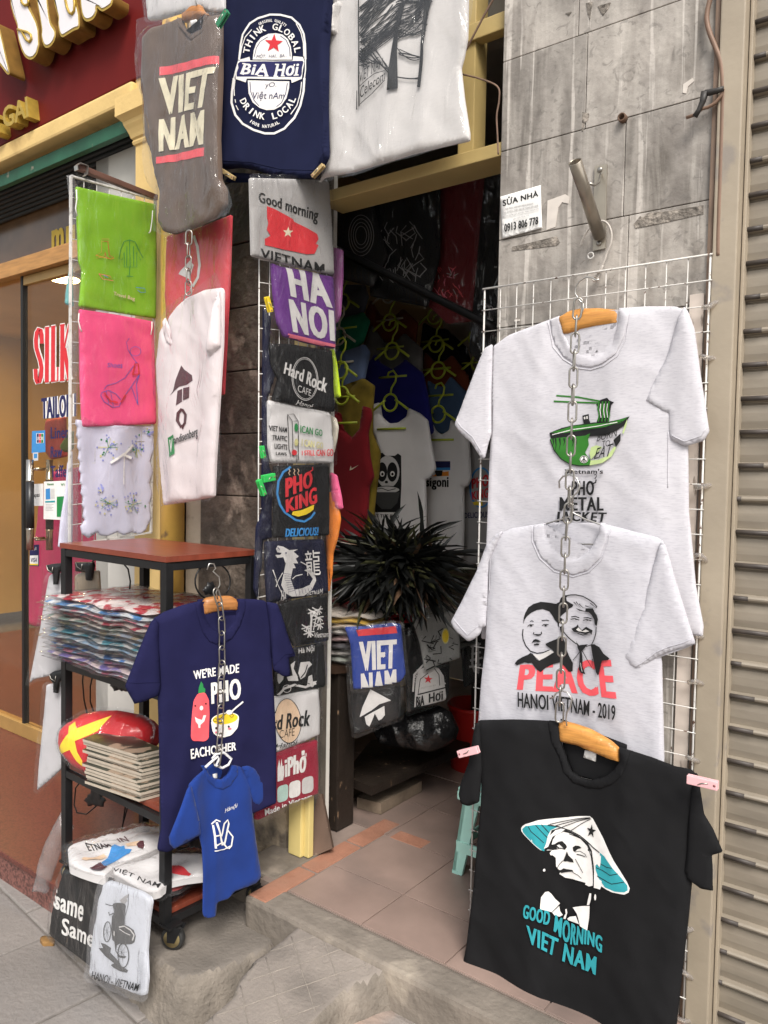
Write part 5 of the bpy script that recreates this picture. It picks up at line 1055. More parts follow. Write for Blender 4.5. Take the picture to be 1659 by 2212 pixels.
wire('twine', 'frayed brown cord tied from the cable-print shirt across to the stone wall', 'cord', PY(-.04), zB((1340, 482), (1450, 510), (1565, 562), (1575, 650), (1560, 750), (1565, 880), (1570, 1000)), .0026, pm('brown_cord', (.16, .10, .07), .8, .2, 30))

# red pack and white goatee shirt below the brown one
M_redp = cloth_m('red_pack', (.56, .06, .075), .12)
art = Art(); art.poly(zD((1180, 100), (1235, 30), (1260, 60), (1230, 150), (1170, 120)), 'lgrey'); art.stroke(zD((1260, -130), (1285, -60), (1300, 60), (1290, 140), (1250, 200)), 6, 'lgrey')
pack('wrapped_shirt', 'red shirt in clear plastic behind the short chain under the grey-brown shirt', 'shirt pack', PY(-.19), zA((1085, 1530), (1290, 1475), (1500, 1390))+zD((1490, 100), (1450, 900), (1100, 900), (1070, 250)), M_redp, art, None, .012, .03, None, seed=11, amp=.008)
PVs = PY(-.26)
uv = zD((1095, 405), (1150, 330), (1215, 270), (1330, 220), (1440, 205), (1450, 230), (1445, 560), (1442, 620), (1425, 900), (1400, 1300), (1390, 1560), (1200, 1595), (1058, 1615), (1050, 1500), (1035, 1350), (1025, 1000), (1015, 700), (1040, 500), (1075, 430), (1088, 500), (1120, 560), (1105, 480))
art = Art()
art.poly(zD((1197, 712), (1215, 740), (1262, 775), (1266, 810), (1235, 835), (1190, 850), (1130, 908), (1150, 880), (1175, 790)), 'brown'); art.poly(zD((1180, 878), (1205, 862), (1205, 945), (1172, 972)), 'brown'); art.poly(zD((1210, 858), (1250, 850), (1248, 920), (1210, 938)), 'brown')
art.stroke(zD((1205, 992), (1185, 1020), (1182, 1070), (1200, 1110), (1222, 1085), (1226, 1030), (1205, 995)), 5.5, 'brown'); art.poly(zD((1195, 1095), (1222, 1095), (1210, 1128)), 'brown')
art.poly(zD((1115, 1180), (1160, 1158), (1165, 1282), (1128, 1305)), 'dgreen'); art.text('V', zD((1128, 1195), (1155, 1182), (1155, 1265), (1130, 1280)), 'white', .03); art.text('andisenberg', zD((1162, 1172), (1302, 1105), (1302, 1185), (1165, 1235)), 'black', .02)
r, cl = pack('hung_shirt', 'pinkish white shirt with a maroon conical hat and goatee print on a wooden hanger', 't-shirt', PVs, uv, M_whtp, art, None, .022, .05, w_drape(.014, 21, 9), seed=8, amp=.016, f=10, part='shirt_body',
     fuv=zD((1010, 500), (1060, 400), (1100, 330), (1240, 240), (1425, 110), (1450, 200), (1455, 700), (1440, 1000), (1460, 1395), (1425, 1550), (1380, 1585), (1055, 1622), (1030, 1400), (1020, 1000), (1005, 700)))
sl = Cloth(PVs, zD((1440, 215), (1448, 300), (1445, 590), (1385, 660), (1365, 620), (1365, 560), (1400, 380)), .02, .03, w_hang(.005, 14, 3, 3), .014, .004); sl.build('sleeve', M_whtp, r)
cc = Cloth(PVs, zD((1095, 405), (1120, 470), (1125, 540), (1150, 580), (1130, 585), (1100, 560), (1085, 500), (1075, 430)), .003, .01, None, .016, .004, 0); cc.build('collar', M_whtp, r)
wood_hanger('wooden_hanger', 'brown wooden hanger in the neck of the white goatee-print shirt', PVs.shift(-.012), zD((1085, 420), (1150, 330), (1220, 265), (1225, 380), (1160, 420), (1105, 490)), zD((1190, 290), (1200, 250), (1230, 230), (1240, 200), (1215, 185)), M_hwood2, None, hook_h=.03)
chain('chain', 'short steel chain between the red wrapped shirt and the white goatee-print shirt', PY(-.31), zA((1225, 1500), (1223, 1600), (1222, 1659))+zD((1220, 40), (1220, 140), (1222, 250)), M_steel, L=.05, wd=.011, pitch=.04)
art = Art(); 
# plastic bits hanging under/next to it
M_clearp = BAGF

# ================================================================ BAG PANEL on the yellow pillar
PB_ = PX(-2.66)
t = thing('bag_display', 'white wire panel of drawstring bags standing out from the yellow pillar', 'display panel', PB_.hit(150, 1180))
mb = MB(); c4 = [PB_.hit(*p) for p in ((153, 380), (336, 432), (326, 1150), (150, 1178))]
for i in range(4): mb.bar(c4[i], c4[(i+1) % 4], .012, .006)
mb.build('frame', pm('pale_frame', (.62, .60, .57), .6, .15, 9, col2=(.35, .33, .31), c2scale=30, c2lo=.55, c2hi=.62), t)
mb = MB()
for k in range(1, 7): mb.tube([c4[0].lerp(c4[1], k/7), c4[3].lerp(c4[2], k/7)], .0016, 5)
for k in range(1, 18): mb.tube([c4[0].lerp(c4[3], k/18), c4[1].lerp(c4[2], k/18)], .0016, 5)
mb.build('wire', M_white, t)
cl = Cloth(PB_, zA((425, 1140), (470, 1130), (500, 1230), (515, 1400))+zD((520, 60), (510, 600), (495, 1040), (500, 1500))+zG((500, 200), (405, 225), (440, -100))+zD((460, 1000), (465, 300))+zA((462, 1659), (455, 1400)), .006, .01, w_crum(.006, 25, 3), .006, .004, 0)
cl.build('crumpled_edge', FILMH, t, .01, True)
t = thing('hanging_rail', 'brown rail with a flat steel hook carrying the bag panel', 'rail', PB_.hit(320, 425))
mb = MB(); mb.bar(PB_.hit(168, 361), PB_.hit(338, 428), .022, .022, 0, ch=.003); mb.build('bar', pm('brown_rail', (.12, .06, .045), .5, .2, 9), t)
mb = MB(); hp = [PB_.shift(.012).hit(*p) for p in zA((495, 1105), (492, 1075), (512, 1060), (535, 1068), (562, 1078), (558, 1130), (545, 1140))]
for a, b_ in zip(hp[:-1], hp[1:]): mb.bar(a, b_, .003, .022, up=Vector((1, 0, 0)))
mb.build('hook', M_wire, t)
M_grn = cloth_m('lime_green', (.20, .42, .015), .06); M_pnk = cloth_m('hot_pink', (.80, .085, .23), .06); M_lav = cloth_m('lavender_white', (.58, .57, .70), .04)
art = Art(); a_ = zD
for pts, c in ((((640, -105), (690, -105), (690, -90), (640, -90)), 'gold'), (((640, -95), (640, -20), (605, 0), (610, 20), (650, 10), (665, -15)), 'gold'), (((655, -90), (680, -90), (690, 0), (720, 15), (700, 25), (670, 10), (660, -20)), 'red'),
               (((790, -90), (765, -30), (755, 20), (775, 30), (790, -20), (792, 75), (870, 75), (870, -20), (895, 30), (910, 15), (880, -40), (860, -85), (825, -100), (790, -90)), 'dgreen'), (((825, -100), (828, 75)), 'dgreen'), (((808, -60), (805, 70)), 'dgreen'), (((848, -60), (850, 70)), 'dgreen'), (((825, 75), (820, 130), (800, 135), (845, 137)), 'dgreen'),
               (((620, 120), (690, 135), (715, 165), (645, 155), (620, 120)), 'coral'), (((650, 130), (680, 145)), 'blue'), (((860, 208), (915, 215), (920, 240), (890, 240), (870, 225)), 'blue'), (((600, 0), (650, 15), (700, 25), (720, 18)), 'orange')):
    art.stroke(a_(*pts), 1.2, c)
art.text('Travel Bag', a_((715, 235), (855, 270), (852, 300), (712, 265)), 'tan', .01)
G_b = 'drawstring bags on the white panel'
def cords(root, pl, spots):
    for p in spots:
        mb = MB(); mb.tube([pl.shift(.03).hit(*q) for q in p], .0022, 6); mb.build('drawstring', pm('white_cord', (.72, .70, .68), .8), root)
uvg = zA((480, 1212), (700, 1262), (1000, 1328))+zD((1004, 0), (1000, 408), (760, 372), (500, 332), (520, 100), (498, 40))+zA((490, 1500))
r, cl = pack('drawstring_bag', 'lime green drawstring bag with embroidered clothes, topmost on the white panel', 'bag', PB_, uvg, M_grn, art, G_b, .012, .03, w_sag(.005, 7, 2), off=.012, seed=9, amp=.007, part='bag_body', fuv=zA((470, 1128), (720, 1215), (1030, 1298))+zD((1006, 0), (1004, 412), (496, 336), (495, 0)))
cords(r, PB_, [zA((495, 1230), (498, 1290), (490, 1350), (500, 1400)), zA((990, 1365), (985, 1430), (975, 1500), (965, 1510))])
art = Art(); art.text('Shoes', a_((682, 695), (785, 690), (783, 728), (682, 722)), 'cblue', .0, .1)
for pts, c, w_ in ((((825, 535), (808, 560), (820, 610), (850, 660), (880, 700)), 'cblue', 1), (((870, 690), (800, 790), (740, 825), (680, 840), (660, 865)), 'cblue', 1.2), (((890, 770), (830, 860), (780, 930), (760, 975), (720, 982), (660, 945), (638, 905), (645, 885), (690, 872), (740, 895), (770, 930)), 'cblue', 1.3), (((890, 770), (870, 830), (880, 960)), 'cblue', 1.6), (((840, 850), (880, 965), (888, 965)), 'cblue', 1.2), (((672, 870), (690, 960)), 'cblue', 1), (((700, 872), (720, 975)), 'cblue', 1), (((845, 770), (885, 765), (880, 700), (860, 700), (845, 770)), 'red', 3), (((660, 890), (700, 940), (750, 950)), 'red', 3), (((800, 900), (770, 950)), 'red', 3)):
    art.stroke(a_(*pts), w_, c)
art.stroke(ell(*a_((862, 620))[0], 11, 10), 1, 'cblue', True)
uvp = zD((505, 345), (740, 380), (985, 425), (1000, 750), (1003, 1090), (770, 1100), (525, 1108), (512, 800))
r, cl = pack('drawstring_bag', 'hot pink drawstring bag with a high-heeled shoe, below the lime green bag', 'bag', PB_, uvp, M_pnk, art, G_b, .012, .03, w_sag(.006, 7, 5), off=.008, seed=10, amp=.007, part='bag_body')
cords(r, PB_, [zD((512, 372), (508, 420), (520, 470), (530, 490)), zD((985, 425), (985, 470), (978, 510))])
sc_ = []
left = [(497, 1045), (535, 1250), (545, 1660), (560, 1760)]
for k in range(9): y = 1060+k*75; x = 512+k*6; sc_ += [(x-20, y), (x-25, y+28), (x-12, y+52)]
uvw = zD(*sc_)+zG((520, 95), (530, 140), (570, 168), (625, 130), (650, 152), (700, 155), (760, 130), (800, 150), (850, 130), (905, 145), (940, 120), (975, 40))+zD((965, 1600), (985, 1540), (965, 1470), (988, 1400), (970, 1330), (995, 1250), (985, 1150), (1000, 1100), (760, 1095))
art = Art(); rr = random.Random(2)
for (x, y, s_) in ((690, 1240, 1), (880, 1245, 1), (690, 1600, 1), (850, 1610, 1), (960, 1140, .4), (640, 1510, .4)):
    for k in range(int(26*s_)+3):
        px_, py_ = x+rr.gauss(0, 34*s_), y+rr.gauss(0, 36*s_); art.poly([(q[0], q[1]) for q in ell(*a_((px_, py_))[0], 2.0, 2.2, 6)], rr.choice(('lav', 'lav', 'lav', 'khaki', 'dgreen')) if k % 3 else 'lav')
    for k in range(int(7*s_)): an = rr.uniform(0, 6.3); art.stroke(a_((x, y), (x+60*s_*math.cos(an), y+62*s_*math.sin(an))), .9, rr.choice(('dgreen', 'khaki')))
art.stroke(a_((790, 1280), (700, 1340)), 5, 'white'); art.stroke(a_((790, 1285), (850, 1225)), 5, 'white'); art.stroke(a_((790, 1290), (840, 1310)), 5, 'white'); art.stroke(a_((788, 1290), (785, 1480)), 2, 'white')
r, cl = pack('lingerie_bag', 'white scalloped cloth bag with blue flower embroidery, lowest on the white panel', 'bag', PB_, uvw, M_lav, art, G_b, .012, .03, w_hang(.012, 10, 3, 7), off=.004, seed=11, amp=.006, part='bag_body', fuv=zD((495, 1040), (1003, 1095), (985, 1660))+zG((980, 150), (470, 240))+zD((480, 1400)), round_=0)
for lab_, uv, m in (('teal cloth bag peeking out behind the left edge of the lime green bag', zD((455, 70), (470, 65), (475, 250), (480, 330), (425, 310), (430, 240)), cloth_m('teal', (.13, .36, .36))), ('white folded cloth peeking out left of the hot pink bag', zD((450, 510), (470, 500), (470, 780), (455, 700), (440, 580)), M_wht), ('white cloth bag in clear plastic hanging left of the scalloped bag', zD((470, 1260), (475, 1659))+zG((470, 210), (380, 230), (395, 60))+zD((430, 1500), (440, 1350)), M_lav)):
    pack('cloth_bag', lab_, 'bag', PX(-2.68), uv, m, None, None, .012, .02, None, seed=len(LOC), amp=.006, part='bag_body')

# ================================================================ COLUMN OF SHIRT PACKS beside the opening
XC = -1.80; PC = PX(XC)
t = thing('wire_column', 'narrow white wire grid hung with a column of packed shirts beside the opening', 'grid panel', PC.hit(560, 1700))
mb = MB(); c4 = [PC.shift(-.004).hit(*p) for p in ((560, 560), (706, 585), (684, 1700), (556, 1760))]
for k in range(0, 8): mb.tube([c4[0].lerp(c4[1], k/7), c4[3].lerp(c4[2], k/7)], .0022 if k in (0, 7) else .0016, 5)
for k in range(0, 26): mb.tube([c4[0].lerp(c4[3], k/25), c4[1].lerp(c4[2], k/25)], .0016, 5)
mb.build('wire', M_white, t)
G_c = 'packed shirts in the column beside the opening'
M_ggrey = heather('grey_shirt', (.36, .345, .34), (.24, .23, .23), .4); M_purp = cloth_m('purple', (.12, .028, .20), .1); M_blk2 = cloth_m('black_pack', (.0125, .0125, .0135), .2); M_nav2 = cloth_m('navy_pack', (.012, .013, .032), .15)
art = Art(); art.text('Good morning', [(543, 419), (673, 456), (671, 490), (543, 447)], 'black', .025)
art.poly(zB((20, 1350), (60, 1365), (190, 1432), (200, 1450), (285, 1490), (350, 1528), (358, 1560), (340, 1590), (358, 1600), (330, 1655), (280, 1659), (200, 1640), (120, 1625), (10, 1600), (8, 1560), (45, 1540), (20, 1500), (30, 1460), (22, 1420)), 'red'); art.poly(star(*zB((160, 1517))[0], 12, .4, -88), 'cream')
art.text('VIETNAM', [(546, 540), (684, 574), (686, 598), (546, 560)], 'black', .02)
r, c_ = pack('wrapped_shirt', 'grey shirt pack with a red brushed flag, topmost of the column beside the opening', 'shirt pack', PC, [(527, 388), (600, 390), (696, 393), (705, 500), (709, 596), (640, 583), (531, 556), (529, 470)], M_ggrey, art, G_c, .016, .03, w_sag(.004, 8, 3), off=.026, seed=21, amp=.008)
art = Art(); art.text('HA', zE((150, 55), (420, 130), (455, 345), (180, 268)), 'lgrey', .06, 0, 1.05); art.text('NOI', zE((165, 283), (460, 360), (470, 562), (195, 500)), 'lgrey', .06, 0, 1.08); art.poly(zE((165, 508), (470, 578), (472, 606), (162, 534)), 'pink')
pack('wrapped_shirt', 'purple shirt pack reading HANOI in worn white letters, second in the column', 'shirt pack', PC, zE((70, 50), (130, 75), (300, 100), (470, 140), (488, 470), (482, 606), (300, 570), (155, 528), (110, 440), (85, 250)), M_purp, art, G_c, .014, .03, None, off=.020, seed=22, amp=.007)
art = Art(); art.stroke(ell(*zE((280, 800))[0], 29, 46, rot=-3), 1.3, 'lgrey', True); art.stroke(ell(*zE((280, 800))[0], 26.5, 43, rot=-3), .9, 'lgrey', True)
art.text('Hard Rock', zE((145, 690), (425, 800), (415, 892), (138, 765)), 'lgrey', .03, .15); art.text('CAFE', zE((230, 838), (320, 870), (316, 912), (228, 882)), 'lgrey', .0); art.text('Hanoi', zE((222, 935), (333, 962), (330, 992), (220, 968)), 'lgrey', .01, .3)
pack('wrapped_shirt', 'black shirt pack with white café lettering in a circle, third in the column', 'shirt pack', PC, zE((65, 570), (200, 575), (465, 615), (475, 800), (482, 1012), (300, 985), (80, 935), (120, 800), (75, 700)), M_blk2, art, G_c, .016, .03, None, off=.017, seed=23, amp=.008)
art = Art()
for s_, q in (('VIET NAM', ((58, 1098), (172, 1112), (172, 1146), (58, 1132))), ('TRAFFIC', ((78, 1160), (172, 1168), (172, 1202), (78, 1192))), ('LIGHTS', ((90, 1216), (172, 1222), (172, 1256), (90, 1248))), ('LAWS', ((98, 1268), (166, 1274), (166, 1294), (98, 1290)))): art.text(s_, zE(*q), 'black', .02)
art.stroke(zE((195, 1300), (182, 1250), (175, 1028), (215, 1025), (245, 1070), (245, 1320)), 1.4, 'black'); art.stroke(zE((210, 1300), (205, 1072), (245, 1070)), 1.4, 'black'); art.stroke(zE((175, 1028), (205, 1072)), 1.2, 'black'); art.stroke(zE((235, 1290), (232, 1338)), 1.3, 'black')
art.poly(ell(*zE((230, 1112))[0], 4, 9), 'dgreen'); art.poly(ell(*zE((230, 1208))[0], 4, 8), 'khaki'); art.poly(ell(*zE((216, 1274))[0], 6, 6), 'red')
art.text('ICAN GO', zE((255, 1098), (398, 1128), (395, 1170), (255, 1146)), 'dgreen', .02); art.text('I CAN GO', zE((262, 1185), (400, 1210), (398, 1250), (262, 1232)), 'khaki', .02); art.text('I STILL CAN GO', zE((262, 1262), (466, 1250), (466, 1298), (262, 1292)), 'red', .02)
pack('wrapped_shirt', 'white shirt pack with a traffic light joke in green and red, fourth in the column', 'shirt pack', PC, zE((58, 935), (250, 975), (460, 1015), (480, 1200), (480, 1342), (300, 1345), (82, 1340), (62, 1240)), M_wht, art, G_c, .015, .03, w_sag(.005, 9, 6), off=.014, seed=24, amp=.007)
art = Art(); art.stroke(zE((200, 1365), (150, 1400), (120, 1460), (112, 1540), (130, 1610), (160, 1659))+zH((230, 50), (285, 60), (330, 35), (360, 0)), 4.6, 'blue')
for x_ in (185, 215, 240): art.stroke(zE((x_, 1378), (x_+7, 1392), (x_-2, 1405), (x_+6, 1420)), 1.4, 'tan')
art.text("PHO", zE((160, 1440), (342, 1388), (345, 1492), (162, 1565)), 'red', .06); art.stroke(zE((318, 1400), (345, 1385), (340, 1368)), 2.5, 'red'); art.text('KING', zE((160, 1578), (370, 1492), (372, 1600), (165, 1662)), 'red', .06)
art.poly(zE((205, 1655), (260, 1645), (350, 1610), (345, 1640), (320, 1659))+zH((290, 15), (240, 28), (200, 15)), 'yellow')
art.text('DELICIOUS!', zH((160, 105), (376, 95), (374, 150), (158, 160)), 'blue', .04, .1)
pack('wrapped_shirt', 'black shirt pack with a red round burger-style emblem, fifth in the column', 'shirt pack', PC, zE((100, 1362), (300, 1352), (455, 1350))+zH((462, 0), (460, 150), (280, 160), (95, 165), (100, 50)), M_blk2, art, G_c, .015, .03, None, off=.011, seed=25, amp=.007)
art = Art(); h = zH; S = lambda pts, w_, c='lgrey': art.stroke(h(*pts), w_, c)
art.poly(h((100, 235), (115, 215), (150, 222), (190, 245), (250, 240), (220, 255), (255, 285), (235, 300), (250, 330), (220, 330), (235, 360), (200, 365), (175, 350), (160, 320), (150, 290), (110, 295), (95, 275), (130, 275), (140, 262), (110, 258)), 'lgrey')
art.poly(h((165, 330), (215, 365), (200, 430), (225, 500), (280, 490), (330, 470), (350, 430), (320, 390), (290, 375), (320, 365), (360, 395), (370, 440), (345, 500), (290, 540), (210, 545), (160, 520), (135, 470), (150, 400)), 'lgrey')
for k in range(9): S([(150+k*4, 395+k*15), (200+k*3, 400+k*13)], .8, 'navy')
for k in range(6): S([(225+k*22, 500-k*3), (235+k*22, 540-k*6)], .8, 'navy')
S([(140, 390), (105, 450), (85, 400), (75, 370)], 2); S([(105, 450), (95, 480)], 2); S([(260, 320), (300, 340), (330, 375)], 2); S([(90, 430), (150, 560)], 1.4); S([(205, 430), (230, 410), (270, 400)], 2); S([(120, 240), (105, 225)], 1.5, 'navy'); art.poly(ell(*h((160, 262))[0], 2, 1.5), 'navy')
art.text('龍', h((285, 250), (385, 240), (390, 405), (300, 410)), 'lgrey', .0)
art.text('HA', h((128, 500), (165, 515), (165, 575), (128, 570)), 'lgrey', .02); art.text('VIETNAM', h((300, 520), (405, 490), (405, 530), (300, 555)), 'lgrey', .0, .2)
pack('wrapped_shirt', 'navy shirt pack with a white scaly dragon, sixth in the column', 'shirt pack', PC, h((48, 190), (250, 178), (425, 175), (445, 350), (455, 522), (260, 555), (62, 588), (50, 400)), M_nav2, art, G_c, .015, .03, None, off=.009, seed=26, amp=.008)
art = Art()
for pts, w_ in ((((325, 800), (330, 740), (335, 690), (330, 640)), 4), (((345, 760), (360, 690), (375, 640), (395, 605)), 2)): S(pts, w_)
for (x, y) in ((370, 630), (375, 680), (375, 725), (300, 740), (340, 640), (310, 775)):
    for an in (-20, 30, 90, 150, 200, 60): S([(x, y), (x+18*math.cos(R_(an)), y+16*math.sin(R_(an))), (x+36*math.cos(R_(an+8)), y+34*math.sin(R_(an+8)))], 2.4); art.ch[-1] = art.ch[-1]
art.text('Vietnam', h((345, 775), (442, 765), (440, 803), (345, 808)), 'lgrey', .0, .35)
pack('wrapped_shirt', 'black shirt pack with a small white bamboo sprig, behind the navy shirt sleeve', 'shirt pack', PC, h((130, 595), (290, 560), (448, 540), (455, 700), (460, 830), (340, 852), (235, 872), (190, 760)), M_blk2, art, G_c, .013, .03, None, off=.007, seed=27, amp=.006)
art = Art(); art.text('Hà Nội', h((258, 880), (365, 858), (362, 908), (258, 922)), 'lgrey', .01, .1)
art.poly(h((270, 970), (330, 965), (348, 985), (320, 1010), (300, 1060), (270, 1080), (255, 1040)), 'lgrey'); art.poly(h((205, 985), (235, 960), (225, 1010), (250, 1060), (255, 1090), (190, 1090), (180, 1065), (220, 1055)), 'lgrey'); art.stroke(h((315, 985), (300, 1030), (270, 1070)), 2.5, 'black')
art.poly(h((120, 1045), (160, 1040), (155, 1080), (130, 1110), (122, 1090)), 'lgrey'); art.stroke(ell(*h((180, 1140))[0], 9, 8), 1.4, 'lgrey', True); art.stroke(h((120, 1190), (160, 1140), (230, 1115), (300, 1130), (370, 1105)), 5, 'lgrey'); art.poly(h((320, 1060), (345, 1050), (350, 1095), (375, 1090), (350, 1130), (310, 1120)), 'lgrey'); art.stroke(h((230, 1120), (290, 1095), (330, 1110)), 1.6, 'black')
pack('wrapped_shirt', 'black shirt pack with white monument sketches, above the tan circle pack', 'shirt pack', PC, h((110, 900), (235, 880), (430, 845), (438, 1000), (440, 1130), (280, 1160), (118, 1192), (112, 1050)), M_blk2, art, G_c, .013, .03, None, off=.005, seed=28, amp=.006)
art = Art(); art.poly(ell(*h((195, 1350))[0], 27, 47, rot=-4), 'tan'); art.stroke(ell(*h((195, 1350))[0], 28, 48, rot=-4), 1.2, 'black', True)
art.text('Hard Rock', h((10, 1335), (335, 1275), (330, 1380), (10, 1425)), 'black', .03, .15); art.text('CAFE', h((138, 1410), (238, 1395), (236, 1445), (136, 1460)), 'black', -.015); art.text('Hanoi', h((110, 1500), (255, 1470), (255, 1500), (112, 1530)), 'black', .0, .3)
pack('wrapped_shirt', 'white shirt pack with black café lettering over a tan circle, above the red pack', 'shirt pack', PC, h((112, 1195), (260, 1165), (400, 1145), (405, 1300), (405, 1440), (300, 1490), (118, 1560), (112, 1400)), M_wht, art, G_c, .014, .03, None, off=.003, seed=29, amp=.006)
k_ = zK; art = Art(); art.text('iPhở', k_((175, -75), (318, -125), (312, 20), (178, 60)), 'white', .04); art.poly(k_((130, -5), (140, -60), (148, -10), (155, -65), (160, -15), (170, -20), (172, 40), (165, 75), (130, 85)), 'white')
def rrect(x0, y0, x1, y1, r_, sk): return [(x+sk*(y-y0)*0, y+(x-x0)*sk) for x, y in ((x0+r_, y0), (x1-r_, y0), (x1, y0+r_), (x1, y1-r_), (x1-r_, y1), (x0+r_, y1), (x0, y1-r_), (x0, y0+r_))]
for x0_, c in ((128, 'mint'), (205, 'white'), (285, 'lgrey')): art.poly(rnd(k_(*rrect(x0_, 118-(x0_-128)*.35, x0_+72, 225-(x0_-128)*.35, 14, -.3))), c)
art.text('Made in Vietnam', k_((45, 265), (350, 160), (352, 190), (48, 305)), 'white', .03)
pack('wrapped_shirt', 'red shirt pack with noodle bowl lettering and three rounded squares, lowest of the column', 'shirt pack', PC, h((115, 1565), (260, 1510), (395, 1475))+k_((400, 0), (402, 165), (200, 240), (20, 335), (-8, 335), (0, 280), (100, 240), (112, 100)), cloth_m('wine_red', (.30, .012, .035), .12), art, G_c, .013, .03, None, off=.001, seed=30, amp=.007)
# goods on the far side of the column
PE = PY(.075)
for lab_, uv, m in (('purple cloth in plastic peeking out behind the HANOI pack', zE((492, -60), (560, -40), (560, 130), (545, 380), (525, 430), (500, 440), (490, 200)), cloth_m('mauve', (.30, .09, .26))), ('lime yellow cloth in plastic peeking out behind the black café pack', zE((470, 610), (500, 600), (520, 700), (545, 915), (490, 920), (470, 800)), cloth_m('lime_yellow', (.45, .62, .02))),
                    ('cream lace cloth in plastic peeking out behind the traffic light pack', zE((470, 1030), (515, 1050), (530, 1110), (520, 1190), (500, 1280), (475, 1240)), cloth_m('cream_lace', (.55, .50, .42))), ('pink cloth in plastic peeking out behind the red emblem pack', zE((480, 1400), (520, 1420), (550, 1560), (560, 1640), (520, 1640), (485, 1560)), cloth_m('rose', (.62, .10, .22))),
                    ('orange cloth in plastic peeking out behind the dragon pack', zE((458, 1530), (520, 1530))+zH((545, 50), (525, 170), (495, 270), (490, 400), (470, 520), (458, 300), (455, 100)), cloth_m('orange', (.68, .20, .03))), ('yellow fabric strip hanging behind the purple pack', zE((485, 200), (510, 195), (515, 300), (500, 420), (485, 420)), cloth_m('ochre', (.45, .36, .04)))):
    pack('cloth_pack', lab_, 'cloth pack', PE if 'yellow fabric' not in lab_ else PE.shift(-.03), uv, m, None, 'coloured cloths behind the shirt column', .014, .02, None, seed=len(LOC), amp=.009, d=.006, part='folded_cloth')
# clips and wrappers on the left edge of the column
PCl = PC.shift(.05)
clothespin('yellow clothespin on the left edge of the column beside the HANOI pack', PCl, zE((62, 265))[0], zE((88, 365))[0], 9, pm('yellow_plastic', (.75, .55, .03), .4, .1, 20))
clothespin('bright green clothespin beside the traffic light pack', PCl, zE((30, 1230))[0], zE((42, 1310))[0], 8, M_lpin, 'bright green clothespins on the column')
clothespin('bright green clothespin beside the red emblem on the black pack', PCl, zE((35, 1445))[0], zE((112, 1430))[0], 16, M_lpin, 'bright green clothespins on the column')
clothespin('bright green clothespin below another one left of the red emblem pack', PCl, zE((10, 1450))[0], zE((45, 1550))[0], 11, M_lpin, 'bright green clothespins on the column')
pack('wrapper_bundle', 'bundle of dark packs in shiny crumpled plastic down the left edge of the column', 'cloth pack', PC.shift(.0), zE((50, 330), (95, 400), (85, 560), (130, 760), (75, 920), (85, 1250), (80, 1340), (105, 1420), (100, 1659))+zH((100, 170), (50, 180), (10, 560), (-10, 500), (5, 100))+zE((40, 1659), (45, 1000)), M_nav2, None, None, .02, .02, w_crum(.008, 20, 4), seed=33, amp=.014, f=22, part='folded_cloth')
# ================================================================ TROLLEY
M_frame = pm('black_frame', (.011, .011, .012), .4, .2, 30, spec=.4)
M_board = pm('redbrown_board', (.20, .045, .025), .3, .2, 7, stretch=(1, 6, 1), spec=.5, col2=(.42, .27, .19), c2scale=26, c2lo=.70, c2hi=.73)
FL, FR, BR, BL = Vector((-2.50, -.545, 0)), Vector((-1.917, -.563, 0)), Vector((-1.897, -.243, 0)), Vector((-2.49, -.235, 0))
t = thing('display_trolley', 'black steel trolley with red-brown shelves on castors standing on the concrete block', 'trolley', (-2.2, -.4, .15))
for c in (FL, FR, BR, BL):
    mb = MB(); mb.box((c.x-.014, c.y-.014, .222), (c.x+.014, c.y+.014, 1.333), 0, .002); mb.build('leg', M_frame, t)
for z in (1.320, .925, .545, .232):
    for a, b_ in ((FL, FR), (FR, BR), (BR, BL), (BL, FL)):
        mb = MB(); d = (b_-a).normalized()*.0145; mb.bar(a+d+Vector((0, 0, z)), b_-d+Vector((0, 0, z)), .024, .024, ch=.002); mb.build('rail', M_frame, t)
for z, ov in ((1.335, .016), (.940, -.003), (.560, -.003), (.246, -.003)):
    mb = MB(); P = [FL+Vector((-ov, -ov, 0)), FR+Vector((ov, -ov, 0)), BR+Vector((ov, ov, 0)), BL+Vector((-ov, ov, 0))]; mb.prism([p+Vector((0, 0, z+.0)) for p in P], (0, 0, .017)); mb.build('shelf_board', M_board, t)
def caster(c, dx, dy):
    r = MB(); C = c+Vector((dx, dy, .187)); ax = Vector((.45, -.9, 0)).normalized()
    r.lathe(C-ax*.012, ax, [(.020, 0), (.033, .0), (.036, .004), (.036, .020), (.033, .024), (.020, .024)], 24, 0); cas = r.build('castor', pm('castor_tyre', (.03, .03, .03), .5, .2, 20), t)
    h = MB(); h.lathe(C-ax*.0135, ax, [(.022, 0), (.022, .001), (.026, .0015), (.026, .027)], 24); h.lathe(C-ax*.016, ax, [(.006, 0), (.007, .003), (.007, .03)], 12); h.build('wheel_hub', pm('brass_hub', (.45, .36, .18), .35, .2, 30, metal=.7), cas)
    f = MB(); sd_ = ax.cross(Vector((0, 0, 1)))
    for s in (-1, 1): f.prism([C+ax*(s*.017)+v for v in (sd_*.012+Vector((0, 0, -.008)), sd_*-.012+Vector((0, 0, -.008)), sd_*-.035+Vector((0, 0, .04)), sd_*.012+Vector((0, 0, .04)))], ax*.003)
    f.box((C.x-.026-dx*.3, C.y-.026-dy*.3, .224), (C.x+.026-dx*.3, C.y+.026-dy*.3, .231)); f.build('fork', M_frame, cas)
caster(FR, .024, .012); caster(BR, .02, .02); caster(FL, .01, .01); caster(BL, .01, .01)
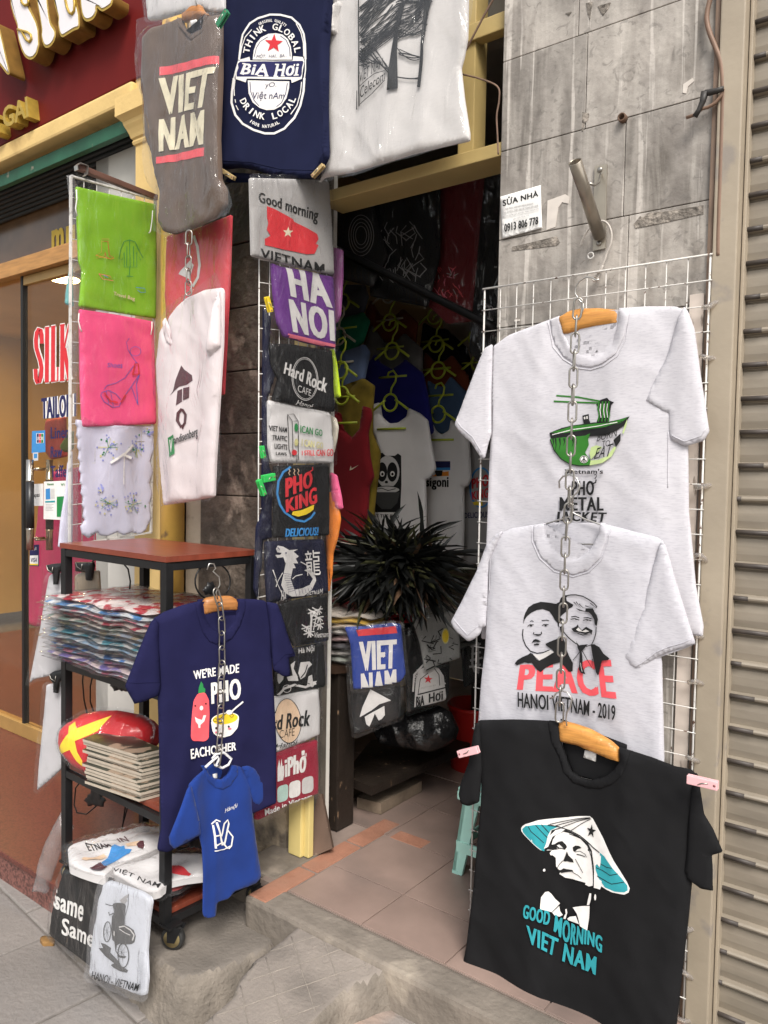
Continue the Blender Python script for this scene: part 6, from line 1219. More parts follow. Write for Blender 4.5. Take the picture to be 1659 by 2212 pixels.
def scroll(pts_uv, pl, leaf_uv=None, r=.0028):
    mb = MB(); P = [pl.hit(*p) for p in pts_uv]; mb.tube(P, r, 6); sc = mb.build('scroll', M_frame, t)
    for lu in (leaf_uv or []):
        lc = Cloth(pl, lu, .004, .01, w_sag(.003, 30, 2), .002, .003, 0); lc.build('leaf', M_frame, sc, .008)
PR = PX(-1.905); PFr = PY(-.55); PLf = PY(-.40); PBk = PY(-.24)
circ = lambda cx, cy, rx, ry, a0, a1, n=24: [(cx+rx*math.cos(R_(a0+(a1-a0)*k/n)), cy+ry*math.sin(R_(a0+(a1-a0)*k/n))) for k in range(n+1)]
def leafshape(cx, cy, s):
    out = []
    for k in range(30): a = 2*math.pi*k/30; rr_ = s*(.62+.38*abs(math.sin(1.5*a+.6)))*(1+.12*math.sin(9*a)); out.append((cx+rr_*math.cos(a), cy+rr_*math.sin(a)))
    return out
scroll(circ(*zG((1378, 450))[0], 38, 40, 60, 400), PR, [leafshape(*zG((1360, 500))[0], 16)])
scroll(zG((500, 530), (520, 440), (560, 360), (610, 312)), PLf); scroll(zG((780, 310), (830, 370), (845, 450), (840, 500)), PLf)
scroll(zG((540, 1030), (535, 1100), (545, 1220), (565, 1310)), PLf, [leafshape(*zG((785, 1110))[0], 22)]); scroll(zG((605, 1040), (585, 1130), (585, 1230), (605, 1290)), PLf)
scroll(zJ((530, 75), (490, 130), (480, 240), (500, 290), (560, 300), (620, 250)), PLf, [leafshape(*zJ((620, 195))[0], 23), leafshape(*zJ((660, 150))[0], 12)]); scroll(zJ((840, 175), (825, 260), (800, 350), (785, 420)), PBk); scroll(zJ((815, 170), (812, 250), (790, 400)), PBk)
scroll(zJ((1115, 500), (1160, 530), (1220, 510), (1250, 460)), PR, [leafshape(*zJ((1265, 480))[0], 17)])

# ---- flat packs piled on the shelves
def soft_slab(cx, cy, z0, hx, hy, th, rot, seed, wav=.006, n=22):
    c, s = math.cos(rot), math.sin(rot); vs, fs = [], []
    for lay in (0, 1):
        for j in range(n+1):
            for i in range(n+1):
                a, b = -1+2*i/n, -1+2*j/n; e = max(abs(a), abs(b)); k = math.sqrt(max(0, 1-e**6))
                x = a*hx+wav*1.2*nz2(b*3, seed, 1)*abs(a); y = b*hy+wav*1.2*nz2(a*3, seed, 2)*abs(b)
                w_ = wav*nz2(x*8, y*8, 4)*(.4+.6*e)+.0028*nz2(x*20, y*20, seed)
                z = z0+th*.5+w_+(th*.5*k if lay else -th*.5*k)
                vs.append(Vector((cx+x*c-y*s, cy+x*s+y*c, z)))
    m = (n+1)**2
    for j in range(n):
        for i in range(n):
            q = j*(n+1)+i; fs += [(q+m, q+1+m, q+n+2+m, q+n+1+m), (q, q+n+1, q+n+2, q+1)]
    rim = [i for i in range(n+1)]+[k*(n+1)+n for k in range(1, n+1)]+[n*(n+1)+i for i in range(n-1, -1, -1)]+[k*(n+1) for k in range(n-1, 0, -1)]
    for k in range(len(rim)): a, b = rim[k], rim[(k+1) % len(rim)]; fs.append((a, b, b+m, a+m))
    return vs, fs
def flat_pack(label, cx, cy, z0, hx, hy, th, rot, seed, mat, group, cat='cloth pack', name='cloth_pack', fm=.016, wav=.006, fmat=None):
    vs, fs = soft_slab(cx, cy, z0, hx, hy, th, rot, seed, wav); r = thing(name, label, cat, (cx, cy, z0), group); mk('folded_cloth', vs, fs, mat, r)
    if fm: vs, fs = soft_slab(cx, cy, z0-.0015, hx+fm, hy+fm, th+.003, rot, seed, wav*1.3); mk('plastic_sleeve', vs, fs, fmat or FILM, r)
    return r
def patt(name, c1, c2, sc=22): return pm('pattern_'+name, c1, .75, .25, 14, col2=c2, c2scale=sc, c2lo=.47, c2hi=.53)
pal = [('red', (.42, .02, .04), (.70, .62, .6)), ('sky', (.05, .22, .48), (.65, .68, .7)), ('white', (.6, .58, .56), (.5, .12, .16)), ('crimson', (.40, .03, .06), (.55, .5, .45)), ('sage', (.2, .3, .26), (.62, .55, .5)), ('tan', (.45, .36, .25), (.3, .34, .42)), ('steel blue', (.16, .32, .48), (.55, .55, .55)), ('teal', (.1, .34, .42), (.62, .6, .58)), ('grey', (.42, .42, .44), (.2, .3, .42)), ('cream', (.6, .53, .42), (.45, .12, .16)), ('blue', (.05, .16, .42), (.68, .68, .68)), ('pink', (.62, .22, .28), (.2, .34, .5)), ('violet', (.2, .16, .42), (.62, .5, .5)), ('rose', (.55, .16, .2), (.6, .62, .66))]
z_ = .958
for k in range(14):
    nm, c1, c2 = pal[13-k]; th = .0150
    flat_pack(f'flat plastic pack of {nm} patterned cloth, {ORD[13-k]} in the pile on the trolley', -2.235+random.uniform(-.012, .012), -.435+random.uniform(-.012, .008), z_, .285, .165, th, random.uniform(-.05, .05), k+3, patt(nm, c1, c2), 'patterned cloth packs piled on the trolley', fm=.020, wav=.010); z_ += th+.0008
# star cushion
PCu = PT(onY(230, 1600, -.50), (.35, -.85, .35))
uv = zG((385, 1500), (395, 1420), (440, 1370), (540, 1310), (640, 1288), (760, 1285), (860, 1305), (950, 1345), (1000, 1400), (980, 1500))+zJ((800, -20), (700, 20), (600, 62), (540, 20), (480, -10))+zG((430, 1600), (395, 1550))
art = Art(); art.poly(zG((525, 1362), (552, 1408), (640, 1372), (757, 1323), (690, 1425), (640, 1452), (548, 1490), (560, 1560), (588, 1615), (575, 1650), (545, 1620), (505, 1545), (400, 1578), (428, 1520), (500, 1440), (490, 1392)), 'yellow')
r, cl = pack('cushion', 'red cushion with a yellow star in clear plastic lying beside the placemats', 'cushion', PCu, uv, cloth_m('flag_red', (.52, .015, .02), .08), art, None, .055, .10, w_sag(.006, 8, 2), seed=40, amp=.008, d=.012, part='cover', back=.05)
# placemats
q4 = [onZ(u, v, .590+.135) for u, v in zG((542, 1465), (893, 1568), (1060, 1530), (730, 1390))]
M_card = pm('card_edge', (.42, .36, .29), .9, .2, 60, stretch=(1, 1, 20)); M_matt = pm('placemat_print', (.025, .03, .022), .3, .4, 8, col2=(.30, .22, .16), c2scale=14, c2lo=.56, c2hi=.6, spec=.5)
for k in range(13):
    z0 = .5785+k*.0112; dx, dy = random.uniform(-.008, .008)+(12-k)*.0016, random.uniform(-.008, .008)
    mb = MB(); P = [Vector((p.x+dx, p.y+dy, z0)) for p in q4]; mb.prism(P, (0, 0, .0088)); r = mb.build('placemat', M_card); tag(r, f'stiff dark placemat, {ORD[12-k]} from the top of the stack beside the star cushion', 'placemat', 'placemats stacked on the trolley')
    mb = MB(); mb.prism([p+Vector((0, 0, .0088)) for p in P], (0, 0, .0012)); mb.build('printed_face', M_matt, r)

# ---- bottom shelf
flat_pack('dark shirt pack at the bottom of the heap on the lowest trolley shelf', -2.14, -.40, .265, .20, .15, .04, .05, 51, M_blk2, None, 'shirt pack', 'wrapped_shirt', .02, .01)
flat_pack('dark red-edged shirt pack under the white packs on the lowest trolley shelf', -2.10, -.43, .306, .20, .14, .026, -.05, 52, patt('darkred', (.02, .02, .022), (.25, .02, .02), 5), None, 'shirt pack', 'wrapped_shirt', .02, .01)
c = zCY; PS1 = PT(onZ(*c((600, 320))[0], .365), (.0, -.10, 1)); PS2 = PT(onZ(*c((1000, 600))[0], .352), (.05, -.16, 1))
art = Art(); art.text('GOOD MORNIN', c((380, 215), (880, 130), (890, 200), (400, 265)), 'brown', .02, -.3) if 0 else None
art.text('IN', c((735, 170), (830, 150), (885, 205), (780, 218)), 'brown', .03); art.text('VIETNAM', c((395, 215), (640, 230), (690, 285), (590, 325)), 'black', .03) if 0 else art.text('ETNAM', c((385, 225), (645, 240), (690, 290), (430, 300)), 'black', .03)
art.poly(c((690, 285), (720, 265), (780, 280), (825, 268), (835, 305), (910, 310), (880, 345), (780, 395), (700, 430), (620, 468), (575, 455), (570, 425), (640, 370)), 'blue'); art.poly(c((835, 245), (900, 230), (1000, 235), (990, 275), (860, 280)), 'tan'); art.poly(c((960, 262), (1000, 238), (1040, 240), (1048, 270), (1030, 295), (975, 290)), 'brown')
art.poly(c((350, 410), (380, 385), (480, 380), (600, 340), (625, 365), (560, 400), (440, 415), (400, 420)), 'tan'); art.poly(c((440, 495), (560, 430), (600, 470), (640, 480), (560, 530), (480, 520)), 'brown')
pack('wrapped_shirt', 'white shirt pack with a blue swimsuit figure on the lowest trolley shelf', 'shirt pack', PS1, c((195, 270), (260, 225), (400, 175), (620, 120), (820, 70), (1000, 20), (1300, 20), (1320, 200), (1120, 290), (1000, 350), (860, 400), (700, 480), (600, 570), (480, 540), (330, 490), (210, 440)), M_wht, art, None, .020, .04, w_sag(.014, 9, 4), seed=41, amp=.010, d=.018, back=.03, part='folded_shirt')
art = Art(); art.text('VIỆT NAM', c((700, 475), (1245, 650), (1200, 745), (700, 540)), 'black', .01, .1); art.poly(c((1340, 455), (1420, 450), (1480, 490), (1565, 560), (1540, 580), (1440, 560), (1340, 545)), 'red')
pack('wrapped_shirt', 'white shirt pack with a black country name and red patch behind the trolley leg', 'shirt pack', PS2, c((690, 490), (800, 440), (920, 415), (1020, 400), (1200, 325), (1500, 310), (1760, 340), (1740, 560), (1500, 590), (1340, 625), (1215, 735), (1150, 755), (1060, 740), (860, 640), (700, 540)), M_wht, art, None, .018, .04, w_sag(.012, 9, 8), seed=42, amp=.009, d=.016, back=.022, part='folded_shirt')
PH1 = PT(onY(*c((300, 900))[0], -.655), (-.03, -1, .10)); PH2 = PT(onY(*c((800, 1100))[0], -.69), (.04, -1, .10))
art = Art(); art.text('same', c((75, 775), (385, 900), (365, 1075), (75, 915)), 'white', .035, .05); art.text('S', c((66, 680), (105, 700), (100, 905), (62, 890)), 'white', .03); art.text('Same', c((150, 1015), (520, 1160), (505, 1350), (150, 1205)), 'white', .03, .05)
pack('wrapped_shirt', 'black shirt pack with rounded white lettering hung over the concrete block', 'shirt pack', PH1, c((160, 480), (300, 540), (520, 560), (680, 590), (640, 800), (560, 1200), (445, 1560), (200, 1380), (0, 1220), (20, 1000), (90, 700)), M_blk2, art, None, .014, .03, w_hang(.010, 8, 3, 5), seed=43, amp=.012, d=.006, part='folded_shirt')
art = Art(); K = 'dgrey'
def P_(pts, c_=K): art.poly(c(*pts), c_)
P_([(725, 860), (760, 850), (850, 855), (870, 880), (860, 980), (855, 1090), (900, 1110), (950, 1150), (970, 1220), (955, 1290), (920, 1310), (860, 1310), (800, 1300), (770, 1320), (760, 1380), (800, 1430), (870, 1440), (850, 1465), (790, 1450), (750, 1380), (740, 1280), (715, 1260), (705, 1130), (715, 1000), (740, 960), (728, 900)])
P_([(585, 1290), (640, 1310), (700, 1350), (690, 1400), (740, 1450), (780, 1490), (800, 1540), (850, 1570), (885, 1600), (870, 1625), (800, 1610), (720, 1570), (690, 1540), (730, 1520), (690, 1490), (640, 1450), (600, 1400), (565, 1350), (610, 1350)])
P_([(800, 820), (850, 780), (900, 752), (900, 790), (880, 800), (890, 830), (860, 860), (810, 850)], 'grey'); art.stroke(c((900, 752), (898, 870), (865, 990)), 1.2, K); art.stroke(c((645, 860), (690, 875), (730, 880)), 1.6, K); art.stroke(c((680, 950), (690, 985), (740, 960)), 2, K)
art.stroke(ell(*c((662, 1170))[0], 8, 22, rot=4), 1.8, K, True); art.stroke(ell(*c((840, 1430))[0], 11, 26, rot=0), 2.2, K, True)
for k in range(9): an = R_(40*k); art.stroke([c((662, 1170))[0], (c((662, 1170))[0][0]+8*math.cos(an), c((662, 1170))[0][1]+22*math.sin(an))], .6, K)
for k in range(9): an = R_(40*k); art.stroke([c((835, 1390))[0], (c((835, 1390))[0][0]+10*math.cos(an), c((835, 1390))[0][1]+20*math.sin(an))], .6, K)
art.stroke(c((810, 1110), (870, 1100), (930, 1140), (968, 1200), (950, 1260)), 2.6, 'lgrey'); art.stroke(c((815, 1130), (870, 1170), (930, 1200)), 1.8, 'lgrey'); art.poly(ell(*c((758, 1180))[0], 1.4, 6), 'lgrey')
art.text('HANOI - VIETNAM', c((505, 1595), (1018, 1745), (1000, 1830), (492, 1690)), 'black', .02, .15)
pack('wrapped_shirt', 'pale grey shirt pack with a cyclo rider, hung beside the black rounded-lettering pack', 'shirt pack', PH2, c((600, 650), (660, 615), (760, 650), (1020, 740), (1110, 800), (1130, 850), (1100, 1040), (1075, 1400), (1085, 1700), (1065, 1880), (1000, 1890), (760, 1790), (440, 1665), (455, 1400), (500, 1100), (540, 850)), heather('hang_grey', (.58, .60, .66), (.42, .43, .50), .5), art, None, .016, .03, w_hang(.008, 8, 3, 9), seed=44, amp=.009, d=.014, part='folded_shirt', fmat=FILMH)
# ---- shirts hanging on the trolley
PNv = PV(340, -.635, 620, -.255); M_nv = cloth_m('indigo', (.0125, .0125, .050), .15)
g_ = zG; body = g_((1300, 575), (1180, 605), (1060, 650), (1000, 690))+[(331, 1340), (336, 1400), (341, 1500), (344, 1600), (346, 1700), (348, 1790), (340, 1832), (342, 1838), (362, 1841), (450, 1800), (540, 1760), (597, 1735), (597, 1600), (592, 1500), (588, 1440)]+zH((95, 640), (60, 575), (0, 566))+g_((1560, 563), (1535, 565), (1540, 640), (1510, 720), (1460, 770), (1410, 775), (1360, 740), (1320, 670))
slL = g_((1000, 690), (975, 705), (950, 760), (900, 880), (850, 1010), (806, 1125), (822, 1160), (868, 1238), (920, 1225), (1020, 1185), (1038, 1120), (1030, 980), (1020, 820), (1025, 720))
slR = zH((60, 578), (130, 590), (165, 680), (200, 800), (248, 930), (205, 940), (215, 1060), (170, 1062), (105, 1020), (95, 900), (85, 750))
art = Art(); art.text("WE'RE MADE", g_((1243, 1022), (1542, 975), (1540, 1035), (1250, 1080)), 'white', .035); art.text('PHO', g_((1358, 1100), (1550, 1070), (1555, 1205), (1362, 1240)), 'white', .045, 0, 1.04)
art.poly(g_((1280, 1130), (1295, 1092), (1308, 1110), (1310, 1130), (1322, 1140), (1320, 1165), (1275, 1168)), 'dgreen'); art.poly(rnd(g_((1270, 1170), (1320, 1162), (1345, 1210), (1350, 1300), (1345, 1460), (1320, 1480), (1240, 1475), (1226, 1450), (1232, 1320), (1245, 1215)), 1), 'coral')
art.poly(g_((1252, 1318), (1270, 1330), (1300, 1340), (1310, 1310), (1328, 1310), (1315, 1350), (1290, 1372), (1290, 1392), (1278, 1392), (1275, 1370), (1258, 1350)), 'white'); art.poly(ell(*g_((1295, 1262))[0], 4, 5), 'white')
for p in g_((1255, 1248), (1325, 1235)): art.poly(ell(*p, 1.8, 2), 'black')
art.poly(rnd(g_((1358, 1350), (1370, 1420), (1395, 1445), (1440, 1455), (1490, 1440), (1530, 1390), (1540, 1325), (1450, 1345)), 1), 'white'); art.poly(ell(*g_((1450, 1335))[0], 30, 14, rot=-8), 'white'); art.poly(ell(*g_((1450, 1333))[0], 27.5, 11.5, rot=-8), 'yellow'); art.stroke(g_((1410, 1340), (1480, 1275), (1500, 1300)), 1.6, 'black'); art.stroke(g_((1475, 1300), (1565, 1222)), 3.4, 'white'); art.poly(ell(*g_((1475, 1290))[0], 7, 5), 'white')
art.stroke(ell(*g_((1385, 1340))[0], 4, 3), .9, 'black', True); art.stroke(ell(*g_((1490, 1312))[0], 4, 3), .9, 'black', True)
for p in g_((1390, 1392), (1472, 1383)): art.poly(ell(*p, 2.2, 2.6), 'black')
for p in g_((1392, 1418), (1478, 1395)): art.poly(ell(*p, 4, 2), 'pink')
art.text('EACHOTHER', g_((1222, 1525), (1520, 1480), (1518, 1532), (1228, 1592)), 'white', .035)
tshirt('indigo t-shirt with a red sauce bottle and noodle bowl hanging on the trolley corner', PNv, body, [slL, slR], M_nv, art, collar=g_((1258, 588), (1275, 680), (1310, 780), (1350, 835), (1390, 852), (1440, 850), (1500, 815), (1550, 735), (1580, 640), (1585, 566), (1535, 564), (1540, 640), (1510, 718), (1460, 770), (1410, 775), (1360, 740), (1320, 670), (1304, 576)), inside=g_((1295, 575), (1545, 560), (1550, 700), (1460, 790), (1380, 780), (1315, 700)),
       insides=[g_((806, 1125), (900, 1115), (1038, 1120), (1020, 1188), (920, 1228), (868, 1240))], seed=15, cuff=[(0, g_((818, 1098), (930, 1095), (1034, 1092))), (1, zH((236, 905), (170, 915), (106, 985)))], lab=g_((1370, 680), (1420, 675), (1422, 706), (1372, 708)), wr=w_drape(.014, 15, 7))
wood_hanger('wooden_hanger', 'brown wooden hanger in the collar of the indigo shirt', PNv.shift(-.004), g_((1308, 600), (1330, 560), (1400, 545), (1500, 545), (1545, 575), (1542, 640), (1450, 640), (1380, 655), (1315, 670)), g_((1342, 375), (1355, 335), (1385, 335), (1398, 365), (1380, 385), (1420, 420), (1425, 470), (1400, 520), (1410, 560)), M_hwood2, None)
chain('chain', 'steel chain in front of the indigo shirt on the trolley', PNv.shift(.045), [(466, 1275), (476, 1310), (480, 1350), (479, 1390), (480, 1430), (477, 1480), (477, 1530), (476, 1580), (472, 1630), (468, 1652)], M_steel, L=.056, wd=.0105, r=.0024, pitch=.0455)
PBs = PV(360, -.66, 575, -.31); M_bl = cloth_m('royal_blue', (.010, .036, .20), .15)
j_ = zJ; body = j_((1335, 5), (1270, 60), (1225, 110), (1230, 200), (1265, 330), (1290, 430), (1312, 520), (1320, 700), (1316, 940), (1325, 968), (1360, 975), (1400, 962), (1410, 870), (1480, 850), (1520, 800), (1600, 770), (1659, 745), (1690, 700), (1660, 500), (1640, 350), (1630, 220), (1620, 100), (1560, -10), (1500, -18), (1480, 40), (1440, 75), (1395, 70), (1355, 40))
slL = j_((1228, 105), (1205, 130), (1160, 260), (1088, 440), (1095, 490), (1122, 518), (1180, 480), (1290, 425), (1282, 340), (1250, 200)); slR = j_((1555, -12), (1600, -20), (1640, 0), (1690, 80), (1730, 120), (1700, 200), (1665, 240), (1632, 220), (1612, 150), (1580, 50))
art = Art(); art.text('Hànội', j_((1455, 262), (1530, 222), (1530, 255), (1458, 300)), 'white', .0, .3)
for pts, w_ in ((((1372, 365), (1400, 335), (1425, 345)), 3), (((1380, 370), (1390, 440), (1395, 520)), 4), (((1400, 350), (1420, 420), (1440, 500)), 4), (((1430, 440), (1450, 360), (1475, 335), (1480, 360), (1460, 440), (1450, 500)), 3.4), (((1390, 440), (1420, 430)), 3), (((1395, 500), (1440, 480), (1470, 520)), 3.4), (((1385, 535), (1450, 525), (1485, 500)), 2), (((1470, 400), (1500, 440), (1490, 500), (1475, 520)), 3)): art.stroke(j_(*pts), w_, 'white')
tshirt('small royal blue child t-shirt with white line drawing hanging below the indigo shirt', PBs, body, [slL, slR], M_bl, art, collar=j_((1320, 10), (1345, 80), (1395, 128), (1440, 135), (1490, 110), (1530, 40), (1535, -16), (1500, -18), (1480, 40), (1440, 75), (1395, 70), (1355, 40), (1338, 4)), inside=j_((1330, 0), (1510, -25), (1490, 60), (1440, 90), (1380, 80)), insides=[j_((1088, 440), (1150, 440), (1290, 425), (1200, 480), (1122, 520), (1095, 490))], seed=17, lab=j_((1400, 50), (1428, 45), (1430, 75), (1405, 78)), wr=w_drape(.016, 18, 9))
t = thing('plastic_hanger', 'small white plastic hanger holding the child t-shirt', 'hanger', PBs.hit(470, 1650)); mb = MB()
mb.tube(hook_tube(PBs.shift(.01), zG((1330, 1655), (1380, 1610), (1410, 1585), (1420, 1600), (1400, 1640), (1430, 1655))+j_((1440, 0), (1480, -20), (1500, -60), (1450, -100), (1400, -90), (1375, -60)), 0), .004, 8); mb.build('body', pm('white_plastic', (.7, .7, .72), .4, .05), t)
# ---- bags clipped to the left of the trolley
M_lin = cloth_m('grey_linen', (.46, .45, .47), .08); PLg = PV(60, -.60, 150, -.52)
for lab_, uv, nm in (('long grey linen bag in plastic clipped to the upper left of the trolley', zG((318, 415), (340, 400), (400, 395), (425, 480), (425, 1010), (330, 1060), (215, 1085), (190, 1110), (220, 950), (260, 750), (290, 560)), 1), ('long grey linen bag in plastic clipped to the lower left of the trolley', zG((300, 1120), (350, 1110), (415, 1095), (420, 1659))+zJ((425, -20), (330, 70), (240, 145), (250, 0))+zG((265, 1500), (285, 1300)), 2)):
    pack('linen_bag', lab_, 'bag', PLg, uv, M_lin, None, 'grey linen bags on the left of the trolley', .016, .03, w_hang(.010, 10, 2, nm), seed=45+nm, amp=.009, d=.010, part='bag_body')
pack('linen_bag', 'beige linen bag hanging inside the trolley frame below the top board', 'bag', PLf, zG((490, 410), (540, 385), (640, 378), (648, 520), (490, 540)), cloth_m('beige_linen', (.36, .29, .21)), None, None, .012, .02, None, seed=48, amp=.006, part='bag_body')
for lab_, uv in (('black plastic clip on the upper grey linen bag', ((300, 345), (330, 338), (410, 330), (440, 335), (440, 365), (395, 372), (380, 400), (372, 470), (345, 470), (342, 400), (310, 385))), ('black plastic clip on the lower grey linen bag', ((320, 1050), (345, 1035), (400, 1022), (420, 1050), (445, 1075), (400, 1085), (380, 1110), (372, 1175), (345, 1170), (345, 1110), (322, 1085))), ('black plastic clip on the beige linen bag', ((490, 325), (600, 325), (605, 350), (585, 445), (560, 445), (555, 390), (492, 385)))):
    t = thing('bag_clip', lab_, 'clip', PLg.hit(*zG(uv[0])[0])); pl = PLg.shift(.03) if 'beige' not in lab_ else PLf.shift(.02)
    cl = Cloth(pl, zG(*uv), .006, .008, None, 0, .008, 0); cl.build('jaw', M_frame, t, .01); q = zG(*uv); mb = MB(); mb.tube(hook_tube(pl.shift(.008), [q[0], (q[0][0]+3, q[0][1]+10), (q[0][0]+12, q[0][1]+16), (q[0][0]+14, q[0][1]+4)], 0), .0015, 6); mb.build('wire_spring', M_steel, t)
cl = Cloth(PLg, zJ((418, 245), (440, 330), (472, 400), (405, 470), (390, 530), (340, 680), (300, 820), (255, 800), (208, 800), (235, 700), (245, 620), (290, 490), (350, 370)), .03, .05, w_crum(.02, 16, 9), 0, .012); o = cl.build('empty_plastic_bag', BAGF); tag(o, 'empty crumpled clear plastic bag dangling from the left leg of the trolley', 'plastic bag')
o = hung('dry_leaf', 'brown dry leaf lying in the corner between pavement slabs', 'leaf', PZ(.012), zJ((255, 1105), (280, 1085), (330, 1090), (358, 1110), (350, 1138), (310, 1135), (280, 1140)), pm('dry_leaf', (.22, .12, .04), .8, .4, 30), w_sag(.006, 30, 1), .002, None, .01)

# ================================================================ INSIDE THE SHIRT SHOP
def inner(name, lab_, Y, uv, m, art=None, seed=0, film_=False, cat='t-shirt', group='shirts hanging inside the shop', amp=.009):
    pl = PY(Y) if isinstance(Y, (int, float)) else Y
    if film_: return pack(name, lab_, cat, pl, uv, m, art, group, .014, .03, None, seed=seed, amp=.012, f=9, part='folded_shirt')
    r = thing(name, lab_, cat, pl.hit(uv[0][0], max(p[1] for p in uv)), group); cl = Cloth(pl, uv, .014, .03, w_hang(amp, 8, 1, seed), 0, .01); cl.build('body', m, r, .02)
    if art: art.build(cl, r)
    return r, cl
e = zE; L = lambda n, c_, v=.12: cloth_m('in_'+n, c_, v)
M_inw = L('white', (.80, .77, .76), .04)
inner('tank_top', 'slate grey tank top highest at the left of the shop', .98, e((520, 180), (560, 260), (640, 240), (700, 180), (725, 260), (690, 380), (560, 480), (500, 480)), L('slate', (.11, .12, .15)), seed=1)
inner('tank_top', 'emerald green tank top below the slate one inside the shop', .93, e((520, 420), (560, 400), (650, 380), (690, 360), (735, 420), (690, 560), (560, 660), (500, 660)), L('emerald', (.012, .17, .09)), seed=2)
inner('tank_top', 'dusty blue tank top below the green one inside the shop', .88, e((500, 600), (560, 620), (650, 590), (700, 570), (735, 620), (700, 800), (600, 900), (500, 900)), L('dusty', (.13, .18, .32)), seed=3)
inner('tank_top', 'mustard melange tank top behind the red one inside the shop', .83, e((520, 850), (600, 870), (690, 790), (765, 840), (755, 950), (750, 1150), (802, 1270), (790, 1420), (770, 1560), (760, 1659))+zH((765, 0), (725, 180), (690, 300), (500, 300)), L('mustard', (.22, .155, .02), .5), seed=4)
art = Art(); art.poly(e((622, 1390), (630, 1358), (634, 1378), (680, 1355), (640, 1384)), 'cream')
inner('tank_top', 'dark red tank top with a small curved tick, hanging lowest at the left', .76, e((500, 1000), (545, 1020), (560, 1120), (620, 1180), (670, 1120), (690, 970), (740, 985), (748, 1040), (722, 1150), (735, 1300), (760, 1430), (730, 1500), (722, 1659))+zH((722, 0), (690, 130), (640, 250), (600, 470), (470, 505), (480, 200)), L('darkred', (.22, .012, .018), .1), art, seed=5)
inner('t_shirt', 'rust brown t-shirt on the white hanger at the top inside the shop', 1.22, e((690, 420), (740, 285), (800, 380), (880, 410), (950, 340), (1045, 430), (1030, 600), (700, 600)), L('rust', (.17, .04, .018)), seed=6)
inner('t_shirt', 'charcoal melange t-shirt below the rust one inside the shop', 1.16, e((690, 640), (745, 445), (830, 560), (900, 560), (960, 500), (1075, 600), (1075, 760), (900, 800), (700, 800)), L('charcoal', (.13, .125, .125), .4), seed=7)
inner('t_shirt', 'royal blue t-shirt above the panda shirt inside the shop', 1.10, e((690, 1000), (720, 700), (770, 635), (800, 690), (880, 735), (950, 690), (965, 668), (1080, 760), (1110, 900), (1148, 1140), (1080, 1200), (760, 1200)), L('royal', (.014, .014, .16)), seed=8)
art = Art(); B = 'black'
art.poly(e((805, 1280), (830, 1275), (850, 1295), (910, 1295), (930, 1280), (950, 1295), (952, 1480), (945, 1659), (778, 1659), (775, 1450), (800, 1340)), B); art.poly(ell(*e((865, 1400))[0], 25, 35), 'lgrey')
for x_ in (828, 895): art.poly(ell(*e((x_, 1400))[0], 11, 21), B); art.poly(ell(*e((x_+2, 1412))[0], 5, 6), 'white'); art.poly(ell(*e((x_+3, 1414))[0], 2.6, 3), B)
art.poly(ell(*e((858, 1465))[0], 3.6, 3), B); art.poly(ell(*e((860, 1515))[0], 28, 8), 'lgrey'); art.stroke(ell(*e((860, 1515))[0], 28, 8), 1.6, B, True); art.poly(e((775, 1530), (945, 1530), (930, 1600), (890, 1640), (830, 1640), (790, 1600)), 'dgrey')
art.stroke(e((790, 1512), (830, 1505), (870, 1520), (920, 1508)), 1.6, B); art.poly(zH((775, -20), (948, -20), (945, 0), (925, -5), (880, -12), (800, -8)), B); art.text('WHAT THE PHỞ', zH((720, 5), (942, 8), (942, 40), (720, 32)), B, .03)
inner('t_shirt', 'white t-shirt with a panda holding a noodle bowl inside the shop', 1.02, e((745, 1000), (760, 960), (800, 948), (812, 1040), (860, 1085), (920, 1080), (975, 1040), (985, 985), (1060, 1020), (1110, 1065), (1130, 1200), (1162, 1380), (1125, 1440), (1095, 1450), (1100, 1659))+zH((1100, 100), (1108, 260), (960, 330), (740, 330), (735, 250), (765, 0))+e((775, 1500), (805, 1280), (760, 1140)), M_inw, art, seed=9)
inner('t_shirt', 'black t-shirt with a pale neck tape at the top right inside the shop', 1.42, e((1050, 700), (1085, 430), (1150, 470), (1230, 470), (1370, 600), (1400, 800), (1200, 820)), L('blk', (.012, .012, .013)), seed=10)
inner('t_shirt', 'rust orange t-shirt below the black one inside the shop', 1.36, e((1070, 900), (1090, 620), (1150, 680), (1220, 680), (1270, 640), (1375, 780), (1390, 940), (1200, 960)), L('rust2', (.19, .045, .018)), seed=11)
inner('t_shirt', 'steel blue t-shirt above the cropped lettering shirt inside the shop', 1.30, e((1110, 1150), (1112, 805), (1150, 830), (1210, 850), (1260, 780), (1370, 890), (1390, 1150)), L('steelblue', (.075, .13, .24)), seed=12)
art = Art(); art.poly(e((1165, 1330), (1272, 1330), (1272, 1372), (1165, 1372)), 'navy'); art.poly(e((1165, 1372), (1272, 1372), (1272, 1388), (1165, 1388)), 'blue'); art.poly(e((1120, 1400), (1145, 1390), (1160, 1425), (1190, 1395), (1230, 1400), (1262, 1395), (1262, 1425), (1120, 1430)), 'orange'); art.poly(e((1165, 1390), (1220, 1390), (1215, 1425), (1180, 1428)), B); art.text('sigoni', e((1108, 1440), (1262, 1432), (1262, 1520), (1108, 1512)), B, .05)
inner('t_shirt', 'off-white t-shirt with a striped mountain emblem and cropped lettering inside the shop', 1.22, e((1100, 1150), (1140, 1085), (1160, 1130), (1200, 1160), (1250, 1130), (1262, 1060), (1340, 1110), (1375, 1150), (1392, 1440), (1372, 1490), (1345, 1500), (1345, 1659))+zH((1345, 100), (1338, 300), (1200, 300), (1095, 240), (1100, 0))+e((1105, 1450)), M_inw, art, seed=13)
